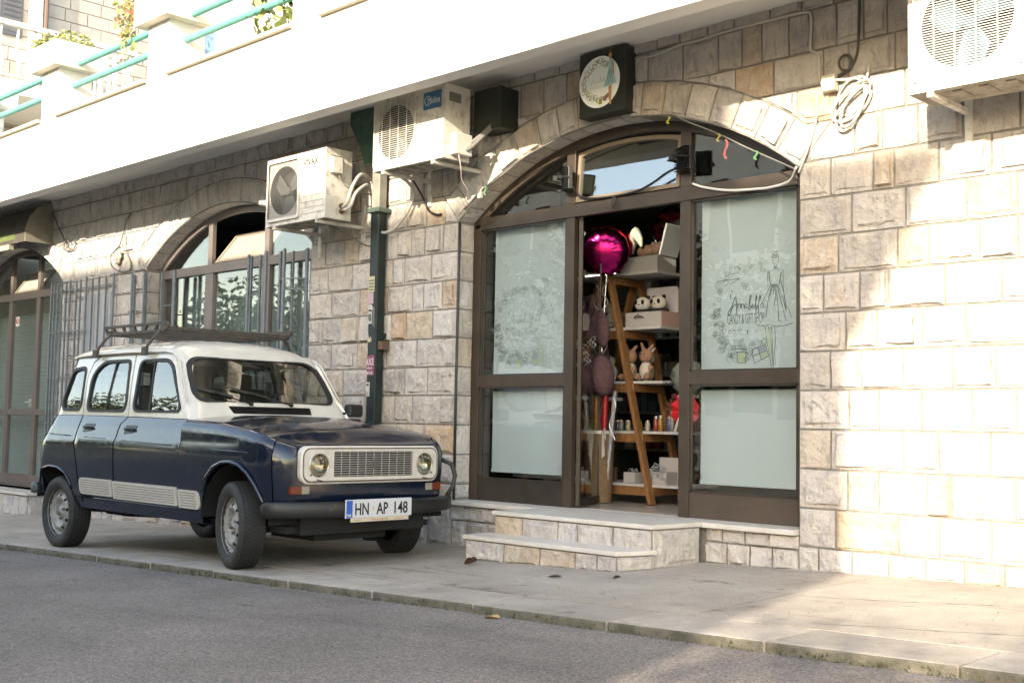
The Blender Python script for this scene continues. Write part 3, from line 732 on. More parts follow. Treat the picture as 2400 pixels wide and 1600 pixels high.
for x0, x1 in ((-1.492,-.586),(.573,1.392)):
    pane(rectp(x0,x1,1.374,2.55), .205, GLASS, sf); pane(rectp(x0,x1,.558,1.283), .205, GLASS, sf)
pane(pane_poly(A,-1.45,-.585,2.652,.075), .205, GLASS, sf); pane(pane_poly(A,.575,1.40,2.652,.075), .205, GLASS, sf)
# roller blinds hanging behind the panes
for x0, x1 in ((-1.42,-.55),(.60,1.44)):
    q = M(); q.box(x0, x1, .268, .270, 1.25, 2.60); q.tube([(x0-.01,.30,2.58),(x1+.01,.30,2.58)], .03, 10); obj('blind', q, BLIND, sf)
    q = M(); q.box(x0, x1, .268, .270, .63, 1.28); q.box(x0, x1, .262, .276, .612, .632); obj('blind', q, BLIND, sf)
# the drawing printed on both blinds
def drawing(corners, y, ink, pale, w, parent):
    (ax, az), (bx, bz), (dx_, dz_), (ex, ez) = corners
    def fn(X_, Y_):
        u = (X_-300)/900; v = (Y_-100)/1300
        x = (ax*(1-u)+bx*u)*(1-v)+(dx_*(1-u)+ex*u)*v; z = (az*(1-u)+bz*u)*(1-v)+(dz_*(1-u)+ez*u)*v
        return (x, y, z)
    m = M(); r = random.Random(2); W = lambda pts, k=1, mi=0, closed=False: ribbon(m, pts, w*k, fn, mi, closed)
    W(circ(1003,158,24,12)); W([(975,235),(970,180),(1003,160),(1040,178),(1042,235),(1020,285),(998,290),(975,235)]); W([(970,190),(1000,205),(1042,190)], 1.6); W([(985,165),(1010,185),(1035,165)], 2)
    W([(985,230),(995,232)]); W([(1015,232),(1027,230)]); W([(1000,262),(1012,262)], 1.2)
    W([(995,288),(992,330),(925,372),(925,440),(930,520)]); W([(1022,285),(1022,330),(1088,338),(1088,520),(1112,700),(1150,770),(1172,850)]); W([(1000,300),(1003,325),(1012,300)], 2)
    W([(940,375),(955,500)], 1.6); W([(1070,360),(1045,500)], 1.6); W([(955,497),(1030,492)], 2); W([(955,512),(1030,508)], 1.4)
    for l in ([(955,510),(905,610),(868,700)],[(965,512),(925,700),(908,850)],[(1000,512),(1010,620),(995,725)],[(1012,512),(1035,740),(1045,895)],[(1025,510),(1080,730),(1118,890)],[(1032,505),(1085,640),(1122,790)],[(1060,440),(1090,560),(1120,760)],[(978,512),(950,620)],[(990,512),(985,600)]): W(l, 1.2)
    W([(795,922),(850,938),(905,940),(955,922),(990,945),(1060,942),(1130,930),(1190,908)], 1.3)
    for l in ([(900,948),(915,1100),(945,1250),(965,1390)],[(940,950),(962,1100),(972,1270),(985,1390)],[(960,955),(978,1110),(980,1250),(990,1360)],[(1000,950),(1008,1090),(998,1250),(1010,1350),(990,1362)],[(930,950),(940,1000)],[(965,950),(975,1010)]): W(l)
    m.prism([(915,960),(945,960),(960,1100),(970,1260),(955,1260),(925,1100)], fn, lambda a, b: tuple(Vector(fn(a,b))+Vector((0,.0004,0))), 1)
    path = [(905,330),(840,300),(760,290),(680,310),(610,300),(550,340),(500,390),(470,470),(400,530),(380,600),(370,680),(390,750),(350,780),(400,830),(340,870),(410,900),(370,950),(420,980),(380,1040),(430,1060),(400,1120),(460,1140),(440,1200),(500,1130),(520,1200),(500,1260),(560,1230),(540,1290),(600,1140),(660,1160),(720,1210),(720,1290),(640,1160),(780,1150),(840,1120),(900,1100)]
    for x, y_ in path:
        for _ in range(2):
            cx, cy, rr = x+r.uniform(-34,34), y_+r.uniform(-34,34), r.uniform(16,38); W(circ(cx, cy, rr, 14), .75, 4, closed=True)
            if r.random() < .4: W(circ(cx, cy, rr*.55, 10), .75, 4, closed=True)
            if r.random() < .3: a = r.uniform(0, pi); W([(cx-rr*cos(a), cy-rr*sin(a)), (cx+rr*cos(a), cy+rr*sin(a))], .8, 4)
    W([(365,465),(500,445),(630,425)], 1.2); W([(520,490),(620,430)])
    for c in ((660,490),(680,530),(700,500),(560,1000),(575,1040),(515,1010),(625,975),(650,1085)): W(circ(c[0], c[1], 16, 9), .9, closed=True)
    W([(715,980),(705,1030)], 2); W([(530,560),(545,580)], 1.5); W([(520,600),(525,650)], 1.5)
    W([(770,1190),(900,1142),(938,1265),(785,1342),(758,1230)], 1.5, closed=True); W([(820,1175),(860,1305)], 1.5); W([(770,1265),(915,1205)], 1.5)
    W([(575,1190),(700,1188),(700,1222),(575,1222)], 1.2, closed=True); W([(592,1222),(605,1340),(690,1342),(695,1222)], 1.2)
    m.prism([(600,1224),(690,1224),(685,1338),(610,1338)], fn, lambda a, b: tuple(Vector(fn(a,b))+Vector((0,.0004,0))), 2)
    m.prism([(850,1240),(915,1215),(935,1262),(870,1295)], fn, lambda a, b: tuple(Vector(fn(a,b))+Vector((0,.0004,0))), 2)
    m.prism([(820,1180),(898,1150),(912,1195),(835,1225)], fn, lambda a, b: tuple(Vector(fn(a,b))+Vector((0,.0004,0))), 3)
    for l in ([(495,832),(497,800),(540,730),(570,640),(582,620),(588,690),(592,805)],[(495,832),(515,825),(545,740),(560,720),(598,702)],[(603,755),(606,700),(604,725),(622,698),(632,708),(634,752)],[(641,752),(644,700),(643,722),(660,697),(670,706),(673,750)],[(705,708),(690,700),(678,722),(682,748),(696,748),(706,712),(708,748),(718,744)],[(722,740),(745,650),(752,612),(742,602),(730,680),(724,770),(738,762),(750,730),(733,722)],[(755,740),(772,722),(768,704),(756,720),(758,746),(782,742)],[(786,742),(812,630),(808,604),(799,640),(800,800)],[(806,760),(850,640),(854,610),(842,610),(828,700),(826,806)],[(882,705),(864,700),(850,725),(856,750),(870,745),(884,710),(886,745),(905,736)]): W(l, 1.7)
    o = obj('printed_drawing', m, [ink, mat('pale_yellow_print', (.52,.60,.46), .8), mat('yellow_print', (.50,.55,.40), .8), mat('lilac_print', (.40,.42,.50), .8), mat('wreath_ink', (.26,.32,.29) if ink is INK else (.32,.38,.36), .8)], parent, recalc=False)
    p0 = Vector(fn(485, 925)); p1 = Vector(fn(890, 905)); t = text('lettering', 'CANDY & GIFT SHOP', .1, ink, parent, p0+Vector((0,-.0005,0)), xdir=p1-p0, sx=(p1-p0).length/1.02*.99, depth=.0002, bold=-.0008)
    mx = max((Vector(v.co)-p0).dot((p1-p0).normalized()) for v in t.data.vertices); s = (p1-p0).length/mx
    d = (p1-p0).normalized()
    for v in t.data.vertices: q = Vector(v.co)-p0; al = q.dot(d); v.co = Vector(v.co)+d*(al*(s-1))
drawing([(.673,2.22),(1.319,2.161),(.679,1.395),(1.321,1.383)], .2665, INK, INKL, 5.5, sf)
drawing([(-1.451,2.203),(-.703,2.146),(-1.429,1.398),(-.687,1.386)], .2665, INKL, INKL, 5.5, sf)
# tilted hopper sash over the door
def hopper(x0, x1, zb, a, y, tilt, matf, matg, ins, parent, flat=None):
    n = 10; top = [(x1-(x1-x0)*i/n, (flat if flat else ztop(a, x1-(x1-x0)*i/n, ins))) for i in range(n+1)]
    outer = [(x0, zb), (x1, zb)]+top; w = .03
    itop = [(min(max(x, x0+w), x1-w), z-w) for x, z in top]; inner = [(x0+w, zb+w), (x1-w, zb+w)]+itop
    def T(x, z, d): dz = z-zb; return (x, y+d*cos(tilt)+dz*sin(tilt), zb+dz*cos(tilt)-d*sin(tilt))
    m = M(); k = len(outer)
    for d in (0, .04): m.add([T(x, z, d) for x, z in outer]+[T(x, z, d) for x, z in inner], [(i, (i+1) % k, (i+1) % k+k, i+k) for i in range(k)])
    m.add([T(x, z, 0) for x, z in outer]+[T(x, z, .04) for x, z in outer], [(i, (i+1) % k, (i+1) % k+k, i+k) for i in range(k)])
    m.add([T(x, z, 0) for x, z in inner]+[T(x, z, .04) for x, z in inner], [(i, (i+1) % k, (i+1) % k+k, i+k) for i in range(k)])
    o = obj('hopper_sash', m, matf, parent)
    g = M(); g.prism(inner, lambda x, z: T(x, z, .015), lambda x, z: T(x, z, .021)); obj('glass', g, matg, parent); return o
hopper(-.485,.47,2.66,A,.172,radians(5),mat('tan_sash', (.22,.17,.12), .5),glass_mat('sash_glass', (.85,.9,.88), minr=.14),.09,sf)
# floodlights on the mullions
def flood(x, z, rz, name, label):
    e = empty('floodlight', (x, .1, z), label, 'floodlight', 'floodlights above the shop door')
    R = Matrix.Rotation(rz, 3, 'Z'); P = Vector((x, .09, z)); T = lambda m: [tuple(P+R @ Vector(v)) for v in m.v]
    a = M(); a.box(-.085,.085,-.05,-.02,-.085,.085); a.v = T(a); obj('housing', a, BLACK, e, bevel=.004)
    a = M(); a.box(-.07,.07,-.053,-.0501,-.07,.07); a.v = T(a); obj('lens', a, mat('frosted_lens', (.35,.36,.34), .3), e)
    a = M()
    for i in range(11): a.box(-.08,.08,-.02,.012,-.08+i*.0155,-.076+i*.0155)
    a.v = T(a); obj('cooling_fin', a, BLACK, e)
    a = M(); a.tube([(-.09,-.02,0),(-.09,.05,0),(.09,.05,0),(.09,-.02,0)], .008, 6); a.box(-.02,.02,.05,.085,-.02,.02); a.v = T(a); obj('bracket', a, BLACK, e)
flood(-.53, 2.83, radians(140), 'f', 'left floodlight, ribbed back turned out, on the mullion left of the open door')
flood(.545, 2.83, radians(155), 'f', 'right floodlight, ribbed back turned out, on the mullion right of the open door')
# string of lights and cables round the arch
def cable(name, pts, r, material, label, cat='cable', group=None, n=6, sm=True):
    P = [Vector(p) for p in pts]; out = []
    if sm and len(P) > 2:
        Q = [P[0]]+P+[P[-1]]
        for i in range(1, len(Q)-2):
            for j in range(5):
                t = j/5; a, b, c, d = Q[i-1], Q[i], Q[i+1], Q[i+2]
                out.append(.5*((2*b)+(-a+c)*t+(2*a-5*b+4*c-d)*t*t+(-a+3*b-3*c+d)*t**3))
        out.append(P[-1])
    else: out = P
    m = M(); m.tube(out, r, n); return tag(obj(name, m, material, smooth=True), label, cat, group)
cable('cable', [(-1.50,-.015,2.70),(-1.25,-.015,2.86),(-.766,-.015,3.05),(-.134,-.015,3.168),(.478,-.012,3.125),(.66,-.01,3.05),(.90,.03,2.93),(1.13,.03,2.80),(1.475,.02,2.617)], .006, CABLEG, 'thin wire strung along the inner edge of the shop arch')
cable('light_rope', [(1.50,-.01,2.62),(1.384,.10,2.565),(1.228,.13,2.55),(1.1,.14,2.556),(.90,.15,2.575),(.70,.155,2.62),(.60,.15,2.66)], .009, mat('white_rope_light', (.72,.72,.70), .4), 'white rope light sagging across the upper right transom of the shop', 'rope light')
cable('cable', [(-.44,.08,2.76),(-.42,.14,2.70),(-.3,.15,2.665),(-.1,.16,2.66),(.1,.15,2.665),(.25,.14,2.70),(.40,.13,2.76),(.5,.12,2.78)], .009, BLACK, 'bundle of black cable sagging between the two floodlights')
cable('cable', [(-.09,.15,2.66),(-.11,.14,2.62),(-.10,.14,2.57),(-.08,.14,2.60),(-.08,.15,2.655)], .006, BLACK, 'small loop of black wire hanging below the sagging cable')
for p, col, lab, l in (((.96,.02,2.885),(.50,.12,.13),'red party streamer hanging from the wire under the arch',.13),((.90,.02,2.93),(.50,.43,.08),'yellow ribbon tied to the wire under the arch',.05),((1.19,.02,2.775),(.10,.26,.10),'green ribbon tied to the wire at the right end of the arch',.06),((-1.25,-.03,2.85),(.16,.36,.13),'green ribbon tied to the wire at the left end of the arch',.07),((.52,-.02,3.105),(.5,.45,.06),'yellowish ribbon tied to the wire at the crown of the arch',.05)):
    m = M(); x, y, z = p; pts = [(x+.012*sin(i*1.3), y-.004, z-l*i/5) for i in range(6)]
    for i in range(5): a, b = Vector(pts[i]), Vector(pts[i+1]); m.add([a+Vector((-.009,0,0)), a+Vector((.009,0,0)), b+Vector((.009,.002,0)), b+Vector((-.009,.002,0))], [(0,1,2,3)])
    tag(obj('streamer' if l > .1 else 'ribbon', m, mat('party_%s' % lab.split()[0]+('_b' if 'left' in lab else ''), col, .5), solid=.001), lab, 'ribbon')
cable('conduit', [(-1.545,-.02,2.60),(-1.548,-.02,1.98),(-1.55,-.02,1.30),(-1.548,-.02,.39)], .012, BLACKM, 'thin dark pipe running down the stone edge left of the shop', 'pipe', sm=False)

# ---- left window with the folding grille
def front2(a, zb, matf, parent, xm, name):
    m = M(); x0, x1 = a[4], a[5]
    m.box(x0, x0+.09, Y0, Y1, zb, 2.6); m.box(x1-.09, x1, Y0, Y1, zb, 2.6); arc_strip(m, a, 0, .07, Y0, Y1)
    m.box(x0+.09, x1-.09, Y0-.006, Y1, 2.515, 2.61)
    for x, w in xm: m.box(x-w/2, x+w/2, Y0+.001, Y1+.001, zb, 2.515); m.box(x-.04, x+.04, Y0+.001, Y1+.001, 2.61, ztop(a, x, .06))
    m.box(x0+.09, x1-.09, Y0+.002, Y1-.002, zb, zb+.16)
    m.box(x0+.09, x1-.09, Y0+.004, Y1-.004, zb+.93, zb+1.01)
    o = obj(name, m, matf, parent, bevel=.003); xs = [x0+.05]+[x for x, w in xm]+[x1-.05]
    for p, q in zip(xs, xs[1:]):
        pane(rectp(p+.03, q-.03, zb+.1, 2.53), .205, GLASS, o)
    pane(pane_poly(a, xs[0]+.05, xs[1]-.03, 2.6, .075), .205, GLASS, o); pane(pane_poly(a, xs[-2]+.03, xs[-1]-.05, 2.6, .075), .205, GLASS, o)
    return o, xs
o2, xs2 = front2(ARCH[1], .43, BRONZEL, bld, [(-5.61,.15),(-4.56,.13)], 'window_front')
LIGHTF = mat('cream_frame', (.36,.32,.26), .5)
hopper(-5.54,-4.62,2.625,ARCH[1],.19,radians(38),LIGHTF,mat('pale_pane_glare', (.42,.40,.34), .35),.2,o2,flat=3.04)  # opaque pale colour paints in the light caught by the tilted pane
q = M()
for i in range(60): x = -6.5+i*.049; d = .008*(i % 2); q.add([(x, .42+d, .5), (x+.049, .428-d, .5), (x+.049, .428-d, 2.5), (x, .42+d, 2.5)], [(0,1,2,3)])
obj('vertical_blind', q, mat('blind_fabric', (.22,.27,.28), .8), o2, recalc=False)
m = M(); m.box(-6.63,-3.57,-.04,.2,.40,.43); obj('sill', m, MARBLE, bld)
o1, xs1 = front2(ARCH[2], .062, mat('brown_aluminium', (.12,.095,.085), .45, col2=(.15,.12,.105), scale=4), bld, [(-10.60,.10),(-9.75,.10)], 'shop_door_front')
hopper(-10.55,-9.8,2.62,ARCH[2],.19,radians(35),LIGHTF,MATS['pale_pane_glare'],.2,o1,flat=2.98)  # same painted-in light on this sash
m = M(); m.box(-9.84,-9.80,.10,.18,1.15,1.165); m.box(-9.84,-9.82,.15,.176,1.10,1.20); obj('handle', m, DIRTYW, o1)
m = M(); m.box(-10.46,-10.36,.198,.201,2.17,2.30); obj('door_sticker', m, mat('sticker_white', (.7,.68,.66), .6), o1)
m = M(); m.tube(circ(-10.41,.0,.03,12) and [(-10.41+.03*cos(t), .196, 2.24+.03*sin(t)) for t in [i*.52 for i in range(12)]], .006, 5, closed=True); obj('door_sticker_print', m, mat('red_print', (.6,.05,.04), .6), o1)
q = M()
for i in range(60):
    z = .2+i*.036; q.add([(-11.6,.45,z),(-8.7,.45,z),(-8.7,.47,z+.03),(-11.6,.47,z+.03)], [(0,1,2,3)])
obj('venetian_blind', q, mat('slat_mint', (.36,.45,.42), .6), o1, recalc=False)

def grille(label, posts, z0, z1, rungs, y0, cat='grille'):
    e = empty('window_grille', (posts[0][0], posts[0][1], z0), label, cat)
    for i, (x, y, w) in enumerate(posts):
        m = M(); m.box(x-w*.4, x+w*.4, y-.010, y+.010, z0, z1+(-.0 if w > .02 else -.02)); obj('bar', m, GALV, e)
    for (a, b), zz in rungs:
        for z in zz: m = M(); m.bar((posts[a][0], posts[a][1], z), (posts[b][0], posts[b][1], z), .022, .012); obj('rung', m, GALV, e)
    return e
grille('folded steel bar grille pushed to the right side of the arched window', [(-4.50,-.03,.03),(-4.44,-.10,.03),(-4.36,-.02,.03),(-4.21,-.06,.03),(-4.10,-.13,.03),(-3.98,-.05,.035),(-3.82,-.12,.04),(-3.76,-.06,.02),(-3.60,-.02,.04)], .45, 2.58, [((0,2),(2.20,1.30,.5)),((3,4),(2.2,1.82,1.3,.5)),((5,6),(2.3,1.82,1.05,.5)),((6,8),(2.3,2.20,1.3,.5))], 0)
m = M(); m.box(-3.85,-3.80,-.15,-.13,1.28,1.36); GRL = [o for o in COL.objects if o.name.startswith('window_grille')][-1]; obj('lock', m, mat('rust', (.12,.03,.02), .8), GRL)
grille('folded steel bar grille pushed to the left side of the arched window', [(-6.80,-.04,.03),(-6.70,-.12,.03),(-6.56,-.03,.03),(-6.47,-.10,.03),(-6.36,.05,.03),(-6.27,.0,.02),(-6.10,.05,.06)], .45, 2.57, [((0,1),(2.16,1.4,.5)),((1,2),(1.75,1.0)),((2,3),(2.16,1.75,.5)),((4,6),(2.2,1.4,.5))], 0)
e = grille('blue-grey steel grille leaf standing open on the wall by the left door', [(-8.86,-.05,.03),(-8.75,-.06,.016),(-8.64,-.07,.016),(-8.53,-.07,.016),(-8.44,-.06,.016),(-8.36,-.05,.03),(-8.19,-.05,.016),(-8.02,-.08,.016),(-7.88,-.08,.03),(-7.74,-.07,.016),(-7.58,-.07,.016),(-7.41,-.07,.016),(-7.25,-.06,.035)], .2, 2.62, [((0,5),(2.5,2.0,1.45,.9,.35)),((5,12),(2.5,1.45,.35)),((5,8),(2.0,.9))], 0)
e = empty('meter_cabinet', (-7.8, 0, .5), 'pale grey cabinet door behind the blue-grey grille leaf', 'cabinet')
m = M(); m.box(-8.05,-7.36,-.035,.0,1.0,2.42); obj('door', m, mat('pale_grey_paint', (.36,.37,.38), .6, col2=(.42,.43,.44), scale=3), e, bevel=.004)
m = M(); m.box(-8.0,-7.73,-.042,-.036,1.06,2.36); m.box(-7.68,-7.41,-.042,-.036,1.06,2.36); obj('panel', m, MATS['pale_grey_paint'], e, bevel=.003)

# ------------------------------------------------------------------ air conditioners
def ac(name, label, x0, x1, z0, z1, yf, d, fan, style, logo):
    e = empty('air_conditioner', ((x0+x1)/2, yf+d/2, z0), label, 'air conditioner', 'air conditioner units on the wall')
    cx, cz, r = fan; body = DIRTYW if style != 'wire' else WHITEP
    hole = circ(cx, cz, r, 28)
    fr = cdt([(x0, z0), (x1, z0), (x1, z1), (x0, z1)], [hole], .12, lambda x, z: (x, yf, z))
    m = fr; m.box(x0, x1, yf+.0005, yf+.012, z1-.002, z1)
    m.add([(x0,yf,z0),(x1,yf,z0),(x1,yf,z1),(x0,yf,z1),(x0,yf+d,z0),(x1,yf+d,z0),(x1,yf+d,z1),(x0,yf+d,z1)], [(0,4,5,1),(1,5,6,2),(2,6,7,3),(3,7,4,0),(4,7,6,5)])
    obj('casing', m, body, e)
    m = M(); k = len(hole); m.add([(x, yf, z) for x, z in hole]+[(x, yf+.10, z) for x, z in hole], [(i, (i+1) % k, (i+1) % k+k, i+k) for i in range(k)]+[tuple(range(k, 2*k))])
    obj('fan_shroud', m, mat('shroud_dark', (.05,.05,.045), .7), e)
    fm = mat('fan_blue_grey', (.12,.20,.24), .5) if style == 'wire' else mat('fan_grey', (.12,.12,.11), .5)
    for i in range(3):
        m = M(); a = i*2*pi/3+.5; pts = [(.04,-.03),(.95*r*.6,-.12*r*2),(r*.93,-.35*r),(r*.95,.25*r),(r*.5,.42*r),(.04,.05)]
        P = [(cx+p*cos(a)-q*sin(a), yf+.05+q*.12, cz+p*sin(a)+q*cos(a)) for p, q in pts]; m.add(P, [tuple(range(6))]); obj('fan_blade', m, fm, e, solid=.004)
    m = M(); m.lathe([(0,.0),(0,.035),(.03,.045),(.05,.045)], (cx, yf+.03, cz), 'y', 14); obj('fan_hub', m, fm, e)
    m = M()
    if style == 'wire' or style == 'slot':
        gx0, gx1, gz0, gz1 = cx-r-.035, cx+r+.035, cz-r-.035, cz+r+.035; st = .0135 if style == 'wire' else .017
        z = gz0
        while z <= gz1: m.bar((gx0, yf-.018, z), (gx1, yf-.018, z), .0035, .0035); z += st
        for i in range(6): x = gx0+(gx1-gx0)*i/5; m.bar((x, yf-.021, gz0), (x, yf-.021, gz1), .005, .005)
        for x in (gx0, gx1):
            for z in (gz0, gz1): m.bar((x, yf-.02, z), (x, yf, z), .006, .006)
        obj('fan_guard', m, WHITEP if style == 'wire' else DIRTYW, e, recalc=False)
    else:
        gx0, gx1, gz0, gz1 = x0+.035, x0+.50, z0+.045, z1-.035
        x = gx0+.01
        while x < gx1-.01: m.box(x, x+.0025, yf-.014, yf-.0115, gz0+.02, gz1-.02); x += .013
        obj('fan_guard', m, mat('guard_grey', (.16,.155,.145), .6), e, recalc=False)
        fr2 = M(); ou = rrect(gx0-.01, gx1+.01, gz0-.01, gz1+.01, .03); inn = rrect(gx0+.012, gx1-.012, gz0+.012, gz1-.012, .02); k = len(ou)
        for y in (yf-.02, yf-.001): fr2.add([(x, y, z) for x, z in ou]+[(x, y, z) for x, z in inn], [(i, (i+1) % k, (i+1) % k+k, i+k) for i in range(k)])
        fr2.add([(x, yf-.02, z) for x, z in ou]+[(x, yf-.001, z) for x, z in ou], [(i, (i+1) % k, (i+1) % k+k, i+k) for i in range(k)])
        obj('guard_frame', fr2, DIRTYW, e)
        lv = M()
        for i in range(7): z = z0+.06+i*.05; lv.box(gx1+.03, x1-.03, yf-.005, yf-.0005, z, z+.006)
        obj('louvre', lv, DIRTYW, e)
    # side: handle recess, valve box, seams
    m = M(); m.box(x1+.0005, x1+.004, yf+.05, yf+.17, z1-.13, z1-.06); obj('handle_recess', m, mat('recess_grey', (.20,.19,.16), .7), e)
    if style == 'panel': m = M(); m.box(x1+.001, x1+.05, yf+.03, yf+.14, z1-.22, z1-.08); obj('terminal_cover', m, DIRTYW, e, bevel=.008)
    if style == 'slot': m = M(); m.box(x1+.001, x1+.07, yf+.06, yf+.24, z0+.03, z0+.20); obj('terminal_cover', m, WHITEP, e, bevel=.012)
    m = M(); m.lathe([(0,.02),(.03,.02),(.031,.013),(.05,.013)], (x1, yf+.16, z0+.07), 'x', 10); m.lathe([(0,.02),(.03,.02),(.031,.013),(.05,.013)], (x1, yf+.16, z0+.12), 'x', 10); obj('valve', m, mat('brass', (.20,.13,.05), .4, metal=.8), e)
    for s in (x0+.12, x1-.12):
        m = M(); m.box(s-.018, s+.018, yf+.0, 0, z0-.03, z0-.003); obj('bracket_arm', m, DIRTYW, e)
        m = M(); m.box(s-.02, s+.02, -.02, .0, z0-.22, z0+.25); obj('bracket_stay', m, DIRTYW, e)
    m = M(); m.box(x0+.01, x1-.01, yf+.01, yf+d-.01, z0-.004, z0-.0005)
    for i in range(5): m.box(x0+.08+i*.14, x0+.13+i*.14, yf+.05, yf+.2, z0-.012, z0-.004)
    obj('base_pan', m, mat('stained_pan', (.22,.19,.14), .8, col2=(.40,.37,.31), scale=12), e)
    if logo == 'Midea':
        m = M(); m.box(x1-.235, x1-.03, yf-.003, yf-.0005, z1-.18, z1-.045); obj('badge', m, mat('badge_blue', (.035,.16,.30), .4), e)
        text('logo', 'Midea', .075, mat('badge_white', (.75,.78,.8), .5), e, (x1-.188, yf-.0045, z1-.14), sx=.80)
        m = M(); m.tube([(x1-.183+.036*cos(t), yf-.005, z1-.112+.036*sin(t)) for t in [.9+i*.36 for i in range(16)]], .003, 5); obj('logo_ring', m, MATS['badge_white'], e)
    if logo == 'VIVAX': text('logo', 'VIVAX', .078, mat('badge_grey', (.03,.03,.03), .5), e, (x0+.545, yf-.002, z1-.125), sx=.95, bold=.0012); m = M(); m.box(x0+.525, x0+.555, yf-.002, yf-.0005, z1-.066, z1-.060); obj('logo_dash', m, MATS['badge_grey'], e)
    return e
ac('ac','white unit with the black VIVAX lettering, left of the green downpipe', -3.54,-2.67,2.695,3.295,-.52,.27,(-3.27,2.995,.215),'panel','VIVAX')
ac('ac','white unit with a blue badge, tucked under the balcony above the shop arch', -2.045,-1.21,2.99,3.565,-.52,.27,(-1.77,3.27,.215),'slot','Midea')
ac('ac','bright white unit with a big wire fan guard at the upper right corner', 2.47,3.40,2.79,3.50,-.50,.30,(2.79,3.13,.245),'wire','')
# their pipes
cable('pipe', [(-2.64,-.36,2.80),(-2.58,-.36,2.84),(-2.56,-.32,2.98),(-2.60,-.2,3.10),(-2.66,-.03,3.08)], .016, CABLEW, 'two white insulated pipes looping out of the VIVAX unit', 'pipe')
cable('pipe', [(-2.64,-.36,2.77),(-2.56,-.34,2.80),(-2.54,-.30,2.92),(-2.60,-.12,3.02),(-2.68,-.03,2.85),(-2.68,-.03,2.66)], .014, CABLEW, 'lower white insulated pipe from the VIVAX unit curving to the wall', 'pipe')
cable('cable', [(-2.64,-.42,3.12),(-2.63,-.40,3.03),(-2.60,-.33,2.96),(-2.60,-.2,2.94),(-2.62,-.05,2.95)], .007, CABLEG, 'thin cable drooping from the terminal cover of the VIVAX unit')
cable('pipe', [(-1.17,-.36,3.06),(-1.12,-.3,3.10),(-1.02,-.15,3.30),(-.98,-.05,3.42)], .02, CABLEG, 'grey insulated pipe rising behind the blue badged unit', 'pipe')
cable('pipe', [(-1.17,-.30,3.12),(-1.08,-.24,3.20),(-.97,-.1,3.40)], .015, CABLEG, 'second grey pipe rising behind the blue badged unit', 'pipe')
cable('drain_hose', [(-1.95,-.30,2.97),(-2.0,-.18,2.95),(-2.05,-.08,2.88),(-2.15,-.06,2.74),(-2.28,-.07,2.63),(-2.38,-.08,2.595),(-2.45,-.08,2.60)], .013, CABLEW, 'ribbed white drain hose running from the upper unit into the downpipe', 'hose')
cable('cable', [(-1.93,-.2,2.97),(-1.96,-.06,2.85),(-1.92,-.03,2.74),(-1.82,-.03,2.69),(-1.77,-.02,2.69)], .009, BLACK, 'short black cable end hanging below the upper unit')
cable('string', [(-1.15,-.42,3.03),(-1.14,-.40,2.92),(-1.17,-.36,2.84),(-1.13,-.34,2.76),(-1.17,-.3,2.70)], .004, mat('pinkish_string', (.6,.45,.45), .7), 'thin pinkish string dangling from the white terminal cover', 'string')
cable('cable', [(-2.9,-.3,2.68),(-2.85,-.1,2.60),(-2.75,-.03,2.53),(-2.6,-.02,2.50),(-2.5,-.02,2.51)], .006, CABLEG, 'thin grey cable sagging along the stones below the VIVAX unit')
m = M(); m.box(-1.22,-.93,-.2,.0,3.24,3.56); tag(obj('junction_box', m, mat('dark_box', (.02,.025,.018), .6), bevel=.005), 'dark box high under the balcony between the badged unit and the sign', 'box')

# ------------------------------------------------------------------ downpipe
e = empty('downpipe', (-2.42, -.1, .02), 'dark green square downpipe with torn stickers between window and shop', 'downpipe')
m = M(); m.box(-2.56,-2.45,-.12,-.03,.0,2.80); obj('pipe', m, GREENP, e, bevel=.01)
m = M(); m.box(-2.557,-2.453,-.118,-.032,2.80,3.17); obj('upper_pipe', m, mat('green_primer', (.20,.21,.18), .6, col2=(.30,.30,.26), scale=6), e, bevel=.01)
m = M(); m.box(-2.59,-2.42,-.15,-.005,2.77,2.81); obj('collar', m, mat('collar_green', (.10,.15,.12), .55), e, bevel=.006)
m = M(); m.prism([(-2.78,3.665),(-2.40,3.665),(-2.40,3.45),(-2.453,3.17),(-2.557,3.17),(-2.66,3.38),(-2.78,3.56)], lambda x, z: (x, -.20, z), lambda x, z: (x, -.01, z)); obj('hopper_head', m, mat('green_hopper', (.02,.07,.045), .6, col2=(.05,.12,.08), scale=10), e, bevel=.006)
for zs in (1.72, .9): m = M(); m.box(-2.58,-2.43,-.06,-.01,zs-.02,zs+.02); obj('clamp', m, GREENP, e)
m = M(); m.box(-2.445,-2.39,-.10,-.02,1.60,1.67); obj('wooden_wedge', m, mat('old_wood', (.13,.085,.055), .8), e)
SW = mat('paper_white', (.62,.60,.55), .7, col2=(.45,.43,.39), scale=25); 
def stick(x0, x1, z0, z1, material, y=-.1225, name='sticker', jag=0, side=False):
    m = M(); r = random.Random(int((x0+z0)*1000)); n = 5
    top = [(x1-(x1-x0)*i/n, z1-jag*r.random()) for i in range(n+1)]; bot = [(x0+(x1-x0)*i/n, z0+jag*r.random()) for i in range(n+1)]
    m.prism(bot+top, lambda x, z: (x, y, z), lambda x, z: (x, y+.001, z)); return obj(name, m, material, e)
stick(-2.5580,-2.4809,2.09,2.225,mat('sticker_cream', (.55,.49,.28), .6))
for i in range(4): stick(-2.5503,-2.4886,2.105+i*.026,2.116+i*.026,INK,y=-.1242,name='sticker_print')
stick(-2.5580,-2.4911,1.99,2.085,mat('sticker_pink', (.50,.36,.40), .6)); stick(-2.5580,-2.4963,1.93,1.99,SW,jag=.02)
stick(-2.5503,-2.5066,1.82,1.925,SW); m = M(); m.tube([(-2.5282+.011*cos(t), -.1245, 1.873+.03*sin(t)) for t in [i*.6 for i in range(10)]], .006, 5, closed=True); obj('sticker_print', m, INK, e)
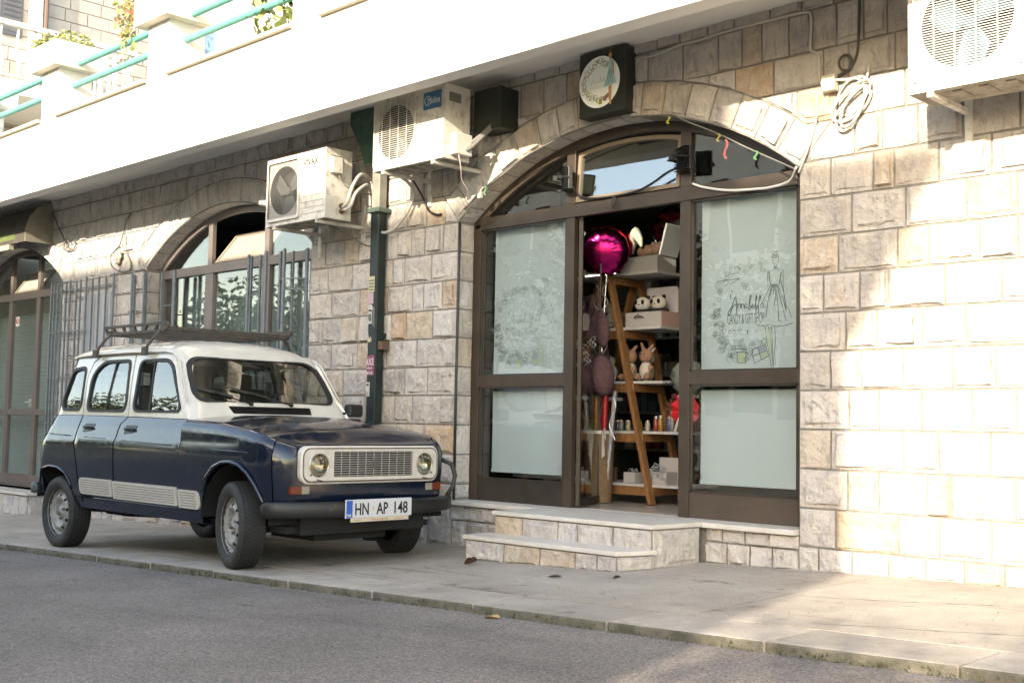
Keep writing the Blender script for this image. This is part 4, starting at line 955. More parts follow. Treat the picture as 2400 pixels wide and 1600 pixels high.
stick(-2.5580,-2.5066,1.64,1.74,mat('sticker_torn', (.55,.48,.34), .7),jag=.05); stick(-2.5014,-2.4706,1.79,1.97,mat('sticker_grey', (.13,.15,.15), .6),jag=.03)
stick(-2.5554,-2.4577,1.375,1.56,mat('sticker_purple', (.24,.075,.115), .6),jag=.015)
WT = mat('print_white', (.72,.62,.66), .6)
text('sticker_text', 'KADE', .085, WT, e, (-2.5529, -.1245, 1.468), sx=.42, depth=.0004, bold=.001); text('sticker_text', 'mobilarstvo', .034, WT, e, (-2.5529, -.1245, 1.435), sx=.44, depth=.0004); text('sticker_text', '067 011 500', .036, WT, e, (-2.5529, -.1245, 1.39), sx=.42, depth=.0004, bold=.0008)
stick(-2.5554,-2.5117,1.205,1.325,SW); stick(-2.5503,-2.5220,1.295,1.31,BLACK,y=-.1242,name='sticker_print'); stick(-2.5359,-2.5313,1.21,1.24,BLACK,y=-.1242,name='sticker_print')
e = None

# ------------------------------------------------------------------ projecting sign
e = empty('shop_sign', (.0, -.06, 3.2), 'square black box sign with a round white candy shop picture above the arch', 'sign')
m = M(); m.box(-.205,.215,-.12,.006,3.19,3.655); obj('box', m, mat('sign_black', (.022,.025,.018), .5), e, bevel=.004)
cx, cz, R_ = -.015, 3.425, .185
m = M(); m.lathe([(-.1265,.0001),(-.1265,R_),(-.119,R_)], (cx, 0, cz), 'y', 36, cap=False); obj('round_face', m, mat('sign_white', (1.2,1.25,1.15), .5), e)
m = M(); r = random.Random(9); fn = lambda x, z: (x, -.1275, z)
for i in range(54):
    a = radians(55+i*4.6); rr = .135+r.uniform(-.022,.022); ribbon(m, circ(cx+rr*cos(a), cz+rr*sin(a), r.uniform(.008,.02), 8), .003, fn, r.choice([0,0,1,2,3]), True)
m.prism([(cx+.0,cz-.165),(cx+.03,cz-.165),(cx+.03,cz-.13),(cx,cz-.13)], fn, lambda x, z: (x, -.1270, z), 2)
m.prism([(cx+.045,cz-.15),(cx+.095,cz-.12),(cx+.085,cz-.09),(cx+.035,cz-.12)], fn, lambda x, z: (x, -.1270, z), 3)
for l in ([(cx-.075,cz-.02),(cx-.05,cz+.03),(cx-.045,cz-.01)],[(cx-.035,cz-.005),(cx-.03,cz+.01),(cx-.02,cz-.005)],[(cx-.01,cz-.005),(cx-.005,cz+.01),(cx+.005,cz-.005)],[(cx+.015,cz+.035),(cx+.02,cz-.005)],[(cx+.03,cz-.005),(cx+.04,cz+.01)],[(cx+.045,cz+.035),(cx+.048,cz-.01)]): ribbon(m, l, .003, fn, 0)
for i in range(9): x = cx-.08+i*.015; ribbon(m, [(x, cz-.05), (x, cz-.03)], .003, fn, 4)
obj('wreath_print', m, [mat('print_dark', (.10,.11,.09), .7), mat('print_green', (.25,.32,.08), .7), mat('print_yellow', (.55,.42,.05), .7), mat('print_pink', (.50,.25,.26), .7), mat('print_mint', (.32,.42,.38), .7)], e, recalc=False)
fx = cx+.105
m = M(); g0 = lambda x, z: (x, -.135, z); g1 = lambda x, z: (x, -.1285, z)
m.prism([(fx-.022,cz+.13),(fx+.02,cz+.135),(fx+.014,cz+.07),(fx+.055,cz-.03),(fx-.055,cz-.05),(fx-.012,cz+.07)], g0, g1, 0)
m.prism([(fx-.012,cz-.05),(fx+.012,cz-.045),(fx+.012,cz-.13),(fx+.008,cz-.18),(fx-.002,cz-.18),(fx-.008,cz-.12)], g0, g1, 1)
m.prism(circ(fx,cz+.172,.013,10,ry=.019), g0, g1, 1); m.prism(circ(fx,cz+.20,.014,10,ry=.016), g0, g1, 2); m.prism([(fx-.004,cz+.13),(fx+.004,cz+.13),(fx+.004,cz+.16),(fx-.004,cz+.16)], g0, g1, 1)
m.prism([(fx+.02,cz+.13),(fx+.028,cz+.12),(fx+.033,cz+.03),(fx+.026,cz+.03)], g0, g1, 1)
for q in (-.03,-.01,.012,.03): ribbon(m, [(fx+q*.3, cz+.07), (fx+q, cz-.04)], .002, lambda x, z: (x, -.1362, z), 3)
obj('woman_cutout', m, [mat('dress_mint', (.55,.85,.80), .6), mat('skin_print', (.7,.4,.2), .6), mat('hair_print', (.10,.08,.05), .6), MATS['print_dark']], e, recalc=False)

# ------------------------------------------------------------------ wall cables at the right, junction box and coil
cable('cable', [(.215,-.01,3.575),(.35,-.015,3.56),(.47,-.02,3.565),(.62,-.02,3.585),(.76,-.02,3.582),(.95,-.02,3.592),(1.094,-.02,3.595),(1.35,-.02,3.592),(1.56,-.02,3.585),(1.605,-.02,3.56),(1.607,-.02,3.45),(1.604,-.02,3.34),(1.635,-.02,3.315),(1.66,-.02,3.28),(1.664,-.02,3.2),(1.668,-.02,3.13),(1.69,-.02,3.10)], .009, CABLEW, 'white cable running from the sign along the top course to the junction box')
m = M(); m.box(1.70,1.79,-.065,-.01,3.045,3.145); tag(obj('junction_box', m, mat('ivory_plastic', (.62,.56,.42), .5), bevel=.006), 'small ivory junction box on the stones above the coiled cable', 'box')
coil = []
for i in range(100):
    t = i*.27; k = i/100; a_ = .55+.35*sin(k*9); rx = .075+.03*sin(k*14); rz = .145+.02*cos(k*11)
    u, v = rx*cos(t), rz*sin(t); coil.append((1.885+u*cos(a_)+v*sin(a_)+.01*sin(k*20), -.035-.012*sin(t*.7), 2.95-u*sin(a_)*.6+v*cos(a_)-.02*k))
cable('cable_coil', coil, .0085, CABLEW, 'tangled coil of white cable hanging on the sunlit stones', 'cable coil', sm=False)
cable('cable', [(1.79,-.04,3.11),(1.86,-.03,3.10),(1.95,-.03,3.10),(1.985,-.03,3.09),(2.0,-.03,3.17)], .009, CABLEW, 'short white cable between the junction box and the coil')
cable('cable', [(1.93,-.015,3.67),(1.93,-.015,3.5),(1.928,-.02,3.35),(1.915,-.02,3.24),(1.87,-.02,3.165),(1.82,-.025,3.17),(1.80,-.025,3.215),(1.82,-.025,3.25),(1.86,-.025,3.25),(1.885,-.025,3.21),(1.86,-.025,3.16),(1.81,-.025,3.14),(1.795,-.03,3.12)], .008, mat('brown_cable', (.07,.06,.045), .6), 'dark cable dropping from the balcony and looping beside the junction box')
cable('cable', [(1.70,-.03,3.09),(1.665,-.02,3.07),(1.648,-.02,3.02),(1.645,-.02,2.9),(1.61,-.02,2.78),(1.55,-.02,2.64),(1.52,-.02,2.58)], .007, CABLEW, 'white cable falling from the junction box to the arch springing')
# cables and the flower on the left wall
cable('cable', [(-9.0,-.02,3.5),(-8.85,-.02,3.35),(-8.72,-.02,3.22),(-8.6,-.03,3.12),(-8.5,-.04,3.03),(-8.45,-.05,3.08),(-8.52,-.05,3.13),(-8.6,-.04,3.06),(-8.55,-.04,3.0),(-8.38,-.03,3.0),(-8.33,-.02,3.06),(-8.42,-.02,3.12)], .009, CABLEG, 'grey cable with a small coil beside the awning')
cable('cable', [(-7.0,-.015,3.28),(-7.1,-.015,3.2),(-7.14,-.02,3.08),(-7.18,-.03,2.98),(-7.22,-.03,2.92)], .008, CABLEG, 'cable dropping from the mortar joint to the metal flower')
cable('cable', [(-7.22,-.03,2.93),(-7.40,-.03,2.84),(-7.40,-.03,2.74),(-7.25,-.03,2.66),(-7.02,-.03,2.62),(-6.92,-.03,2.66),(-6.95,-.03,2.75),(-7.03,-.03,2.84),(-7.06,-.03,2.95),(-7.05,-.03,3.03)], .007, CABLEG, 'loose loop of cable hanging round the metal flower')
m = M()
for i in range(6): a = i*pi/3; m.ball((-7.20+.055*cos(a), -.05, 2.80+.055*sin(a)), (.035,.014,.035), 8, 6)
m.ball((-7.20,-.055,2.80), (.04,.02,.04), 8, 6); m.tube([(-7.20,-.05,2.80),(-7.20,0,2.80)], .01, 6)
tag(obj('metal_flower', m, mat('flower_beige', (.36,.33,.28), .6), smooth=True), 'beige flower shaped lamp base on the stone wall between the arches', 'ornament')

# ------------------------------------------------------------------ awning at the far left
e = empty('awning', (-10.4, -.15, 3.1), 'dark rounded awning with faded lettering over the left door', 'awning')
prof = [(.0,3.62),(-.10,3.61),(-.22,3.54),(-.31,3.42),(-.35,3.28),(-.35,3.12)]
m = M(); n = len(prof); m.add([(x, y, z) for x in (-11.6,-9.02) for y, z in prof], [(i, i+1, i+1+n, i+n) for i in range(n-1)]); obj('cover', m, mat('awning_cloth', (.055,.048,.04), .8, col2=(.085,.075,.06), scale=5), e, solid=.006, smooth=True)
m = M(); m.prism([(y, z) for y, z in prof]+[(0.0,3.12)], lambda y, z: (-9.02, y, z), lambda y, z: (-9.0, y, z)); obj('end_cap', m, mat('awning_end', (.20,.185,.145), .8, col2=(.27,.25,.20), scale=9), e)
m = M(); m.box(-11.6,-9.45,-.36,-.30,3.055,3.12); obj('front_bar', m, mat('bar_cream', (.40,.38,.28), .6), e)
m = M(); m.add([(-11.6,-.352,3.17),(-9.3,-.352,3.17),(-9.3,-.355,3.26),(-11.6,-.355,3.26)], [(0,1,2,3)]); obj('green_band', m, mat('band_green', (.09,.13,.03), .8, col2=(.14,.17,.06), scale=8), e, recalc=False)
text('lettering', 'armiciella', .17, mat('faded_grey_print', (.14,.13,.115), .8), e, (-10.6,-.36,3.32), ydir=(0,.28,1), sx=1.1, depth=.0005, bold=-.003)
# ------------------------------------------------------------------ the other side of the street
opp = empty('opposite_building', (-8, -16, 0), 'long rendered building across the street with flaring eaves', 'building')
YO = -13.0
OW = mat('opposite_render', (.85,.76,.64), .9, col2=(.93,.85,.74), scale=1.5)
prof = [(-16,-.4),(5.085,-.1),(5.085,6.28),(5.67,7.38),(5.67,7.50),(-16,7.50)]
m = M(); m.prism(prof, lambda x, z: (x, YO, z), lambda x, z: (x, YO-8, z)); obj('walls', m, OW, opp)
m = M(); m.box(.9+2.67,1.68+2.67,YO-1.2,YO-.4,7.5,9.5); obj('chimney', m, OW, opp)
m = M(); m.prism([(-16.3,7.505),(5.5,7.505),(3.2,7.62),(-14,7.62)], lambda x, z: (x, YO-.05, z), lambda x, z: (x, YO-7.9, z)); obj('roof', m, mat('roof_tile', (.40,.16,.08), .8, col2=(.5,.22,.12), scale=8), opp)
GD = mat('opposite_glass', (.02,.025,.03), .1); SH = mat('shutter_brown', (.10,.05,.03), .6)
for i in range(6):
    x = -14+i*3.3
    for z in (1.2, 4.4):
        w = M(); w.box(x-.55,x+.55,YO,YO+.05,z,z+1.6); f = obj('window', w, WHF, opp); w = M(); w.box(x-.47,x+.47,YO+.05,YO+.055,z+.08,z+1.52); obj('pane', w, GD, f)
        for s in (-1,1): w = M(); w.box(x+s*.58,x+s*1.1,YO,YO+.04,z-.02,z+1.62); obj('shutter', w, SH, opp)
rnd = random.Random(21)
m = M()
for i in range(64):
    x = -7.5+i*.19; leaves(m, (x, YO-.1, 7.56+.05*sin(i*1.3)), (.16,.12,.10+.05*rnd.random()), 16, .09, rnd)
tag(obj('roof_creeper', m, LEAFD, recalc=False), 'dark creeper trailing along the eaves across the street', 'plant')
def tree(label, x, y, h, r, n, s, seed, lowz=1.5, group='trees across the street', gm=None):
    rnd = random.Random(seed); z0 = zk(x)-.2
    e = empty('street_tree', (x, y, z0), label, 'tree', group)
    m = M(); m.tube([(x,y,z0),(x+.05,y,z0+h*.3),(x-.04,y+.05,z0+h*.6),(x,y,z0+h*.9)], [.13,.10,.07,.03], 8)
    tips = []
    for i in range(9):
        a = rnd.uniform(0, 2*pi); zz = z0+h*rnd.uniform(.3,.75); q = r*rnd.uniform(.4,.9); t = (x+q*cos(a), y+q*.7*sin(a), zz+h*rnd.uniform(.1,.25)); tips.append(t)
        m.tube([(x,y,zz),((x+t[0])/2,(y+t[1])/2,zz+h*.08),t], [.05,.03,.012], 5)
    obj('trunk', m, mat('bark', (.10,.075,.05), .9), e, smooth=True)
    m = M()
    for t in tips: leaves(m, t, (r*.42, r*.36, h*.13), n//9, s, rnd)
    for i in range(8): a = rnd.uniform(0, 2*pi); q = rnd.uniform(0,.7)*r; leaves(m, (x+q*cos(a), y+q*.6*sin(a), z0+rnd.uniform(lowz, h)), (r*.35, r*.3, h*.12), n//12, s, rnd)
    obj('crown', m, gm or LEAFG, e, recalc=False); return e
tree('leafy tree across the street opposite the arched window', -4.6, -10.9, 5.0, 1.9, 2600, .15, 1)
tree('broad tree across the street opposite the parked car', -8.4, -10.6, 5.2, 2.2, 2600, .16, 2, gm=LEAFD)
tree('tall tree across the street opposite the left door', -12.5, -10.8, 4.8, 1.9, 2200, .15, 3)
tree('round tree far down the street, left of the opposite house', -24, -12.5, 5.6, 2.6, 2400, .2, 11)
tree('lower tree far down the street beyond the round one', -30, -14, 4.6, 2.6, 2000, .2, 12)
tree('olive toned tree at the far end of the street', -38, -15, 6, 3.2, 2000, .24, 13, gm=LEAFD)
for i, (x, y, h, lab) in enumerate(((-18.5,-15,4.2,'added dark bushy tree touching the left end of the opposite house'),(-21,-17,5.2,'added dark bushy tree set back behind the round tree'),(-27,-18,5.4,'added dark bushy tree between the round tree and the far house'),(-34,-17,5.0,'added dark bushy tree in front of the far house'))): tree(lab, x, y, h, 2.6, 2200, .24, 40+i, lowz=.6, gm=LEAFD)  # unseen trees added to darken the horizon mirrored in the car side
fh = empty('far_house', (-33,-24,-1), 'pale house with an orange roof far down the street', 'building')
m = M(); m.box(-39,-27,-30,-22,-1.5,4.6); obj('walls', m, OW, fh); m = M(); m.prism([(-22-.4,4.6),(-30.4,4.6),(-26,6.8)], lambda y, z: (-39.4,y,z), lambda y, z: (-26.6,y,z)); obj('roof', m, MATS['roof_tile'], fh)
# shrubs whose shade dapples the pavement on the right
def shrub(label, x, y, z0, z1, rx, n, s, seed):
    rnd = random.Random(seed); e = empty('shrub', (x, y, 0), label, 'shrub', 'shrubs across the street')
    m = M()
    for i in range(5): m.tube([(x,y,0),(x+rnd.uniform(-rx,rx)*.7,y+rnd.uniform(-.3,.3),(z0+z1)/2),(x+rnd.uniform(-rx,rx),y,z1)], [.03,.02,.008], 5)
    obj('stem', m, MATS['bark'], e)
    m = M()
    for i in range(16): leaves(m, (x+rnd.uniform(-rx,rx), y+rnd.uniform(-.5,.5), rnd.uniform(z0, z1)), (.42,.3,.16), n//16, s, rnd)
    obj('foliage', m, LEAFG, e, recalc=False)
shrub('thin tall shrub across the street beyond the building corner', 5.95, -11.8, 2.5, 4.15, .95, 1300, .11, 5)
shrub('dense pale shrub across the street just right of the thin one', 6.9, -11.9, 2.3, 4.0, .9, 1100, .11, 15)
shrub('spreading shrub across the street facing the sunlit wall', 9.0, -12.0, 1.6, 4.1, 1.4, 620, .13, 6)
shrub('far shrub across the street at the right', 11.6, -12.0, 1.4, 4.0, 1.3, 520, .13, 7)
shrub('low shrub across the street near the camera side', 7.6, -11.0, .3, 2.0, 1.3, 420, .13, 8)
m = M(); m.box(5.2, 22, -13.4, -13.2, -.1, 1.1); tag(obj('garden_wall', m, OW), 'low rendered garden wall across the street', 'wall')
# distant hill seen only in reflections
m = M(); n = 40
pts = [(-700+1400*i/n, -420, 25+30*sin(i*.35)+14*sin(i*.9)) for i in range(n+1)]
m.add([(x, y, -5) for x, y, z in pts]+[(x, y-60, z) for x, y, z in pts]+[(x, y-400, -5) for x, y, z in pts], [(i, i+1, i+n+2, i+n+1) for i in range(n)]+[(i+n+1, i+n+2, i+2*n+3, i+2*n+2) for i in range(n)])
tag(obj('hills', m, mat('hill_green', (.10,.12,.08), .9), smooth=True), kind='structure')

# ------------------------------------------------------------------ neighbour building behind the balcony, top left
nb = empty('neighbour_building', (-15, 3, 0), 'pale stone block building with a white balustrade behind the balcony', 'building')
m = M(); m.box(-22, -15.0, -2.5, 12, 0, 13); obj('walls', m, mat('neighbour_mortar', (.34,.30,.27), .9), nb)
r = random.Random(8); NBS = mat('neighbour_stone', (.42,.37,.33), .85, col2=(.50,.45,.40), scale=3, objrand=.1, bump=.003, bscale=40)
nbs = []
for i in range(19):
    z = 5.0+i*.235; y = -.9-r.uniform(0,.5)
    while y < 7:
        w = r.choice([.42,.5,.58]); mm = M(); mm.box(-15.001, -14.985+r.uniform(-.004,.004), y+.008, y+w-.008, z+.008, z+.227); nbs.append(mm); y += w
nbs = nbs[:300]
for mm in nbs: obj('block', mm, NBS, nb, recalc=False)
NBW = mat('neighbour_white', (.72,.70,.64), .7)
m = M(); m.box(-14.99,-13.0,-2.5,3.1,6.0,6.22); obj('balcony_slab', m, NBW, nb)
m = M(); m.box(-13.1,-13.0,-2.5,3.1,7.08,7.16); m.box(-14.98,-13.1,3.0,3.1,7.08,7.16); m.box(-13.08,-13.02,-2.5,3.1,6.27,6.31); obj('handrail', m, NBW, nb)
y = -2.4
while y < 3.1:
    m = M(); m.tube([(-13.05,y,6.22),(-13.05,y+.04,6.45),(-13.05,y-.02,6.75),(-13.05,y,7.08)], [.02,.045,.028,.02], 6); obj('baluster', m, NBW, nb, smooth=True); y += .27
for i in range(6): x = -13.35-i*.27; m = M(); m.tube([(x,3.05,6.22),(x-.03,3.05,6.45),(x+.02,3.05,6.75),(x,3.05,7.08)], [.02,.045,.028,.02], 6); obj('baluster', m, NBW, nb, smooth=True)
m = M(); m.box(-14.98,-14.85,2.05,2.25,5,13); obj('pilaster', m, NBW, nb)
m = M(); m.tube([(-14.86,2.32,5),(-14.86,2.32,12)], .04, 8); obj('drainpipe', m, mat('pipe_brown', (.14,.08,.06), .6), nb)
w = M(); w.box(-14.985,-14.95,1.55,1.95,7.55,8.9); f = obj('window', w, mat('shutter_frame', (.10,.10,.12), .6), nb)
for i in range(14): w = M(); w.add([(-14.945,1.60,7.62+i*.09),(-14.945,1.90,7.62+i*.09),(-14.915,1.90,7.66+i*.09),(-14.915,1.60,7.66+i*.09)], [(0,1,2,3)]); obj('slat', w, mat('shutter_slat', (.22,.22,.25), .6), f, recalc=False, solid=.006)
m = M(); m.box(-14.99,-12.6,-3,12,3.3,4.6); obj('lower_wall', m, CREAM, nb)

# ------------------------------------------------------------------ plants on the balcony
def plant(name, m, mats, loc, label, cat='plant'):
    e = empty(name, loc, label, cat); tag(obj('foliage', m, mats, e, recalc=False), kind='stuff')
rnd = random.Random(31)
m = M(); leaves(m, (-7.17,-.76,5.09), (.34,.28,.10), 420, .05, rnd); leaves(m, (-7.36,-.98,5.04), (.18,.08,.07), 120, .05, rnd)
plant('potted_plant', m, mat('leaf_pale', (.20,.24,.06), .6, col2=(.32,.34,.12), scale=20), (-7.17,-.76,5.02), 'pale green plant growing from the left concrete planter')
m = M()
for i in range(7):
    x = -5.72+rnd.uniform(-.12,.14); y = -.85+rnd.uniform(-.1,.1); z = 5.6
    for j in range(22):
        z -= .045; x += rnd.uniform(-.012,.012)
        if z < 4.62+i*.05: break
        leaves(m, (x, y, z), (.03,.03,.03), 2, .06, rnd, 1.5, 0); 
        if rnd.random() < .35: leaves(m, (x, y, z), (.03,.03,.03), 3, .045, rnd, 0, 1)
m.tube([(-5.72,-.85,5.6),(-5.55,-.8,5.62),(-5.2,-.7,5.03)], .006, 5)
plant('hanging_flowers', m, [MATS['leaf_pale'], mat('coral_flower', (.65,.20,.14), .7)], (-5.2,-.7,5.02), 'coral flowering strands hanging in front of the stone block wall')
m = M()
for i in range(8):
    x = -3.3+rnd.uniform(-.3,.33); y = -.72; z = 5.1
    m.tube([(x,y,5.1),(x+.02,y,4.8),(x,y,4.55)], .005, 4, mi=1)
    while z > 4.42+abs(x+3.2)*.3: z -= rnd.uniform(.04,.08); leaves(m, (x+rnd.uniform(-.05,.05), y, z), (.04,.04,.04), 2, .12, rnd, 1.2)
plant('hanging_vine', m, [mat('vine_leaf', (.10,.14,.035), .5, col2=(.24,.28,.08), scale=12), MATS['bark']], (-3.3,-.72,5.0), 'broad leaved green vine hanging over the teal rails')
m = M(); leaves(m, (-9.9,-.75,4.36), (.35,.15,.08), 260, .045, rnd)
plant('flower_clump', m, TERRA, (-9.9,-.75,4.24), 'red flowers on the balcony edge at the far left', 'flowers')
# ------------------------------------------------------------------ the car
CX, CY = -1.40, -1.385
car = empty('parked_car', (CX, CY, 0), 'dark blue small old estate car with a white roof and a roof rack', 'car')
def paint(name, col, col2):
    m = mat(name, col, .22, col2=col2, scale=5, ramp=(.3,.75), coat=.45, spec=.5, bump=.0022, bscale=3.2)
    nt = m.node_tree; N = nt.nodes; L = nt.links; b = N['Principled BSDF']
    geo = N.new('ShaderNodeNewGeometry'); n = N.new('ShaderNodeTexNoise'); n.inputs['Scale'].default_value = 18; n.inputs['Detail'].default_value = 8; L.new(geo.outputs['Position'], n.inputs['Vector'])
    r = N.new('ShaderNodeMapRange'); r.inputs[1].default_value = .5; r.inputs[2].default_value = .8; r.inputs[3].default_value = .12; r.inputs[4].default_value = .32; L.new(n.outputs[0], r.inputs[0]); L.new(r.outputs[0], b.inputs['Roughness'])
    b.inputs['Coat Roughness'].default_value = .08
    return m
BLUE = paint('navy_paint', (.003,.0078,.020), (.005,.0108,.026)); WHITE = paint('ivory_paint', (.60,.57,.50), (.68,.65,.58))
RUB = mat('rubber', (.014,.014,.015), .6); TYRE = mat('tyre_rubber', (.018,.018,.018), .75, col2=(.032,.031,.029), scale=20); BUMP = mat('worn_black_bumper', (.012,.012,.013), .45, col2=(.05,.042,.036), scale=26, ramp=(.58,.72))
RIM = mat('wheel_grey', (.20,.195,.18), .5, col2=(.32,.31,.29), scale=22, ramp=(.35,.6)); INNER = mat('car_interior', (.015,.015,.016), .8); CHROME = mat('dull_chrome', (.45,.42,.38), .3, metal=.9)
PLAST = mat('ivory_plastic_trim', (.50,.47,.42), .5, col2=(.58,.55,.49), scale=14); CGLASS = glass_mat('car_glass', (.55,.61,.59), minr=.15)
stain(BLUE, 2.6, .56, .68, (2.6,2.3,1.9)); stain(BLUE, 70, .68, .74, (9,8,6), None, 3); stain(WHITE, 2.4, .55, .7, (.82,.80,.74)); stain(WHITE, 30, .66, .74, (.55,.45,.35))
def W(z): return interp(z, [.25,.35,.5,.65,.80,.815,.9,1.0], [.705,.728,.750,.762,.768,.755,.738,.705])
def WG(z): return interp(z, [.98,1.15,1.3,1.45,1.5], [.705,.682,.655,.622,.61])
def XR(z): return interp(z, [.25,.4,.65,.83,1.0,1.42,1.5], [-4.30,-4.36,-4.37,-4.30,-4.20,-4.05,-4.02])
XF = -.915; RC = .20; XFR = XF-RC
def ZS(x): return interp(x, [-2.1,-1.6,-1.3,-1.1,-.98,-.9], [.985,.968,.932,.895,.862,.850])
RT = .055
def Pf(s, h):  # front clip: s runs along the plan outline, h up and over the shoulder
    def plan(s):
        if s <= XFR: return Vector((s, 0, 0)), 0, None
        th = (s-XFR)/RC
        if th < pi/2: return Vector((XFR+RC*sin(th), -RC+RC*cos(th), 0)), th, None
        return Vector((XF+.0, -RC-(s-XFR-RC*pi/2), 0)), pi/2, None
    p, th, _ = plan(s)
    zs = ZS(p.x)-(.0 if th < pi/2 else 0)
    ins = 0; z = h; RT2 = RT+.03*min(1, th)
    if h > zs-RT2:
        ph = min((h-(zs-RT2))/RT2, pi/2); ins = RT2*(1-cos(ph)); z = zs-RT2+RT2*sin(ph)
    w = W(min(z, .8)) if z < .8 else W(.8)
    crz = .80-.0235*(p.x+2.03)
    if z > crz: w -= .012+.03*(z-crz)*min(1, max(0, -(p.x+1.1))*2)
    xx = p.x; vv = w+p.y
    bow = .018*(1-(vv/.6)**2) if th >= pi/2 else 0
    under = max(0, .52-z)*.10 if th > .6 else 0
    return (xx-ins*sin(th)+bow-under*sin(th), -(vv-ins*cos(th)), z)
SEND = lambda v: XFR+RC*pi/2+(.765-RC-v)   # s at which half width v is reached on the front face
def side(sgn, f): return lambda a, b: (lambda p: (p[0], CY+p[1]*sgn, p[2]))(f(a, b))
def Pb(x, z):  # lower body side behind the front clip
    w = W(z); crz = .80-.0235*(x+2.03)
    if abs(z-crz) < .0: pass
    r = .13; xr = XR(z)
    if x < xr+r: t = min(1, (xr+r-x)/r); w -= r*(1-sqrt(max(0, 1-t*t)))
    return (x, -w, z)
def Pg(x, z):
    w = WG(z); r = .13; xr = XR(z)
    if x < xr+r: t = min(1, (xr+r-x)/r); w -= r*(1-sqrt(max(0, 1-t*t)))
    xf = XFS(z); r = .05
    if x > xf-r: t = min(1, (x-xf+r)/r); w -= r*(1-sqrt(max(0, 1-t*t)))
    return (x, -w, z)
def XFS(z): return interp(z, [.98,1.0,1.1,1.17,1.3,1.42,1.5], [-2.045,-2.05,-2.125,-2.175,-2.27,-2.365,-2.44])
def panel(name, outline, holes, f, material, sgn, step=.05, solid=.012, parent=None):
    return obj(name, cdt(outline, holes, step, side(sgn, f)), material, parent or car, smooth=True, solid=solid)
GAP = .004
FDW = roundpoly([(-2.86,1.035,.07),(-2.89,1.425,.07),(-2.49,1.425,.10),(-2.385,1.375,.08),(-2.175,1.06,.07),(-2.21,1.035,.05)], .06)
RDW = roundpoly([(-3.60,1.035,.06),(-3.62,1.33,.12),(-3.47,1.432,.12),(-3.04,1.432,.06),(-2.97,1.10,.08),(-3.0,1.035,.05)], .06)
RQW = roundpoly([(-4.02,1.04,.05),(-4.05,1.12,.05),(-3.97,1.375,.05),(-3.75,1.395,.06),(-3.70,1.10,.06),(-3.73,1.04,.04)], .05)
front_arch = [(-1.80,.30),(-1.79,.42),(-1.745,.50),(-1.69,.60),(-1.60,.672),(-1.50,.705),(-1.40,.712),(-1.30,.695),(-1.20,.645),(-1.12,.575),(-1.06,.49),(-1.035,.41),(-1.03,.37)]
rear_arch = [(-4.275,.36),(-4.285,.50),(-4.24,.562),(-4.10,.59),(-3.95,.585),(-3.83,.55),(-3.76,.50),(-3.72,.42),(-3.70,.33)]
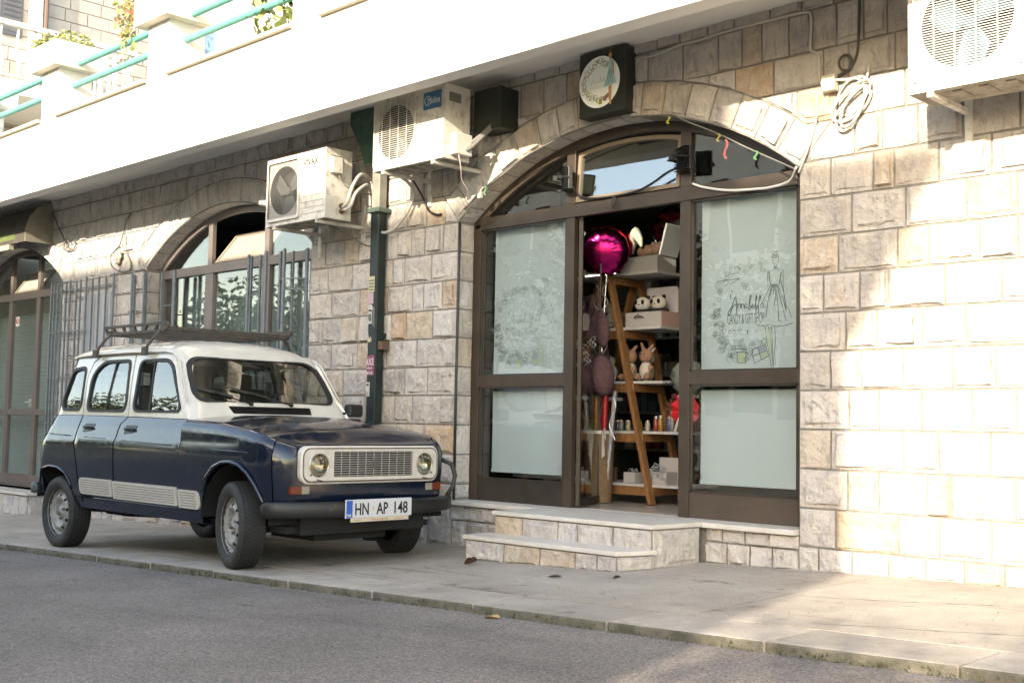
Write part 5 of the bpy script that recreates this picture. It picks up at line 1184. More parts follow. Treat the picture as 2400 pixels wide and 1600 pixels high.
for sgn in (1, -1):
    near = sgn == 1
    # front wing with the wheel arch, running round the nose to the bonnet gap
    s1 = XFR+RC*.62; top = lambda s: ZS(min(s, XFR+.15))-RT+RT*pi/2
    tops = [(s, ZS(s if s < XFR else XFR+RC*sin((s-XFR)/RC))-(RT+.03*min(1, max(0,(s-XFR)/RC)))+(RT+.03*min(1, max(0,(s-XFR)/RC)))*pi/2*.92) for s in (s1, XFR+.08, XFR, -1.25, -1.4, -1.6, -1.8, -2.06)]
    out = [(-2.065, .37)]+[(x, z) for x, z in front_arch]+[(s1, .40)]+tops
    out[0] = (-2.085, .36); out.insert(1, (-1.80, .355)); out[2] = (-1.797, .37)
    panel('front_wing', out, [], Pf, BLUE, sgn, .045)
    # bonnet side joint is the gap between wing and bonnet (built below)
    panel('front_door', [(-3.015+GAP,.375),(-2.09-GAP,.365),(-2.055-GAP,.80),(-2.075-GAP,.90),(-2.055-GAP,.985),(-2.905+GAP,.995),(-2.985+GAP,.94),(-3.005+GAP,.80)], [], Pb, BLUE, sgn)
    panel('rear_door', [(-3.57+GAP,.385),(-3.025-GAP,.375),(-3.015-GAP,.80),(-2.995-GAP,.94),(-2.915-GAP,.995),(-3.64+GAP,1.0),(-3.66+GAP,.83)], [], Pb, BLUE, sgn)
    q = [(-3.70,.33)]+[(x, z) for x, z in rear_arch[::-1]][1:]
    panel('rear_quarter', [(-3.58-GAP,.33),(-3.58-GAP,.385),(-3.67-GAP,.83),(-3.65-GAP,1.0),(XR(1.0)+.003,1.0),(XR(.83)+.003,.83),(XR(.65)+.003,.65),(XR(.42)+.003,.42),(XR(.36)+.003,.36)]+rear_arch, [], Pb, BLUE, sgn, .04)
    panel('door_frame', [(-3.0+.0,1.0-.002),(-2.058-GAP,.99),(-2.14,1.12),(-2.33,1.40),(-2.42,1.455),(-2.52,1.472),(-2.985+GAP,1.478),(-2.915+GAP,1.0)][1:], [FDW], Pg, WHITE, sgn, .04, .02)
    panel('door_frame', [(-3.65+GAP,1.004),(-2.925-GAP,1.0),(-2.995-GAP,1.478),(-3.52,1.478),(-3.64,1.42),(-3.69,1.32)], [RDW], Pg, WHITE, sgn, .04, .02)
    panel('quarter_panel', [(XR(1.0)+.004,1.004),(-3.66-GAP,1.004),(-3.70-GAP,1.32),(-3.65-GAP,1.43),(-3.53,1.488),(XR(1.45)+.004,1.46),(XR(1.25)+.004,1.25)], [RQW], Pg, WHITE, sgn, .04, .02)
    inn = lambda f, d: (lambda a, b: (lambda p: (p[0], p[1]+d, p[2]))(f(a, b)))
    for nm, pw in (('front', FDW), ('rear', RDW), ('quarter', RQW)):
        w0 = [Vector(p) for p in pw]; c = sum(w0, Vector((0,0)))/len(w0); k = len(w0)
        sm = M(); f = side(sgn, inn(Pg, -.008)); f2 = side(sgn, inn(Pg, .014)); insn = [p+(c-p).normalized()*.022 for p in w0]; outn = [p-(c-p).normalized()*.006 for p in w0]
        sm.add([f(*p) for p in outn]+[f(*p) for p in insn]+[f2(*p) for p in insn]+[f2(*p) for p in outn], [(i, (i+1) % k, (i+1) % k+k, i+k) for i in range(k)]+[(i+k, (i+1) % k+k, (i+1) % k+2*k, i+2*k) for i in range(k)]+[(i, i+3*k, (i+1) % k+3*k, (i+1) % k) for i in range(k)])
        obj('window_seal', sm, RUB, car)
        if nm == 'front':
            gl = [p for p in pw if p[0] > -2.66]; gl = [(-2.655,1.425),]+[p for p in pw if p[0] > -2.655]+[(-2.655,1.035)]
            gl = sorted([p for p in pw if p[0] > -2.655], key=lambda p: atan2(p[1]-1.23, p[0]+2.5)); gl = [(-2.62,1.04)]+gl+[(-2.68,1.42)]
            obj('side_window', cdt(gl, [], .08, side(sgn, inn(Pg, .006))), CGLASS, car, smooth=True)
            dv = M(); dv.bar(side(sgn, inn(Pg, .0))(-2.62,1.04), side(sgn, inn(Pg, .0))(-2.68,1.42), .012, .012); obj('window_divider', dv, RUB, car)
            if not near or True:
                gl = [(-2.86+.3,1.04),(-2.84+.3,1.42),(-2.52,1.42),(-2.5,1.04)]
        else:
            obj('side_window', cdt(pw, [], .08, side(sgn, inn(Pg, .008))), CGLASS, car, smooth=True)
            if nm == 'rear': dv = M(); dv.bar(side(sgn, inn(Pg, .0))(-3.30,1.04), side(sgn, inn(Pg, .0))(-3.27,1.43), .014, .012); obj('window_divider', dv, RUB, car)
    # sill, trim strips, handles, wheel arch lip
    m = M(); f = side(sgn, Pb); fs = side(sgn, lambda a, b: (a, -.66, b))
    xs = [-3.72,-3.5,-3.2,-2.9,-2.6,-2.3,-2.0,-1.80]
    for a, b in zip(xs, xs[1:]):
        A0, A1, B0, B1 = f(a,.285), f(a,.362), f(b,.285), f(b,.362); m.add([A0,B0,B1,A1,(a,CY-.6*sgn,.275),(b,CY-.6*sgn,.275)], [(0,1,2,3),(0,4,5,1)])
    obj('sill', m, BLUE, car, solid=.01)
    m = M(); m.tube([side(sgn, Pb)(x, .368+.002) for x in (-3.68,-3.2,-2.7,-2.2,-1.85)], .006, 6); obj('sill_trim', m, BLUE, car, smooth=True)
    for a, b, za, zb, pf in ((-3.565,-3.04,.395,.52,Pb),(-3.02,-2.095,.385,.515,Pb),(-2.075,-1.80,.378,.503,Pf)):
        ol = rrect(a+.003, b-.003, za, zb, [.035 if a < -3.5 else .006, .035 if b > -1.9 else .006, .05 if b > -1.9 else .006, .045 if a < -3.5 else .006])
        off = lambda d, pf=pf: side(sgn, lambda x, z: (lambda p: (p[0], p[1]-d, p[2]))(pf(x, z)))
        m = cdt(ol, [], .05, off(.012)); k = len(ol)
        m.add([off(.012)(*p) for p in ol]+[off(.0)(*p) for p in ol], [(i, (i+1) % k, (i+1) % k+k, i+k) for i in range(k)])
        t = obj('trim_strip', m, PLAST, car)
        r = M()
        for i in range(6): z = za+.018+i*.018; r.bar(off(.0125)(a+.03, z), off(.0125)(b-.03 if b < -1.9 else b-.04, z), .004, .003, up=(0,1,0))
        obj('groove', r, mat('groove_shadow', (.16,.15,.135), .8), t)
    for hx, hz in ((-3.50,.905),(-2.84,.90)):
        f = side(sgn, lambda x, z: (lambda p: (p[0], p[1]-.002, p[2]))(Pb(x, z)))
        m = M(); ol = roundpoly([(hx-.06,hz-.035),(hx+.10,hz-.02),(hx+.12,hz+.035),(hx-.05,hz+.035)], .015); m.add([f(*p) for p in ol], [tuple(range(len(ol)))]); hd = obj('door_handle', m, BLACK, car, recalc=False)
        f2 = side(sgn, lambda x, z: (lambda p: (p[0], p[1]-.022, p[2]))(Pb(x, z)))
        m = M(); m.tube([f(hx-.05,hz+.005), f2(hx-.02,hz+.008), f2(hx+.03,hz+.008), f2(hx+.075,hz+.004), f(hx+.09,hz)], .010, 8); obj('lever', m, CHROME if False else BLACK, hd, smooth=True)
    m = M(); fo = side(sgn, lambda x, z: (lambda p: (p[0], p[1]-.012, p[2]))(Pf(x, z))); pts = [fo(x, z+.004) for x, z in front_arch[2:-1]]; m.tube(pts, [.008]+[.013]*(len(pts)-2)+[.005], 8); obj('arch_lip', m, BLUE, car, smooth=True)
    m = M(); fo = side(sgn, lambda x, z: (lambda p: (p[0], p[1]-.004, p[2]))(Pb(x, z))); pts = [fo(x, z) for x, z in rear_arch[1:-1]]; m.tube(pts, .008, 6); obj('arch_lip', m, BLUE, car, smooth=True)
    m = M(); n = 24; pts = []
    for i in range(n+1):
        x = -4.12+(2.92)*i/n; zc = .80-.0235*(x+2.03); p = (Pb if x < -2.06 else Pf)(x, zc); pts.append((x, CY+(p[1]-.0015)*sgn, zc))
    seg = [q for q in pts if q[0] < -3.66], [q for q in pts if -3.62 < q[0] < -3.03], [q for q in pts if -2.99 < q[0] < -2.09], [q for q in pts if q[0] > -2.03]
    for q in seg:
        if len(q) > 1: m = M(); m.tube(q, .0045, 6); obj('crease', m, BLUE, car, smooth=True)
    m = M(); f = side(sgn, lambda x, z: (lambda p: (p[0], p[1]+.0005, p[2]))(Pb(x, z) if x < -2.06 else Pf(x, z)))
    # inner wheel houses
    for xa in (-1.40, -3.95):
        m = M(); k = 14; vs = []
        for i in range(k+1):
            t = pi*i/k; vs += [(xa+.40*cos(t)*(1.0), CY-.735*sgn, .33+.375*sin(t)), (xa+.40*cos(t), CY-.42*sgn, .33+.375*sin(t))]
        m.add(vs, [(2*i, 2*i+1, 2*i+3, 2*i+2) for i in range(k)]); m.add([vs[2*i+1] for i in range(k+1)], [tuple(range(k+1))]); obj('wheel_house', m, DARK, car, recalc=False)
# bonnet: top plus nose in one skin
SA = XFR+RC*.66; SB = SEND(0)*2-SA
def Pn(s, h):
    mid = SEND(0)
    if s <= mid: p = Pf(s, h); return (p[0], CY+p[1], p[2])
    p = Pf(2*mid-s, h); return (p[0], CY-p[1], p[2])
ztopn = lambda s: (lambda x: ZS(x)-(RT+.03)+(RT+.03)*pi/2)(XFR+RC*sin(min(pi/2,(min(s, 2*SEND(0)-s)-XFR)/RC)))
ss = [SA+(SB-SA)*i/24 for i in range(25)]
gh = [(SEND(.53),.622),(SEND(-.53) if False else 2*SEND(0)-SEND(.53),.622),(2*SEND(0)-SEND(.53),.80),(SEND(.53),.80)]
gh = rrect(SEND(.53), 2*SEND(0)-SEND(.53), .63, .80, .06, 4)
obj('nose', cdt([(SA,.40),(SB,.40)]+[(s, ztopn(s)) for s in ss[::-1]], [gh], .045, Pn), BLUE, car, smooth=True, solid=.01)
ins = RT+.03
def HZ(x, v):
    xp = x if x < XFR else XFR+(x-XFR)*RC/(RC-ins); e = ZS(xp); c = e+interp(x, [-2.1,-1.6,-1.3,-1.15,-1.06,-1.0], [.045,.052,.050,.042,.024,0]); w = .70
    b = e+(c-e)*(1-min(1, abs(v)/w)**2.2)
    ridge = .008*math.exp(-((abs(v)-.30)/.018)**2)*interp(x, [-2.1,-1.9,-1.12,-1.02], [.5,1,1,0]); return b+ridge
def hood_out():
    pts = []
    for s in [-2.055,-1.9,-1.7,-1.5,-1.3,-1.2,XFR]: p = Pf(s, 2.0); pts.append((p[0], p[1]+(.006 if s < XFR else 0)))
    for i in range(1, 9): s = XFR+RC*pi/2*i/8; p = Pf(s, 2.0); pts.append((p[0]-.0, p[1]))
    return pts
ho = hood_out(); outline = ho+[(x, -v) for x, v in ho[::-1]]
outline = [(-2.06+.03*(1-(v/.7)**2), v) if i in (0, len(outline)-1) else (x, v) for i, (x, v) in enumerate(outline)]
obj('bonnet', cdt(outline, [], .04, lambda x, v: (x, CY+v, HZ(x, v))), BLUE, car, smooth=True, solid=.008)
# cowl + windscreen surround
def Pw(v, z):
    w = WG(z); r = .05; x = XFS(z)+.035*(1-(v/w)**2)
    a = abs(v)
    if a > w-r: t = min(1, (a-w+r)/r); x -= r*(1-sqrt(max(0, 1-t*t)))
    return (x, CY+v, z)
WS = roundpoly([(-.618,1.115,.10),(.618,1.115,.10),(.575,1.445,.14),(-.575,1.445,.14)], .1, 7)
e_ = lambda z: WG(z)-.006
VH = roundpoly([(-.345,1.032),(.345,1.032),(.36,1.088),(-.37,1.088)], .008)
obj('windscreen_frame', cdt([(-e_(.985),.985),(e_(.985),.985),(e_(1.15),1.15),(e_(1.3),1.3),(e_(1.42),1.42),(e_(1.49),1.49),(-e_(1.49),1.49),(-e_(1.42),1.42),(-e_(1.3),1.3),(-e_(1.15),1.15)], [WS, VH], .05, Pw), WHITE, car, smooth=True, solid=.015)
def Pwo(d): return lambda v, z: (lambda p: (p[0]+d, p[1], p[2]))(Pw(v, z))
w0 = [Vector(p) for p in WS]; c = Vector((0,1.28)); k = len(w0); insn = [p+(c-p).normalized()*.030 for p in w0]; outn = [p-(c-p).normalized()*.008 for p in w0]
sm = M(); sm.add([Pwo(.010)(*p) for p in outn]+[Pwo(.008)(*p) for p in insn]+[Pwo(-.012)(*p) for p in insn]+[Pwo(-.012)(*p) for p in outn], [(i, (i+1) % k, (i+1) % k+k, i+k) for i in range(k)]+[(i+k, (i+1) % k+k, (i+1) % k+2*k, i+2*k) for i in range(k)]+[(i, i+3*k, (i+1) % k+3*k, (i+1) % k) for i in range(k)])
obj('windscreen_seal', sm, RUB, car)
obj('windscreen', cdt(WS, [], .09, Pwo(-.004)), CGLASS, car, smooth=True)
m = cdt(VH, [], .1, Pwo(-.03)); obj('cowl_vent', m, BLACK, car)
m = M()
for i in range(5): z = 1.037+i*.011; m.tube([Pwo(-.012)(v, z) for v in (-.35,-.17,0,.17,.35)], .003, 4)
obj('vent_slat', m, BLACK, car)
for v0, v1 in ((-.18,-.46),(.17,-.17)):
    m = M(); a = Pwo(.02)(v0,1.104); b = Pwo(.035)(v1,1.185); m.tube([Pwo(-.01)(v0,1.10), a, b], .006, 6); m.bar(Pwo(.012)(v1-.13,1.215), Pwo(.012)(v1+.15,1.155), .012, .02); m.lathe([(0,.014),(.03,.012)], Pwo(.0)(v0,1.103), 'x', 8); obj('wiper', m, BLACK, car)
# rear skin
def Pr(v, z):
    w = (W(z) if z < 1 else WG(z)); r = .13; a = abs(v); x = XR(z)
    if a > w-r: t = min(1, (a-w+r)/r); x += r*(1-sqrt(max(0, 1-t*t)))
    return (x, CY+v, z)
RW = rrect(-.50,.50,1.06,1.38,.08)
obj('tailgate', cdt([(-.70,.40),(.70,.40),(.74,.8),(.69,.998),(-.69,.998),(-.74,.8)], [], .06, Pr), BLUE, car, smooth=True, solid=.01)
obj('rear_window_frame', cdt([(-.68,1.002),(.68,1.002),(.60,1.46),(-.60,1.46)], [RW], .06, Pr), WHITE, car, smooth=True, solid=.01)
obj('rear_window', cdt(RW, [], .1, Pr), CGLASS, car, smooth=True)
# roof
m = M(); na, nb_ = 40, 26; x0, x1 = -4.10, -2.425
for i in range(na+1):
    for j in range(nb_+1):
        a = -1+2*i/na; b = -1+2*j/nb_; u = sin(a*pi/2); v = sin(b*pi/2); L_ = (x1-x0)/2
        z = 1.462+.125*(1-abs(v)**3.2)**.55*(1-abs(u)**7)**.55+.012*(1-u*u)
        corner = 1-.035*(abs(u)**6)*(abs(v)**2)
        hw = .632*(1-.03*max(0, u)**4); m.v.append(((x0+x1)/2+L_*u*(1-.03*abs(v)**4), CY+v*hw*corner, z-(0 if u > -1 else 0)+(.012 if u > 0 else -.012)*0))
for i in range(na):
    for j in range(nb_): m.f.append((i*(nb_+1)+j, i*(nb_+1)+j+1, (i+1)*(nb_+1)+j+1, (i+1)*(nb_+1)+j)); m.mi.append(0)
obj('roof', m, WHITE, car, smooth=True)
for sgn in (1, -1):
    m = M(); m.tube([(-4.05,CY-.60*sgn,1.455),(-3.9,CY-.632*sgn,1.475),(-3.6,CY-.640*sgn,1.484),(-3.0,CY-.640*sgn,1.486),(-2.52,CY-.634*sgn,1.480),(-2.42,CY-.625*sgn,1.462),(-2.34,CY-.630*sgn,1.415),(-2.12,CY-.68*sgn,1.11)], [.006,.009,.009,.009,.009,.009,.008,.005], 6); obj('drip_rail', m, WHITE, car, smooth=True)
# grille surround, headlights
gx = XF+.012
def ringx(m, outer, inner, xo, xi, d=.02, mi=0):
    k = len(outer); fo = lambda v, z, x: (x+.016*(1-(v/.6)**2), CY+v, z)
    m.add([fo(v, z, xo) for v, z in outer]+[fo(v, z, xi) for v, z in inner]+[fo(v, z, xo-d) for v, z in outer]+[fo(v, z, xi-d) for v, z in inner], [(i, (i+1) % k, (i+1) % k+k, i+k) for i in range(k)]+[(i, i+2*k, (i+1) % k+2*k, (i+1) % k) for i in range(k)]+[(i+k, (i+1) % k+k, (i+1) % k+3*k, i+3*k) for i in range(k)], mi)
o1_ = rrect(-.585,.585,.588,.832,.065,6); o2_ = rrect(-.572,.572,.600,.820,.058,6); o3_ = rrect(-.562,.562,.609,.812,.052,6)
m = M(); ringx(m, o1_, o2_, gx+.016, gx+.024, .04); obj('grille_surround', m, mat('worn_white_plastic', (.55,.51,.45), .5, col2=(.64,.61,.55), scale=20), car, smooth=False, autos=40)
m = M(); ringx(m, o2_, o3_, gx+.022, gx+.020, .03); obj('surround_line', m, mat('brown_strip', (.10,.06,.045), .6), car)
GH = rrect(-.335,.335,.632,.797,.006,2); HC = [circ(s*.447,.708,.078,26) for s in (-1,1)]
obj('grille_plate', cdt(o3_, [GH]+HC, .06, lambda v, z: (gx+.017+.016*(1-(v/.6)**2), CY+v, z)), MATS['worn_white_plastic'], car, solid=.01)
m = M(); m.box(gx-.12, gx-.06, CY-.56, CY+.56, .60, .82); obj('recess_shade_box', m, DARK, car)  # near-black box standing in for the shade behind the grille
m = M(); ringx(m, rrect(-.352,.352,.622,.806,.01,2), GH, gx+.026, gx+.026, .02); gr = obj('grille', m, mat('grille_grey', (.36,.34,.31), .5), car)
for i in range(11): z = .640+i*.0149; m = M(); m.tube([(gx+.018+.016*(1-(v/.6)**2), CY+v, z) for v in (-.335,-.17,0,.17,.335)], .0032, 5); obj('slat', m, MATS['grille_grey'], gr)
for i in range(1, 10): v = -.335+.067*i; m = M(); m.tube([(gx+.015+.016*(1-(v/.6)**2), CY+v, .632), (gx+.015+.016*(1-(v/.6)**2), CY+v, .797)], .0032, 5); obj('upright', m, MATS['grille_grey'], gr)
m = M(); dm = lambda s, x: [(x, CY+s*.020*a, .716+s*.040*b) for a, b in ((0,1),(1,0),(0,-1),(-1,0))]
for so_, si, x in ((1,.72,gx+.050),(.60,.36,gx+.052)): m.add(dm(so_, x)+dm(si, x)+dm(so_, x-.01)+dm(si, x-.01), [(i, (i+1) % 4, (i+1) % 4+4, i+4) for i in range(4)]+[(i, i+8, (i+1) % 4+8, (i+1) % 4) for i in range(4)]+[(i+4, (i+1) % 4+4, (i+1) % 4+12, i+12) for i in range(4)])
obj('diamond_emblem', m, mat('emblem_grey', (.12,.12,.12), .4), car)
for s in (-1, 1):
    c = (gx+.02, CY+s*.447, .708)
    m = M(); m.lathe([(-.03,.080),(.012,.080),(.016,.074),(.010,.070)], c, 'x', 28, cap=False); hl = obj('headlight', m, CHROME, car, smooth=True)
    m = M(); m.lathe([(-.055,.012),(-.045,.04),(-.02,.066),(.004,.072)], c, 'x', 28, cap=False); m.lathe([(-.055,.0),(-.055,.012)], c, 'x', 28, cap=False); obj('reflector', m, mat('reflector', (.45,.42,.34) if s < 0 else (.6,.6,.56), .18, metal=.85), hl, smooth=True)
    m = M(); m.lathe([(.004,.072),(.012,.05),(.016,.025),(.017,.0001)], c, 'x', 28, cap=False); obj('lens', m, glass_mat('headlamp_glass', (.74,.73,.64), minr=.12, rough=.06) if s < 0 else glass_mat('headlamp_glass_clear', (.8,.82,.78), minr=.12, rough=.05), hl, smooth=True)
    m = M(); 
    for a in (.75, .75+pi): m.bar((c[0]+.012, c[1]+.083*cos(a)*(-s), c[2]+.083*sin(a)), (c[0]+.012, c[1]+.095*cos(a)*(-s), c[2]+.095*sin(a)), .008, .008)
    m.bar((c[0]+.012, c[1]-.02, c[2]-.092), (c[0]+.012, c[1]+.03, c[2]-.100), .007, .007); obj('clip', m, BLACK, hl)
    iv = sorted((s*.50, s*.63)); m = M(); m.box(XF-.05, XF+.012, CY+min(s*.555,s*.635), CY+max(s*.555,s*.635), .525, .575); obj('indicator', m, mat('amber_lens', (.16,.03,.012), .25), car, bevel=.004)
    m = M(); m.box(XF-.03, XF+.013, CY+min(s*.495,s*.5545), CY+max(s*.495,s*.5545), .525, .575); obj('side_light', m, mat('clear_lens', (.30,.28,.22), .25), car, bevel=.004)
# front bumper
def bumper(name, pts, zc, hh, tt, material):
    m = M(); n = 12; P = [Vector(p) for p in pts]; N_ = len(P)
    for i, p in enumerate(P):
        d = (P[min(i+1,N_-1)]-P[max(i-1,0)]).normalized(); nn = Vector((d.y, -d.x)); sc = 1 if 0 < i < N_-1 else .55
        for j in range(n):
            t = 2*pi*j/n; cx = abs(cos(t))**.6*(1 if cos(t) > 0 else -1); sz = abs(sin(t))**.6*(1 if sin(t) > 0 else -1)
            m.v.append((p.x+nn.x*tt*cx*sc, p.y+nn.y*tt*cx*sc, zc+hh*sz*sc))
    for i in range(N_-1):
        for j in range(n): m.f.append((i*n+j, i*n+(j+1) % n, (i+1)*n+(j+1) % n, (i+1)*n+j)); m.mi.append(0)
    m.f += [tuple(range(n)), tuple(range((N_-1)*n, N_*n))]; m.mi += [0,0]
    return obj(name, m, material, car, smooth=True)
bp_ = [(-.79-.19*abs(q)**3.2, CY+.775*q) for q in [i/10 for i in range(-10, 11)]]; bp_ = [(-1.03, CY-.765)]+bp_+[(-1.03, CY+.765)]
bumper('front_bumper', bp_, .428, .052, .028, BUMP)
rb = [(-4.44+.13*abs(q)**3.5, CY+.78*q) for q in [i/8 for i in range(-8, 9)]]; rb = [(-4.25, CY-.78)]+rb+[(-4.25, CY+.78)]
bumper('rear_bumper', [(a, b) for a, b in rb], .405, .048, .028, mat('rear_bumper_grey', (.05,.06,.065), .5, col2=(.10,.11,.12), scale=20))
m = M(); pts = [(XF-.10, CY+.74, .73),(XF-.06, CY+.80,.70),(XF-.05,CY+.83,.62),(XF-.06,CY+.82,.54),(XF-.08,CY+.77,.46)]; m.tube(pts, .016, 8); obj('bumper_bar', m, BLACKM, car, smooth=True)
# number plate
px_ = -.755
m = M(); m.box(px_-.012, px_, CY-.315, CY+.24, .372, .490); pl = obj('number_plate', m, mat('plate_white', (.60,.62,.64), .35), car, bevel=.003)
m = M(); m.box(px_, px_+.001, CY-.311, CY-.262, .376, .486); obj('blue_band', m, mat('plate_blue', (.01,.11,.45), .4), pl)
K = mat('plate_black', (.01,.01,.011), .5)
text('plate_text', 'HN', .108, K, pl, (px_+.0015, CY-.245, .392), (0,1,0), (0,0,1), sx=.74, bold=.0015); text('plate_text', 'AP', .108, K, pl, (px_+.0015, CY-.062, .392), (0,1,0), (0,0,1), sx=.74, bold=.0015)
text('plate_text', '148', .108, K, pl, (px_+.0015, CY+.072, .392), (0,1,0), (0,0,1), sx=.82, bold=.0015)
text('plate_text', 'MNE', .024, mat('plate_band_white', (.7,.7,.7), .5), pl, (px_+.002, CY-.309, .382), (0,1,0), (0,0,1), sx=.75)
m = M(); m.lathe([(0,.012),(.0015,.012)], (px_, CY-.09, .432), 'x', 14); obj('plate_seal', m, mat('seal_peach', (.65,.45,.35), .6), pl)
m = M(); m.box(px_-.010, px_-.002, CY-.27, CY+.215, .346, .3715); ds = obj('dealer_strip', m, mat('strip_cream', (.62,.55,.42), .5), car)
text('strip_text', 'Dvadeset Osiguranje', .019, mat('strip_red', (.5,.12,.06), .5), ds, (px_-.001, CY-.11, .353), (0,1,0), (0,0,1), sx=.9, depth=.0003); text('strip_text', 'HERCEG NOVI', .010, MATS['strip_red'], ds, (px_-.001, CY-.25, .355), (0,1,0), (0,0,1), depth=.0003); text('strip_text', 'www.osiguranje.me', .011, MATS['strip_red'], ds, (px_-.001, CY+.09, .355), (0,1,0), (0,0,1), depth=.0003)
# wheels
def wheel(x, y, zc, sgn, steer):
    R = Matrix.Rotation(steer, 3, 'Z'); C = Vector((x, y, zc)); n = 48; r0 = .283
    T = lambda m: [tuple(C+R @ (Vector(v)*Vector((1, sgn, 1)))) for v in m.v]
    m = M(); m.lathe([(.060,.180),(-.062,.180),(-.070,.190),(-.084,.215),(-.088,.245),(-.080,.268),(-.068,.278),(-.04,.281),(.04,.281),(.068,.278),(.080,.268),(.088,.245),(.084,.215),(.070,.190)], (0,0,0), 'y', n, cap=False); m.v = T(m); w = obj('wheel', m, TYRE, car, smooth=True)
    m = M(); q = 62
    for row, (ya, yb) in enumerate(((-.070,-.047),(-.041,-.018),(-.012,.012),(.018,.041),(.047,.070))):
        for i in range(q):
            t0 = 2*pi*(i+.1+(row % 2)*.5)/q; t1 = 2*pi*(i+.78+(row % 2)*.5)/q; ra = .2795; rb_ = r0+.0015 if abs(ya+yb) < .1 else r0-.001
            vs = [(r*cos(t), y_, r*sin(t)) for r in (ra, rb_) for y_ in (ya, yb) for t in (t0, t1)]
            m.add(vs, [(4,5,7,6),(0,1,5,4),(2,6,7,3),(0,4,6,2),(1,3,7,5)])
    m.v = T(m); tag(obj('tread', m, mat('tread_rubber', (.013,.013,.013), .8), w, recalc=False), kind='stuff')
    # pressed steel rim with round holes
    def rz(r): return interp(r, [0,.030,.034,.06,.075,.10,.118,.135,.15,.163,.172,.180,.186], [-.066,-.066,-.040,-.036,-.020,-.058,-.064,-.060,-.040,-.012,-.012,-.055,-.070])
    holes_ = [circ(.135*cos(a), .135*sin(a), .0125, 8, ry=.0125) for a in [2*pi*i/10+.2 for i in range(10)]]
    m = cdt(circ(0,0,.186,40), holes_, .017, lambda a, b: (a, rz(sqrt(a*a+b*b)), b)); m.v = T(m); obj('rim', m, RIM, w, smooth=True)
    m = M(); m.lathe([(.0,.182),(.0,.001)], (0,.0,0), 'y', 20, cap=False); m.v = T(m); obj('brake_drum', m, DARK, w)
    m = M(); m.lathe([(-.075,.0001),(-.075,.020),(-.066,.026),(-.04,.028)], (0,0,0), 'y', 16, cap=False)
    for i in range(3): a = 2*pi*i/3+.5; m.lathe([(-.055,.009),(-.03,.010)], (.052*cos(a),0,.052*sin(a)), 'y', 6)
    m.v = T(m); obj('hub', m, mat('hub_grey', (.12,.115,.105), .5), w)
for x, y, sgn, st in ((-1.40,-2.065,1,-radians(14)),(-1.44,-.70,-1,-radians(14)),(-3.94,-2.055,1,0),(-3.97,-.715,-1,0)):
    wheel(x, y, ground(x, y)+.281, sgn, st)
# underside
m = M(); m.box(-4.25, -1.0, CY-.60, CY+.60, .27, .31); m.box(-3.9,-3.5,CY-.35,CY+.35,.20,.27); m.box(-1.15,-.95,CY-.52,CY+.52,.26,.42); m.tube([(-3.7,CY-.30,.21),(-3.0,CY-.28,.24),(-2.2,CY-.25,.22),(-1.5,CY-.25,.24)], .022, 8); m.bar((-3.94,CY-.6,.26),(-3.94,CY+.6,.26),.05,.05); m.bar((-3.94,CY-.55,.25),(-3.3,CY-.5,.27),.05,.04); m.bar((-1.4,CY-.6,.27),(-1.4,CY+.6,.27),.05,.05); m.box(-1.6,-1.1,CY-.3,CY+.3,.2,.3)
obj('underbody', m, mat('underseal', (.012,.012,.012), .85), car)
# interior
m = M(); m.box(-4.2,-2.1,CY-.62,CY+.62,.40,.42); m.box(-2.2,-2.12,CY-.60,CY+.60,.6,1.06); m.box(-2.3,-2.15,CY-.58,CY+.58,1.0,1.08); obj('cabin', m, INNER, car)
SEAT = mat('seat_fabric', (.05,.048,.045), .9, col2=(.08,.075,.07), scale=20)
for s in (-1, 1):
    m = M(); m.box(-2.95,-2.5,CY+s*.33-.23,CY+s*.33+.23,.55,.70); m.prism([(-3.0,.66),(-2.88,.66),(-3.0,1.24),(-3.08,1.24)], lambda x, z: (x, CY+s*.33-.23, z), lambda x, z: (x, CY+s*.33+.23, z)); m.box(-3.10,-3.02,CY+s*.33-.12,CY+s*.33+.12,1.22,1.36); obj('seat', m, SEAT, car, bevel=.03)
m = M(); m.box(-3.75,-3.35,CY-.58,CY+.58,.55,.70); m.prism([(-3.85,.66),(-3.72,.66),(-3.80,1.10),(-3.88,1.10)], lambda x, z: (x, CY-.58, z), lambda x, z: (x, CY+.58, z)); obj('rear_seat', m, SEAT, car, bevel=.03)
m = M(); c = Vector((-2.48,CY+.33,1.03)); m.tube([c+Vector((.10*sin(t)*.6, .185*cos(t), .185*sin(t)*.9)) for t in [i*2*pi/24 for i in range(24)]], .012, 6, closed=True); m.bar(c-Vector((0,.18,0)), c+Vector((0,.18,0)), .02, .01); obj('steering_wheel', m, INNER, car, smooth=True)
m = M(); m.box(-2.37,-2.33,CY-.10,CY+.10,1.36,1.42); obj('rear_view_mirror', m, INNER, car, bevel=.008)
m = M(); m.tube([(-2.30,CY+.30,1.10),(-2.30,CY+.31,1.22),(-2.32,CY+.30,1.30)], [.028,.045,.012], 8); obj('dashboard_ornament', m, mat('ornament_tan', (.42,.32,.22), .7), car, smooth=True)
m = M(); m.box(-2.13,-2.05,CY+.70,CY+.84,1.025,1.125); obj('door_mirror', m, BLACK, car, bevel=.018)
m = M(); m.bar((-2.10,CY+.67,1.05),(-2.09,CY+.72,1.06),.02,.02); obj('mirror_stalk', m, BLACK, car)
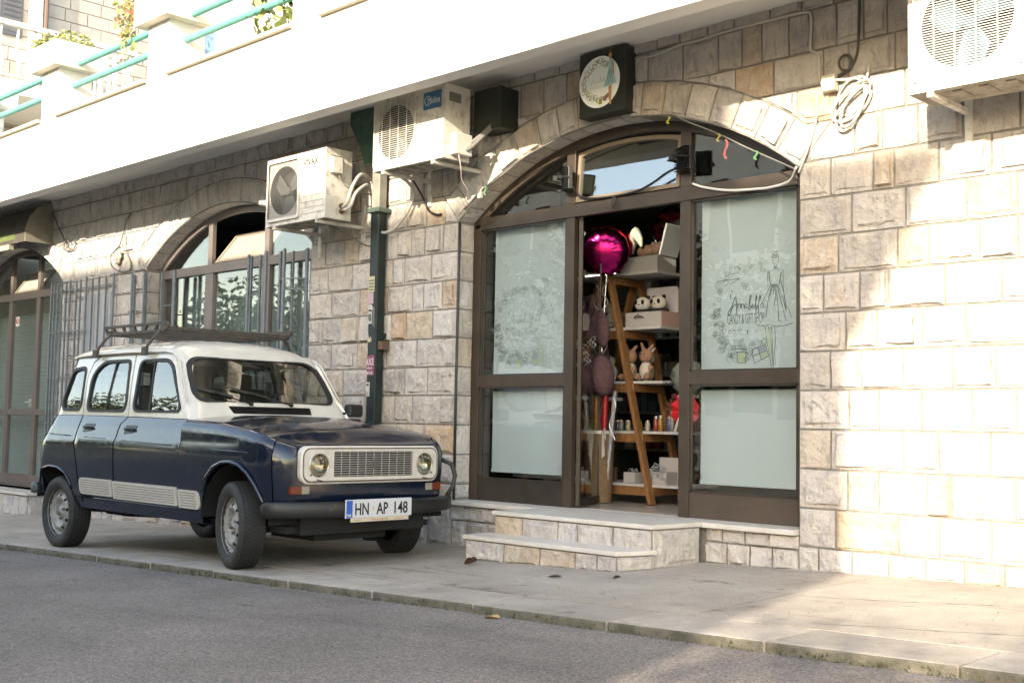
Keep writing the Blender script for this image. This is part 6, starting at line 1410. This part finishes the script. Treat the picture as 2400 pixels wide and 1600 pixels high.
# roof rack
RK_ = mat('rack_steel', (.045,.04,.035), .6, col2=(.085,.065,.05), scale=12); rk = None
rk = None
for s in (-1, 1):
    y = CY+s*.545; m = M()
    m.bar((-3.66,y,1.705),(-2.64,y,1.705),.022,.020); m.bar((-3.60,y,1.650),(-2.70,y,1.650),.022,.018)
    for a, b in ((-3.66,-3.60),(-3.52,-3.48),(-3.36,-3.32),(-3.19,-3.15),(-2.98,-3.02),(-2.82,-2.86),(-2.64,-2.70)): m.bar((a,y,1.70),(b,y,1.652),.02,.02)
    o = obj('rack_side', m, RK_, rk or car)
    if rk is None: o.name = 'roof_rack'; WPOS['roof_rack'] = Vector((0,0,0)); rk = o
for x in (-3.60,-3.37,-3.14,-2.92,-2.70): m = M(); m.bar((x,CY-.545,1.645),(x,CY+.545,1.645),.03,.018); obj('crossbar', m, RK_, rk)
for x in (-2.68,-3.62): m = M(); m.bar((x,CY-.545,1.668),(x,CY+.545,1.668),.022,.022); obj('end_rail', m, RK_, rk)
for s in (-1, 1):
    for x in (-3.56,-2.78): m = M(); m.tube([(x-.01,CY+s*.645,1.475),(x-.01,CY+s*.640,1.53),(x+.02,CY+s*.60,1.60),(x+.02,CY+s*.55,1.65)], .013, 6); m.box(x-.04,x+.02,CY+s*.66-.012,CY+s*.66+.012,1.455,1.52); obj('rack_foot', m, RK_, rk)
# ------------------------------------------------------------------ inside the shop door
def blob(name, balls, material, parent, vox=.012):
    m = M()
    for b in balls:
        rot = Matrix.Rotation(b[2], 3, 'Y') if len(b) > 2 else None
        m.ball(b[0], b[1], 14, 10, rot=rot)
    return obj(name, m, material, parent, remesh=vox, recalc=False)
e = empty('door_leaf', (-.47, .2, .385), 'glazed brown door leaf standing open into the shop', 'door')
a, b = Vector((-.478,.24,0)), Vector((-.73,.77,0)); up = Vector((0,0,1))
m = M(); nrm = (b-a).normalized().cross(up)
m.bar(a+up*.42, b+up*.42, .025, .05)
m.bar(a+up*.40, a+up*2.54, .03, .03, up=tuple(nrm)); m.bar(b+up*.40, b+up*2.54, .012, .012, up=tuple(nrm))
obj('leaf_frame', m, BRONZED, e)
m = M(); m.add([a+up*.44, b+up*.44, b+up*2.54, a+up*2.54], [(0,1,2,3)]); obj('glass', m, GLASSD, e, recalc=False)
m = M(); m.bar(a+(b-a)*.9+up*1.05-nrm*.05, a+(b-a)*.9+up*1.5-nrm*.05, .015, .015); obj('pull_handle', m, CHROME, e)
# A-frame display shelf
WOODL = mat('pine_orange', (.20,.092,.033), .5, col2=(.30,.15,.06), scale=7, stretch=(8,8,1), detail=8); BOARD = mat('white_board', (.50,.50,.49), .5)
e = empty('display_shelf', (-.86, 1.2, .385), 'wooden A-frame ladder shelf with white boards in the shop doorway', 'shelf')
for y in (1.0, 1.40):
    for s in (-1, 1): m = M(); m.bar((-.86+.03*s, y, 2.23), (-.86+.485*s, y, .386), .032, .07, up=(0,1,0)); obj('leg', m, WOODL, e, bevel=.003)
for z, xr_ in ((2.235,.50),(1.79,.53),(1.355,.64),(.957,.74),(.54,.80)):
    m = M(); m.box(-.86-xr_+.1,-.86+xr_,1.03,1.44,z-.022,z); obj('board', m, BOARD, e, bevel=.002)
    k = (2.235-z)*.246+.06; m = M(); m.box(-.86-k,-.86+k,1.025,1.05,z-.09,z-.024); m.box(-.86-k,-.86+k,1.36,1.38,z-.09,z-.024) if False else None; obj('rail', m, WOODL, e)
    for s in (-1, 1): m = M(); m.bar((-.86+s*k,1.01,z-.055),(-.86+s*k,1.39,z-.055),.02,.06); obj('side_rail', m, WOODL, e)
# side shelf under the large plush toy
e = empty('side_shelf', (-1.2,.95,.385), 'white side shelf under the large plum plush toy', 'shelf')
m = M(); m.box(-1.7,-.80,.72,1.15,1.20,1.225); obj('board', m, BOARD, e); m = M(); m.box(-1.7,-.86,.80,1.15,.55,.57); obj('board', m, BOARD, e)
for x in (-1.65,-1.0): m = M(); m.bar((x,.9,.386),(x+.02,.9,1.2),.03,.04); obj('leg', m, WOODL, e)
# large plum plush toy
PLUM = mat('plum_plush', (.085,.042,.048), .95, col2=(.14,.075,.082), scale=45, bump=.004, bscale=220)
e = empty('plush_toy', (-1.0,.9,1.225), 'large plum coloured plush toy with long ears and a checked bow', 'plush toy')
blob('body', [((-1.02,.92,1.50),(.24,.18,.27)),((-1.0,.88,1.84),(.21,.17,.21)),((-.80,.80,1.36),(.20,.12,.11),.5),((-.64,.70,1.39),(.095,.10,.165),-.12),((-.88,.78,1.55),(.10,.09,.17),.5)], PLUM, e, .014)
blob('ear', [((-.79,.78,1.90),(.075,.05,.16),-.35),((-.70,.76,1.76),(.07,.045,.15),-.15)], PLUM, e, .012)
def checker():
    m = bpy.data.materials.new('checked_cloth'); m.use_nodes = True; N = m.node_tree.nodes; L = m.node_tree.links
    c = N.new('ShaderNodeTexChecker'); c.inputs['Scale'].default_value = 38; c.inputs[1].default_value = (.012,.012,.014,1); c.inputs[2].default_value = (.62,.58,.54,1)
    g = N.new('ShaderNodeNewGeometry'); mp = N.new('ShaderNodeMapping'); mp.inputs['Rotation'].default_value = (0,.3,.3); L.new(g.outputs['Position'], mp.inputs[0]); L.new(mp.outputs[0], c.inputs[0]); L.new(c.outputs[0], N['Principled BSDF'].inputs['Base Color']); N['Principled BSDF'].inputs['Roughness'].default_value = .9; MATS['checked_cloth'] = m; return m
CK = checker(); m = M(); c = Vector((-.80,.66,1.63))
for s in (-1, 1):
    m.add([c, c+Vector((.12*s,.0,.065)), c+Vector((.14*s,-.02,-.03)), c+Vector((.02*s,-.03,-.02))], [(0,1,2,3)]); m.add([c+Vector((0,-.01,0)), c+Vector((.05*s+.02,-.02,-.08)), c+Vector((.09*s+.02,-.02,-.17)), c+Vector((.03*s+.0,-.02,-.16))], [(0,1,2,3)])
obj('bow', m, CK, e, solid=.012, recalc=False)
# foil balloons
def foil(label, x, y, z, r, material, rz, tilt=0):
    m = M(); n = 40; k = 9; R = Matrix.Rotation(rz, 3, 'Z') @ Matrix.Rotation(tilt, 3, 'X'); C = Vector((x, y, z))
    for sd in (-1, 1):
        o = len(m.v)
        for i in range(k+1):
            q = i/k; rad = r*sin(q*pi/2); d = .30*r*cos(q*pi/2)**.8 if q < 1 else 0
            for j in range(n):
                t = 2*pi*j/n; wr = 1+.03*sin(13*t)*q**3; dd = d*(1+.16*sin(13*t+1)*q*q); m.v.append(tuple(C+R @ Vector((rad*wr*cos(t), sd*dd, rad*wr*sin(t)))))
        for i in range(k):
            for j in range(n): m.f.append((o+i*n+j, o+i*n+(j+1) % n, o+(i+1)*n+(j+1) % n, o+(i+1)*n+j)); m.mi.append(0)
    return tag(obj('foil_balloon', m, material, smooth=True), label, 'balloon', 'foil balloons in the doorway')
MAG = mat('magenta_foil', (.36,.012,.13), .16, metal=1); REDF = mat('red_foil', (.65,.02,.04), .2, metal=1)
foil('shiny magenta foil balloon floating in the doorway above the plush toy', -.72,.82,2.385,.188,MAG,radians(38),.1)
foil('red foil balloon mostly hidden behind the magenta one', -.80,1.0,2.46,.165,REDF,radians(30),.2)
m = M(); pts = []; 
m.tube([(-.72,.83,2.2),(-.725,.82,2.0),(-.73,.81,1.8),(-.735,.80,1.58)], .003, 4)
pts = [(-.71+.022*sin(i*.5), .80+.022*cos(i*.5), 2.18-i*.014) for i in range(45)]; m.tube(pts, .0035, 4)
tag(obj('balloon_string', m, mat('silver_ribbon', (.6,.6,.58), .3, metal=.6)), 'silver curled ribbon hanging from the magenta balloon', 'ribbon')
m = M(); pts = [(-.60+.03*sin(i*.35), .78, 1.22-i*.016) for i in range(22)]; m.tube(pts, .004, 4); tag(obj('curled_ribbon', m, MATS['silver_ribbon']), 'curled silver ribbon beside the wrapping paper bin', 'ribbon')
# wrapping paper bin
KR = mat('kraft_card', (.17,.105,.055), .8, col2=(.22,.14,.08), scale=20)
e = empty('paper_bin', (-.80,.86,.385), 'tall kraft cardboard bin holding rolls of wrapping paper', 'bin')
m = M(); m.lathe([(.386,.105),(.95,.125),(.95,.118),(.40,.10)], (-.80,.86,0), 'z', 22, cap=True); obj('tube', m, KR, e, smooth=False, autos=40)
m = M(); m.lathe([(.93,.1265),(.955,.1275),(.955,.12)], (-.80,.86,0), 'z', 22, cap=False); obj('rim_ribbon', m, mat('white_ribbon', (.6,.58,.55), .5), e)
m = M(); m.add([(-.70,.77,.94),(-.64,.74,.98),(-.63,.74,.88)], [(0,1,2)]); m.add([(-.69,.765,.93),(-.66,.75,.93),(-.64,.74,.76),(-.67,.74,.74)], [(0,1,2,3)]); obj('bow', m, MATS['white_ribbon'], e, solid=.003, recalc=False)
for i, (dx, dy, top, col, nm, ln) in enumerate(((-.07,-.02,1.27,(.45,.33,.06),'gold',.03),(-.035,.05,1.25,(.28,.26,.20),'silver glitter',.02),(-.01,-.05,1.26,(.05,.30,.05),'green',.03),(.045,-.02,1.25,(.55,.03,.05),'red',.04),(.085,-.01,1.27,(.55,.55,.57),'pearl white',.09))):
    m = M(); m.tube([(-.80+dx,.86+dy,.5),(-.80+dx+ln,.86+dy-.01,top)], .026 if nm != 'pearl white' else .018, 12); tag(obj('wrapping_roll', m, mat('roll_'+nm.split()[0], col, .3, metal=.4, col2=tuple(c*.5 for c in col), scale=40)), nm+' roll of wrapping paper standing in the kraft bin', 'paper roll', 'rolls of wrapping paper')
# open gift cases
CASE = mat('case_white', (.42,.41,.40), .6); CASED = mat('case_pink', (.55,.38,.34), .6)
e = empty('gift_case', (-.56,1.1,2.236), 'open white gift case with brown plush, on the top board', 'box')
m = M(); m.box(-.76,-.38,1.05,1.30,2.237,2.36); obj('base', m, CASE, e, bevel=.004)
m = M(); m.prism([(-.55,2.37),(-.385,2.37),(-.31,2.60),(-.33,2.62),(-.50,2.60)], lambda x, z: (x,1.29,z), lambda x, z: (x,1.31,z)); obj('lid', m, CASE, e); m = M(); m.prism([(-.385,2.36),(-.37,2.36),(-.30,2.60),(-.315,2.61)], lambda x, z: (x,1.07,z), lambda x, z: (x,1.30,z)); obj('lid_side', m, CASE, e)
FUR = mat('brown_fur', (.06,.028,.018), .95, col2=(.11,.055,.035), scale=40)
e = empty('brown_plush', (-.52,1.17,2.36), 'dark brown plush lying in the upper gift case', 'plush toy')
blob('body', [((-.57,1.17,2.41),(.10,.08,.06)),((-.45,1.16,2.42),(.065,.06,.055)),((-.41,1.13,2.46),(.02,.02,.025)),((-.49,1.13,2.46),(.02,.02,.025))], FUR, e, .01)
m = M(); m.tube([(-.70,1.12,2.40),(-.68,1.10,2.50),(-.62,1.08,2.56),(-.58,1.07,2.50),(-.55,1.06,2.44)], [.02,.045,.05,.03,.01], 8); tag(obj('white_cloth', m, mat('white_cloth', (.6,.58,.5), .8), smooth=True), 'bunched white cloth beside the magenta balloon', 'cloth')
e = empty('gift_case', (-.52,1.1,1.791), 'open white gift case holding two pandas, on the second board', 'box')
m = M(); m.box(-.70,-.345,1.05,1.30,1.792,1.91); obj('base', m, CASE, e, bevel=.004); m = M(); m.box(-.343,-.335,1.05,1.30,1.792,1.91); obj('side', m, CASED, e)
m = M(); m.prism(rrect(-.66,-.345,1.915,2.13,[0,0,.04,.02]), lambda x, z: (x,1.285,z), lambda x, z: (x,1.30,z)); obj('lid', m, mat('case_lining', (.52,.50,.55), .7), e)
m = M(); m.tube([(-.60,1.045,1.86),(-.59,1.03,1.872),(-.52,1.03,1.872),(-.51,1.045,1.86)], .006, 6); m.ball((-.555,1.03,1.885),(.012,.008,.012),6,4); obj('handle', m, CHROME, e)
PW = mat('panda_white', (.62,.60,.55), .9); PB = mat('panda_black', (.012,.012,.012), .9)
for x, lab in ((-.60,'left plush panda in the lower gift case'),(-.44,'right plush panda in the lower gift case')):
    e = empty('panda_plush', (x,1.15,1.90), lab, 'plush toy', 'plush pandas in the case')
    blob('head', [((x,1.15,1.985),(.075,.06,.058))], PW, e, .008); blob('torso', [((x,1.17,1.915),(.085,.07,.045))], PB, e, .01)
    m = M(); m.ball((x-.05,1.16,2.03),.018,8,6); m.ball((x+.045,1.16,2.035),.018,8,6); m.ball((x-.03,1.095,1.995),(.017,.008,.02),8,6); m.ball((x+.035,1.10,1.995),(.017,.008,.02),8,6); m.ball((x+.005,1.09,1.975),(.008,.006,.006),6,5); obj('face_mark', m, PB, e, smooth=True)
# bunnies on the third board
BF = mat('bunny_tan', (.26,.15,.09), .95, col2=(.34,.21,.14), scale=50); BW = mat('bunny_cream', (.55,.50,.43), .95)
for x, y, s, lab in ((-.52,1.10,1.0,'tan plush bunny in white overalls sitting on the third board, right one'),(-.70,1.12,1.0,'tan plush bunny in white overalls behind the shelf leg'),(-.62,1.25,.95,'cream hooded plush bunny at the back of the third board')):
    z = 1.356; e = empty('bunny_plush', (x,y,z), lab, 'plush toy', 'plush bunnies on the shelf')
    f = BF if 'tan' in lab else BW
    blob('head', [((x,y,z+.20*s),(.062,.055,.058)),((x-.035,y,z+.27*s),(.018,.012,.055),-.4),((x+.04,y,z+.265*s),(.018,.012,.05),.9)], f, e, .008)
    blob('torso', [((x,y,z+.08*s),(.06,.055,.08))], BW, e, .01)
    blob('paw', [((x-.05,y-.05,z+.035),(.03,.035,.03)),((x+.05,y-.05,z+.035),(.03,.035,.03)),((x+.065,y-.03,z+.10),(.02,.02,.035))], f, e, .008)
    m = M(); m.ball((x-.02,y-.05,z+.215*s),.006,6,5); m.ball((x+.02,y-.05,z+.215*s),.006,6,5); obj('eye', m, PB, e)
for x, y, z, lab in ((-1.02+.12,1.12,1.79,'grey plush rabbit left of the leg on the second board'),(-.88,1.1,1.355,'grey-green plush toy with a white tag on the third board')):
    e = empty('grey_plush', (x,y,z), lab, 'plush toy')
    blob('body', [((x,y,z+.07),(.06,.05,.07)),((x-.02,y,z+.17),(.05,.045,.045)),((x-.05,y,z+.24),(.015,.012,.05),-.5),((x+.03,y-.05,z+.03),(.025,.04,.025))], mat('grey_fur', (.22,.21,.17), .95, col2=(.34,.33,.28), scale=40), e, .009)
m = M(); m.bar((-.80,1.03,1.40),(-.83,1.02,1.28),.05,.002,up=(0,1,0)); tag(obj('price_tag', m, mat('tag_white', (.65,.65,.62), .6)), 'white paper tag hanging from the grey-green plush', 'tag')
# jars, bottles and small gifts
rnd = random.Random(17)
for k, (z, lab) in enumerate(((.54,'lowest'),(.957,'fourth'),(1.79,'second'))):
    for i in range(7):
        x = -1.28+i*.07+rnd.uniform(-.01,.01); w = rnd.uniform(.03,.055); h = rnd.uniform(.05,.14); c = rnd.choice([(.20,.12,.08),(.10,.03,.04),(.07,.09,.10),(.28,.26,.22)])
        m = M(); m.box(x, x+w, 1.1, 1.1+w, z+.001, z+h); tag(obj('packet', m, mat('packet_%02d' % int(c[0]*100), c, .5, col2=tuple(q*.5 for q in c), scale=60), bevel=.003), 'small %s packet left of the shelf leg on the %s board' % ({.20:'brown',.10:'maroon',.07:'slate',.28:'ivory'}[c[0]], lab), 'packet', 'small packets on the %s board' % lab)
cols = [(.35,.05,.04),(.40,.22,.05),(.06,.12,.30),(.30,.28,.24),(.08,.20,.10),(.45,.38,.28),(.25,.06,.12)]
def jar(x, y, z, h, r, c, lab, grp, cap=True):
    e = empty('candy_jar', (x,y,z), lab, 'jar', grp); m = M(); m.lathe([(.0,r*.9),(.005,r),(h*.75,r),(h*.82,r*.7)], (x,y,z), 'z', 10); obj('jar_body', m, mat('jar_%02d' % int(c[0]*100), c, .25, col2=tuple(q*.4 for q in c), scale=60), e, smooth=True)
    m = M(); m.lathe([(h*.82,r*.78),(h,r*.78)], (x,y,z), 'z', 10); obj('lid', m, mat('jar_lid', (.35,.33,.28), .35, metal=.5), e)
names = ['red','orange','blue','grey','green','cream','purple','yellow','white']; jc = cols+[(.5,.40,.08),(.55,.53,.48)]
for i in range(9): jar(-.95+i*.052,1.12+rnd.uniform(-.03,.03),.958,.085,.021,jc[i],'small jar of %s candy in the row on the fourth board' % names[i],'small candy jars on the fourth board')
for i in range(6): jar(-.42+i*.055,1.12+rnd.uniform(-.04,.04),.958,rnd.uniform(.10,.16),.022,jc[i],'slim %s bottle on the right end of the fourth board' % names[i],'slim bottles on the fourth board')
m = M()
for i in range(60): x = rnd.uniform(-.45,-.16); y = rnd.uniform(1.22,1.38); m.tube([(x,y,.96),(x+rnd.uniform(-.02,.02),y,1.10+rnd.uniform(0,.08))], .003, 4); m.ball((x,y,1.16+rnd.uniform(-.05,.06)),.016,6,5)
tag(obj('lollipops', m, mat('lolly_brown', (.10,.045,.03), .4, col2=(.25,.12,.06), scale=50), recalc=False), 'dense bunch of brown lollipops on the fourth board', 'sweets', kind='stuff')
e = empty('gift_box', (-.62,1.1,.541), 'small white gift box with a silver bow on the lowest board', 'box'); m = M(); m.box(-.70,-.585,1.05,1.16,.542,.625); obj('box', m, CASE, e, bevel=.002); m = M()
for a in range(5): t = a*1.26; m.tube([(-.64,1.10,.63),(-.64+.03*cos(t),1.10+.03*sin(t),.655),(-.64+.04*cos(t),1.10+.04*sin(t),.632)], .004, 4)
obj('bow', m, MATS['silver_ribbon'], e)
e = empty('gift_basket', (-.38,1.1,.541), 'open white gift crate stuffed with silver ribbon on the lowest board', 'box'); m = M(); m.box(-.45,-.28,1.06,1.20,.542,.64); m.box(-.46,-.27,1.205,1.22,.542,.75); obj('crate', m, CASE, e, bevel=.002); m = M()
for a in range(26): x = rnd.uniform(-.46,-.28); z = rnd.uniform(.58,.70); m.tube([(x,1.05,z),(x+rnd.uniform(-.04,.04),1.03,z+rnd.uniform(-.03,.03)),(x+rnd.uniform(-.04,.04),1.05,z+rnd.uniform(-.04,.03))], .004, 4)
tag(obj('ribbon_tangle', m, mat('ribbon_steel', (.42,.46,.5), .35, metal=.3), e, recalc=False), kind='stuff')
e = empty('red_bow', (-.15,1.0,1.1), 'bright red satin bow package behind the right door post', 'gift'); m = M(); c = Vector((-.06,.98,1.12))
for i in range(18): t = i*2*pi/18; m.add([c, c+Vector((.13*cos(t),.03*(i % 2),.13*sin(t))), c+Vector((.13*cos(t+.35),.03*((i+1) % 2),.13*sin(t+.35)))], [(0,1,2)])
obj('satin', m, mat('red_satin', (.60,.02,.03), .35), e, solid=.003, recalc=False); m = M(); m.ball(tuple(c+Vector((0,-.02,0))),(.03,.02,.03),8,6); m.tube([tuple(c+Vector((0,-.02,0))),(-.10,.95,1.02),(-.12,.95,.96)],.01,5); obj('knot', m, MATS['white_ribbon'], e)
e = empty('clear_balloon', (-.13,1.1,1.38), 'translucent white balloon with black lettering behind the right post', 'balloon'); m = M(); m.ball((-.12,1.12,1.38),(.16,.10,.14),20,14); obj('skin', m, mat('milky_balloon', (.20,.23,.20), .15), e, smooth=True)
text('lettering', '\u0421\u0440\u0435', .075, BLACK, e, (-.285,1.0,1.385), sx=.85, depth=.0004); text('lettering', '\u0440\u043e\u0452', .075, BLACK, e, (-.285,1.0,1.315), sx=.85, depth=.0004)
# hanging balloons and garlands under the ceiling
for x, y, z, r, c, lab in ((-1.15,1.3,2.52,.17,(.25,.02,.015),'dark red balloon under the ceiling at the left of the doorway'),(-.95,2.0,2.75,.18,(.20,.012,.03),'crimson balloon under the ceiling behind the first'),(-.55,2.1,2.72,.15,(.30,.28,.22),'pale patterned balloon under the ceiling in the middle'),(-.15,2.2,2.80,.16,(.28,.22,.14),'leopard spotted balloon under the ceiling near the right post'),(-.40,2.6,2.50,.14,(.22,.20,.16),'cream balloon hanging lower behind the ladder shelf'),(.1,2.4,2.55,.15,(.30,.04,.10),'pink balloon under the ceiling behind the right post'),(-.62,1.7,2.62,.13,(.35,.33,.28),'ivory ribbed balloon above the upper gift case')):
    e = empty('balloon', (x,y,z), lab, 'balloon', 'balloons under the shop ceiling'); m = M(); m.ball((x,y,z),(r,r,r*1.1),18,12); obj('skin', m, mat('balloon_%d' % int(c[0]*100+c[1]*1000), c, .25, col2=tuple(q*.25 for q in c), scale=14, ramp=(.45,.55)), e, smooth=True)
    m = M(); m.tube([(x,y,z-r*1.08),(x+.02,y,z-r*1.5),(x,y,z-r*2)], .003, 4); obj('tail', m, MATS['silver_ribbon'], e)
e = empty('wall_shelving', (-.6,3.9,.38), 'dark wall shelving full of small goods at the back of the shop', 'shelf')
for z in (.75,1.15,1.55,1.95,2.35): m = M(); m.box(-3.0,1.8,3.75,4.15,z-.02,z); obj('board', m, mat('shelf_grey', (.10,.11,.10), .6), e)
for x in (-3.0,-1.8,-.6,.6,1.8): m = M(); m.box(x-.015,x+.015,3.76,4.15,.385,2.7); obj('upright', m, MATS['shelf_grey'], e)
m = M()
for z in (.75,1.15,1.55,1.95,2.35):
    x = -2.9
    while x < 1.7: w = rnd.uniform(.03,.12); h = rnd.uniform(.08,.27); m.box(x,x+w,3.8,3.95,z,z+h,rnd.randrange(4)); x += w+rnd.uniform(.01,.08)
tag(obj('small_goods', m, [mat('goods_a', (.20,.17,.12), .4), mat('goods_b', (.12,.03,.04), .4), mat('goods_c', (.05,.08,.09), .4), mat('goods_d', (.28,.28,.26), .4)], recalc=False), 'rows of small packets and jars on the back shelving', 'goods', kind='stuff')
e = empty('tube_lamp', (-2.27,2.6,2.5), 'short lit white tube lamp glimpsed under the balloon', 'lamp')
m = M(); m.box(-2.45,-2.10,2.58,2.62,2.47,2.50); obj('tube', m, mat('lamp_tube', (.8,.8,.8), .5, emis=(1,.95,.88,5)), e)
m = M(); m.box(-2.47,-2.08,2.57,2.63,2.50,2.53); obj('holder', m, BOARD, e)
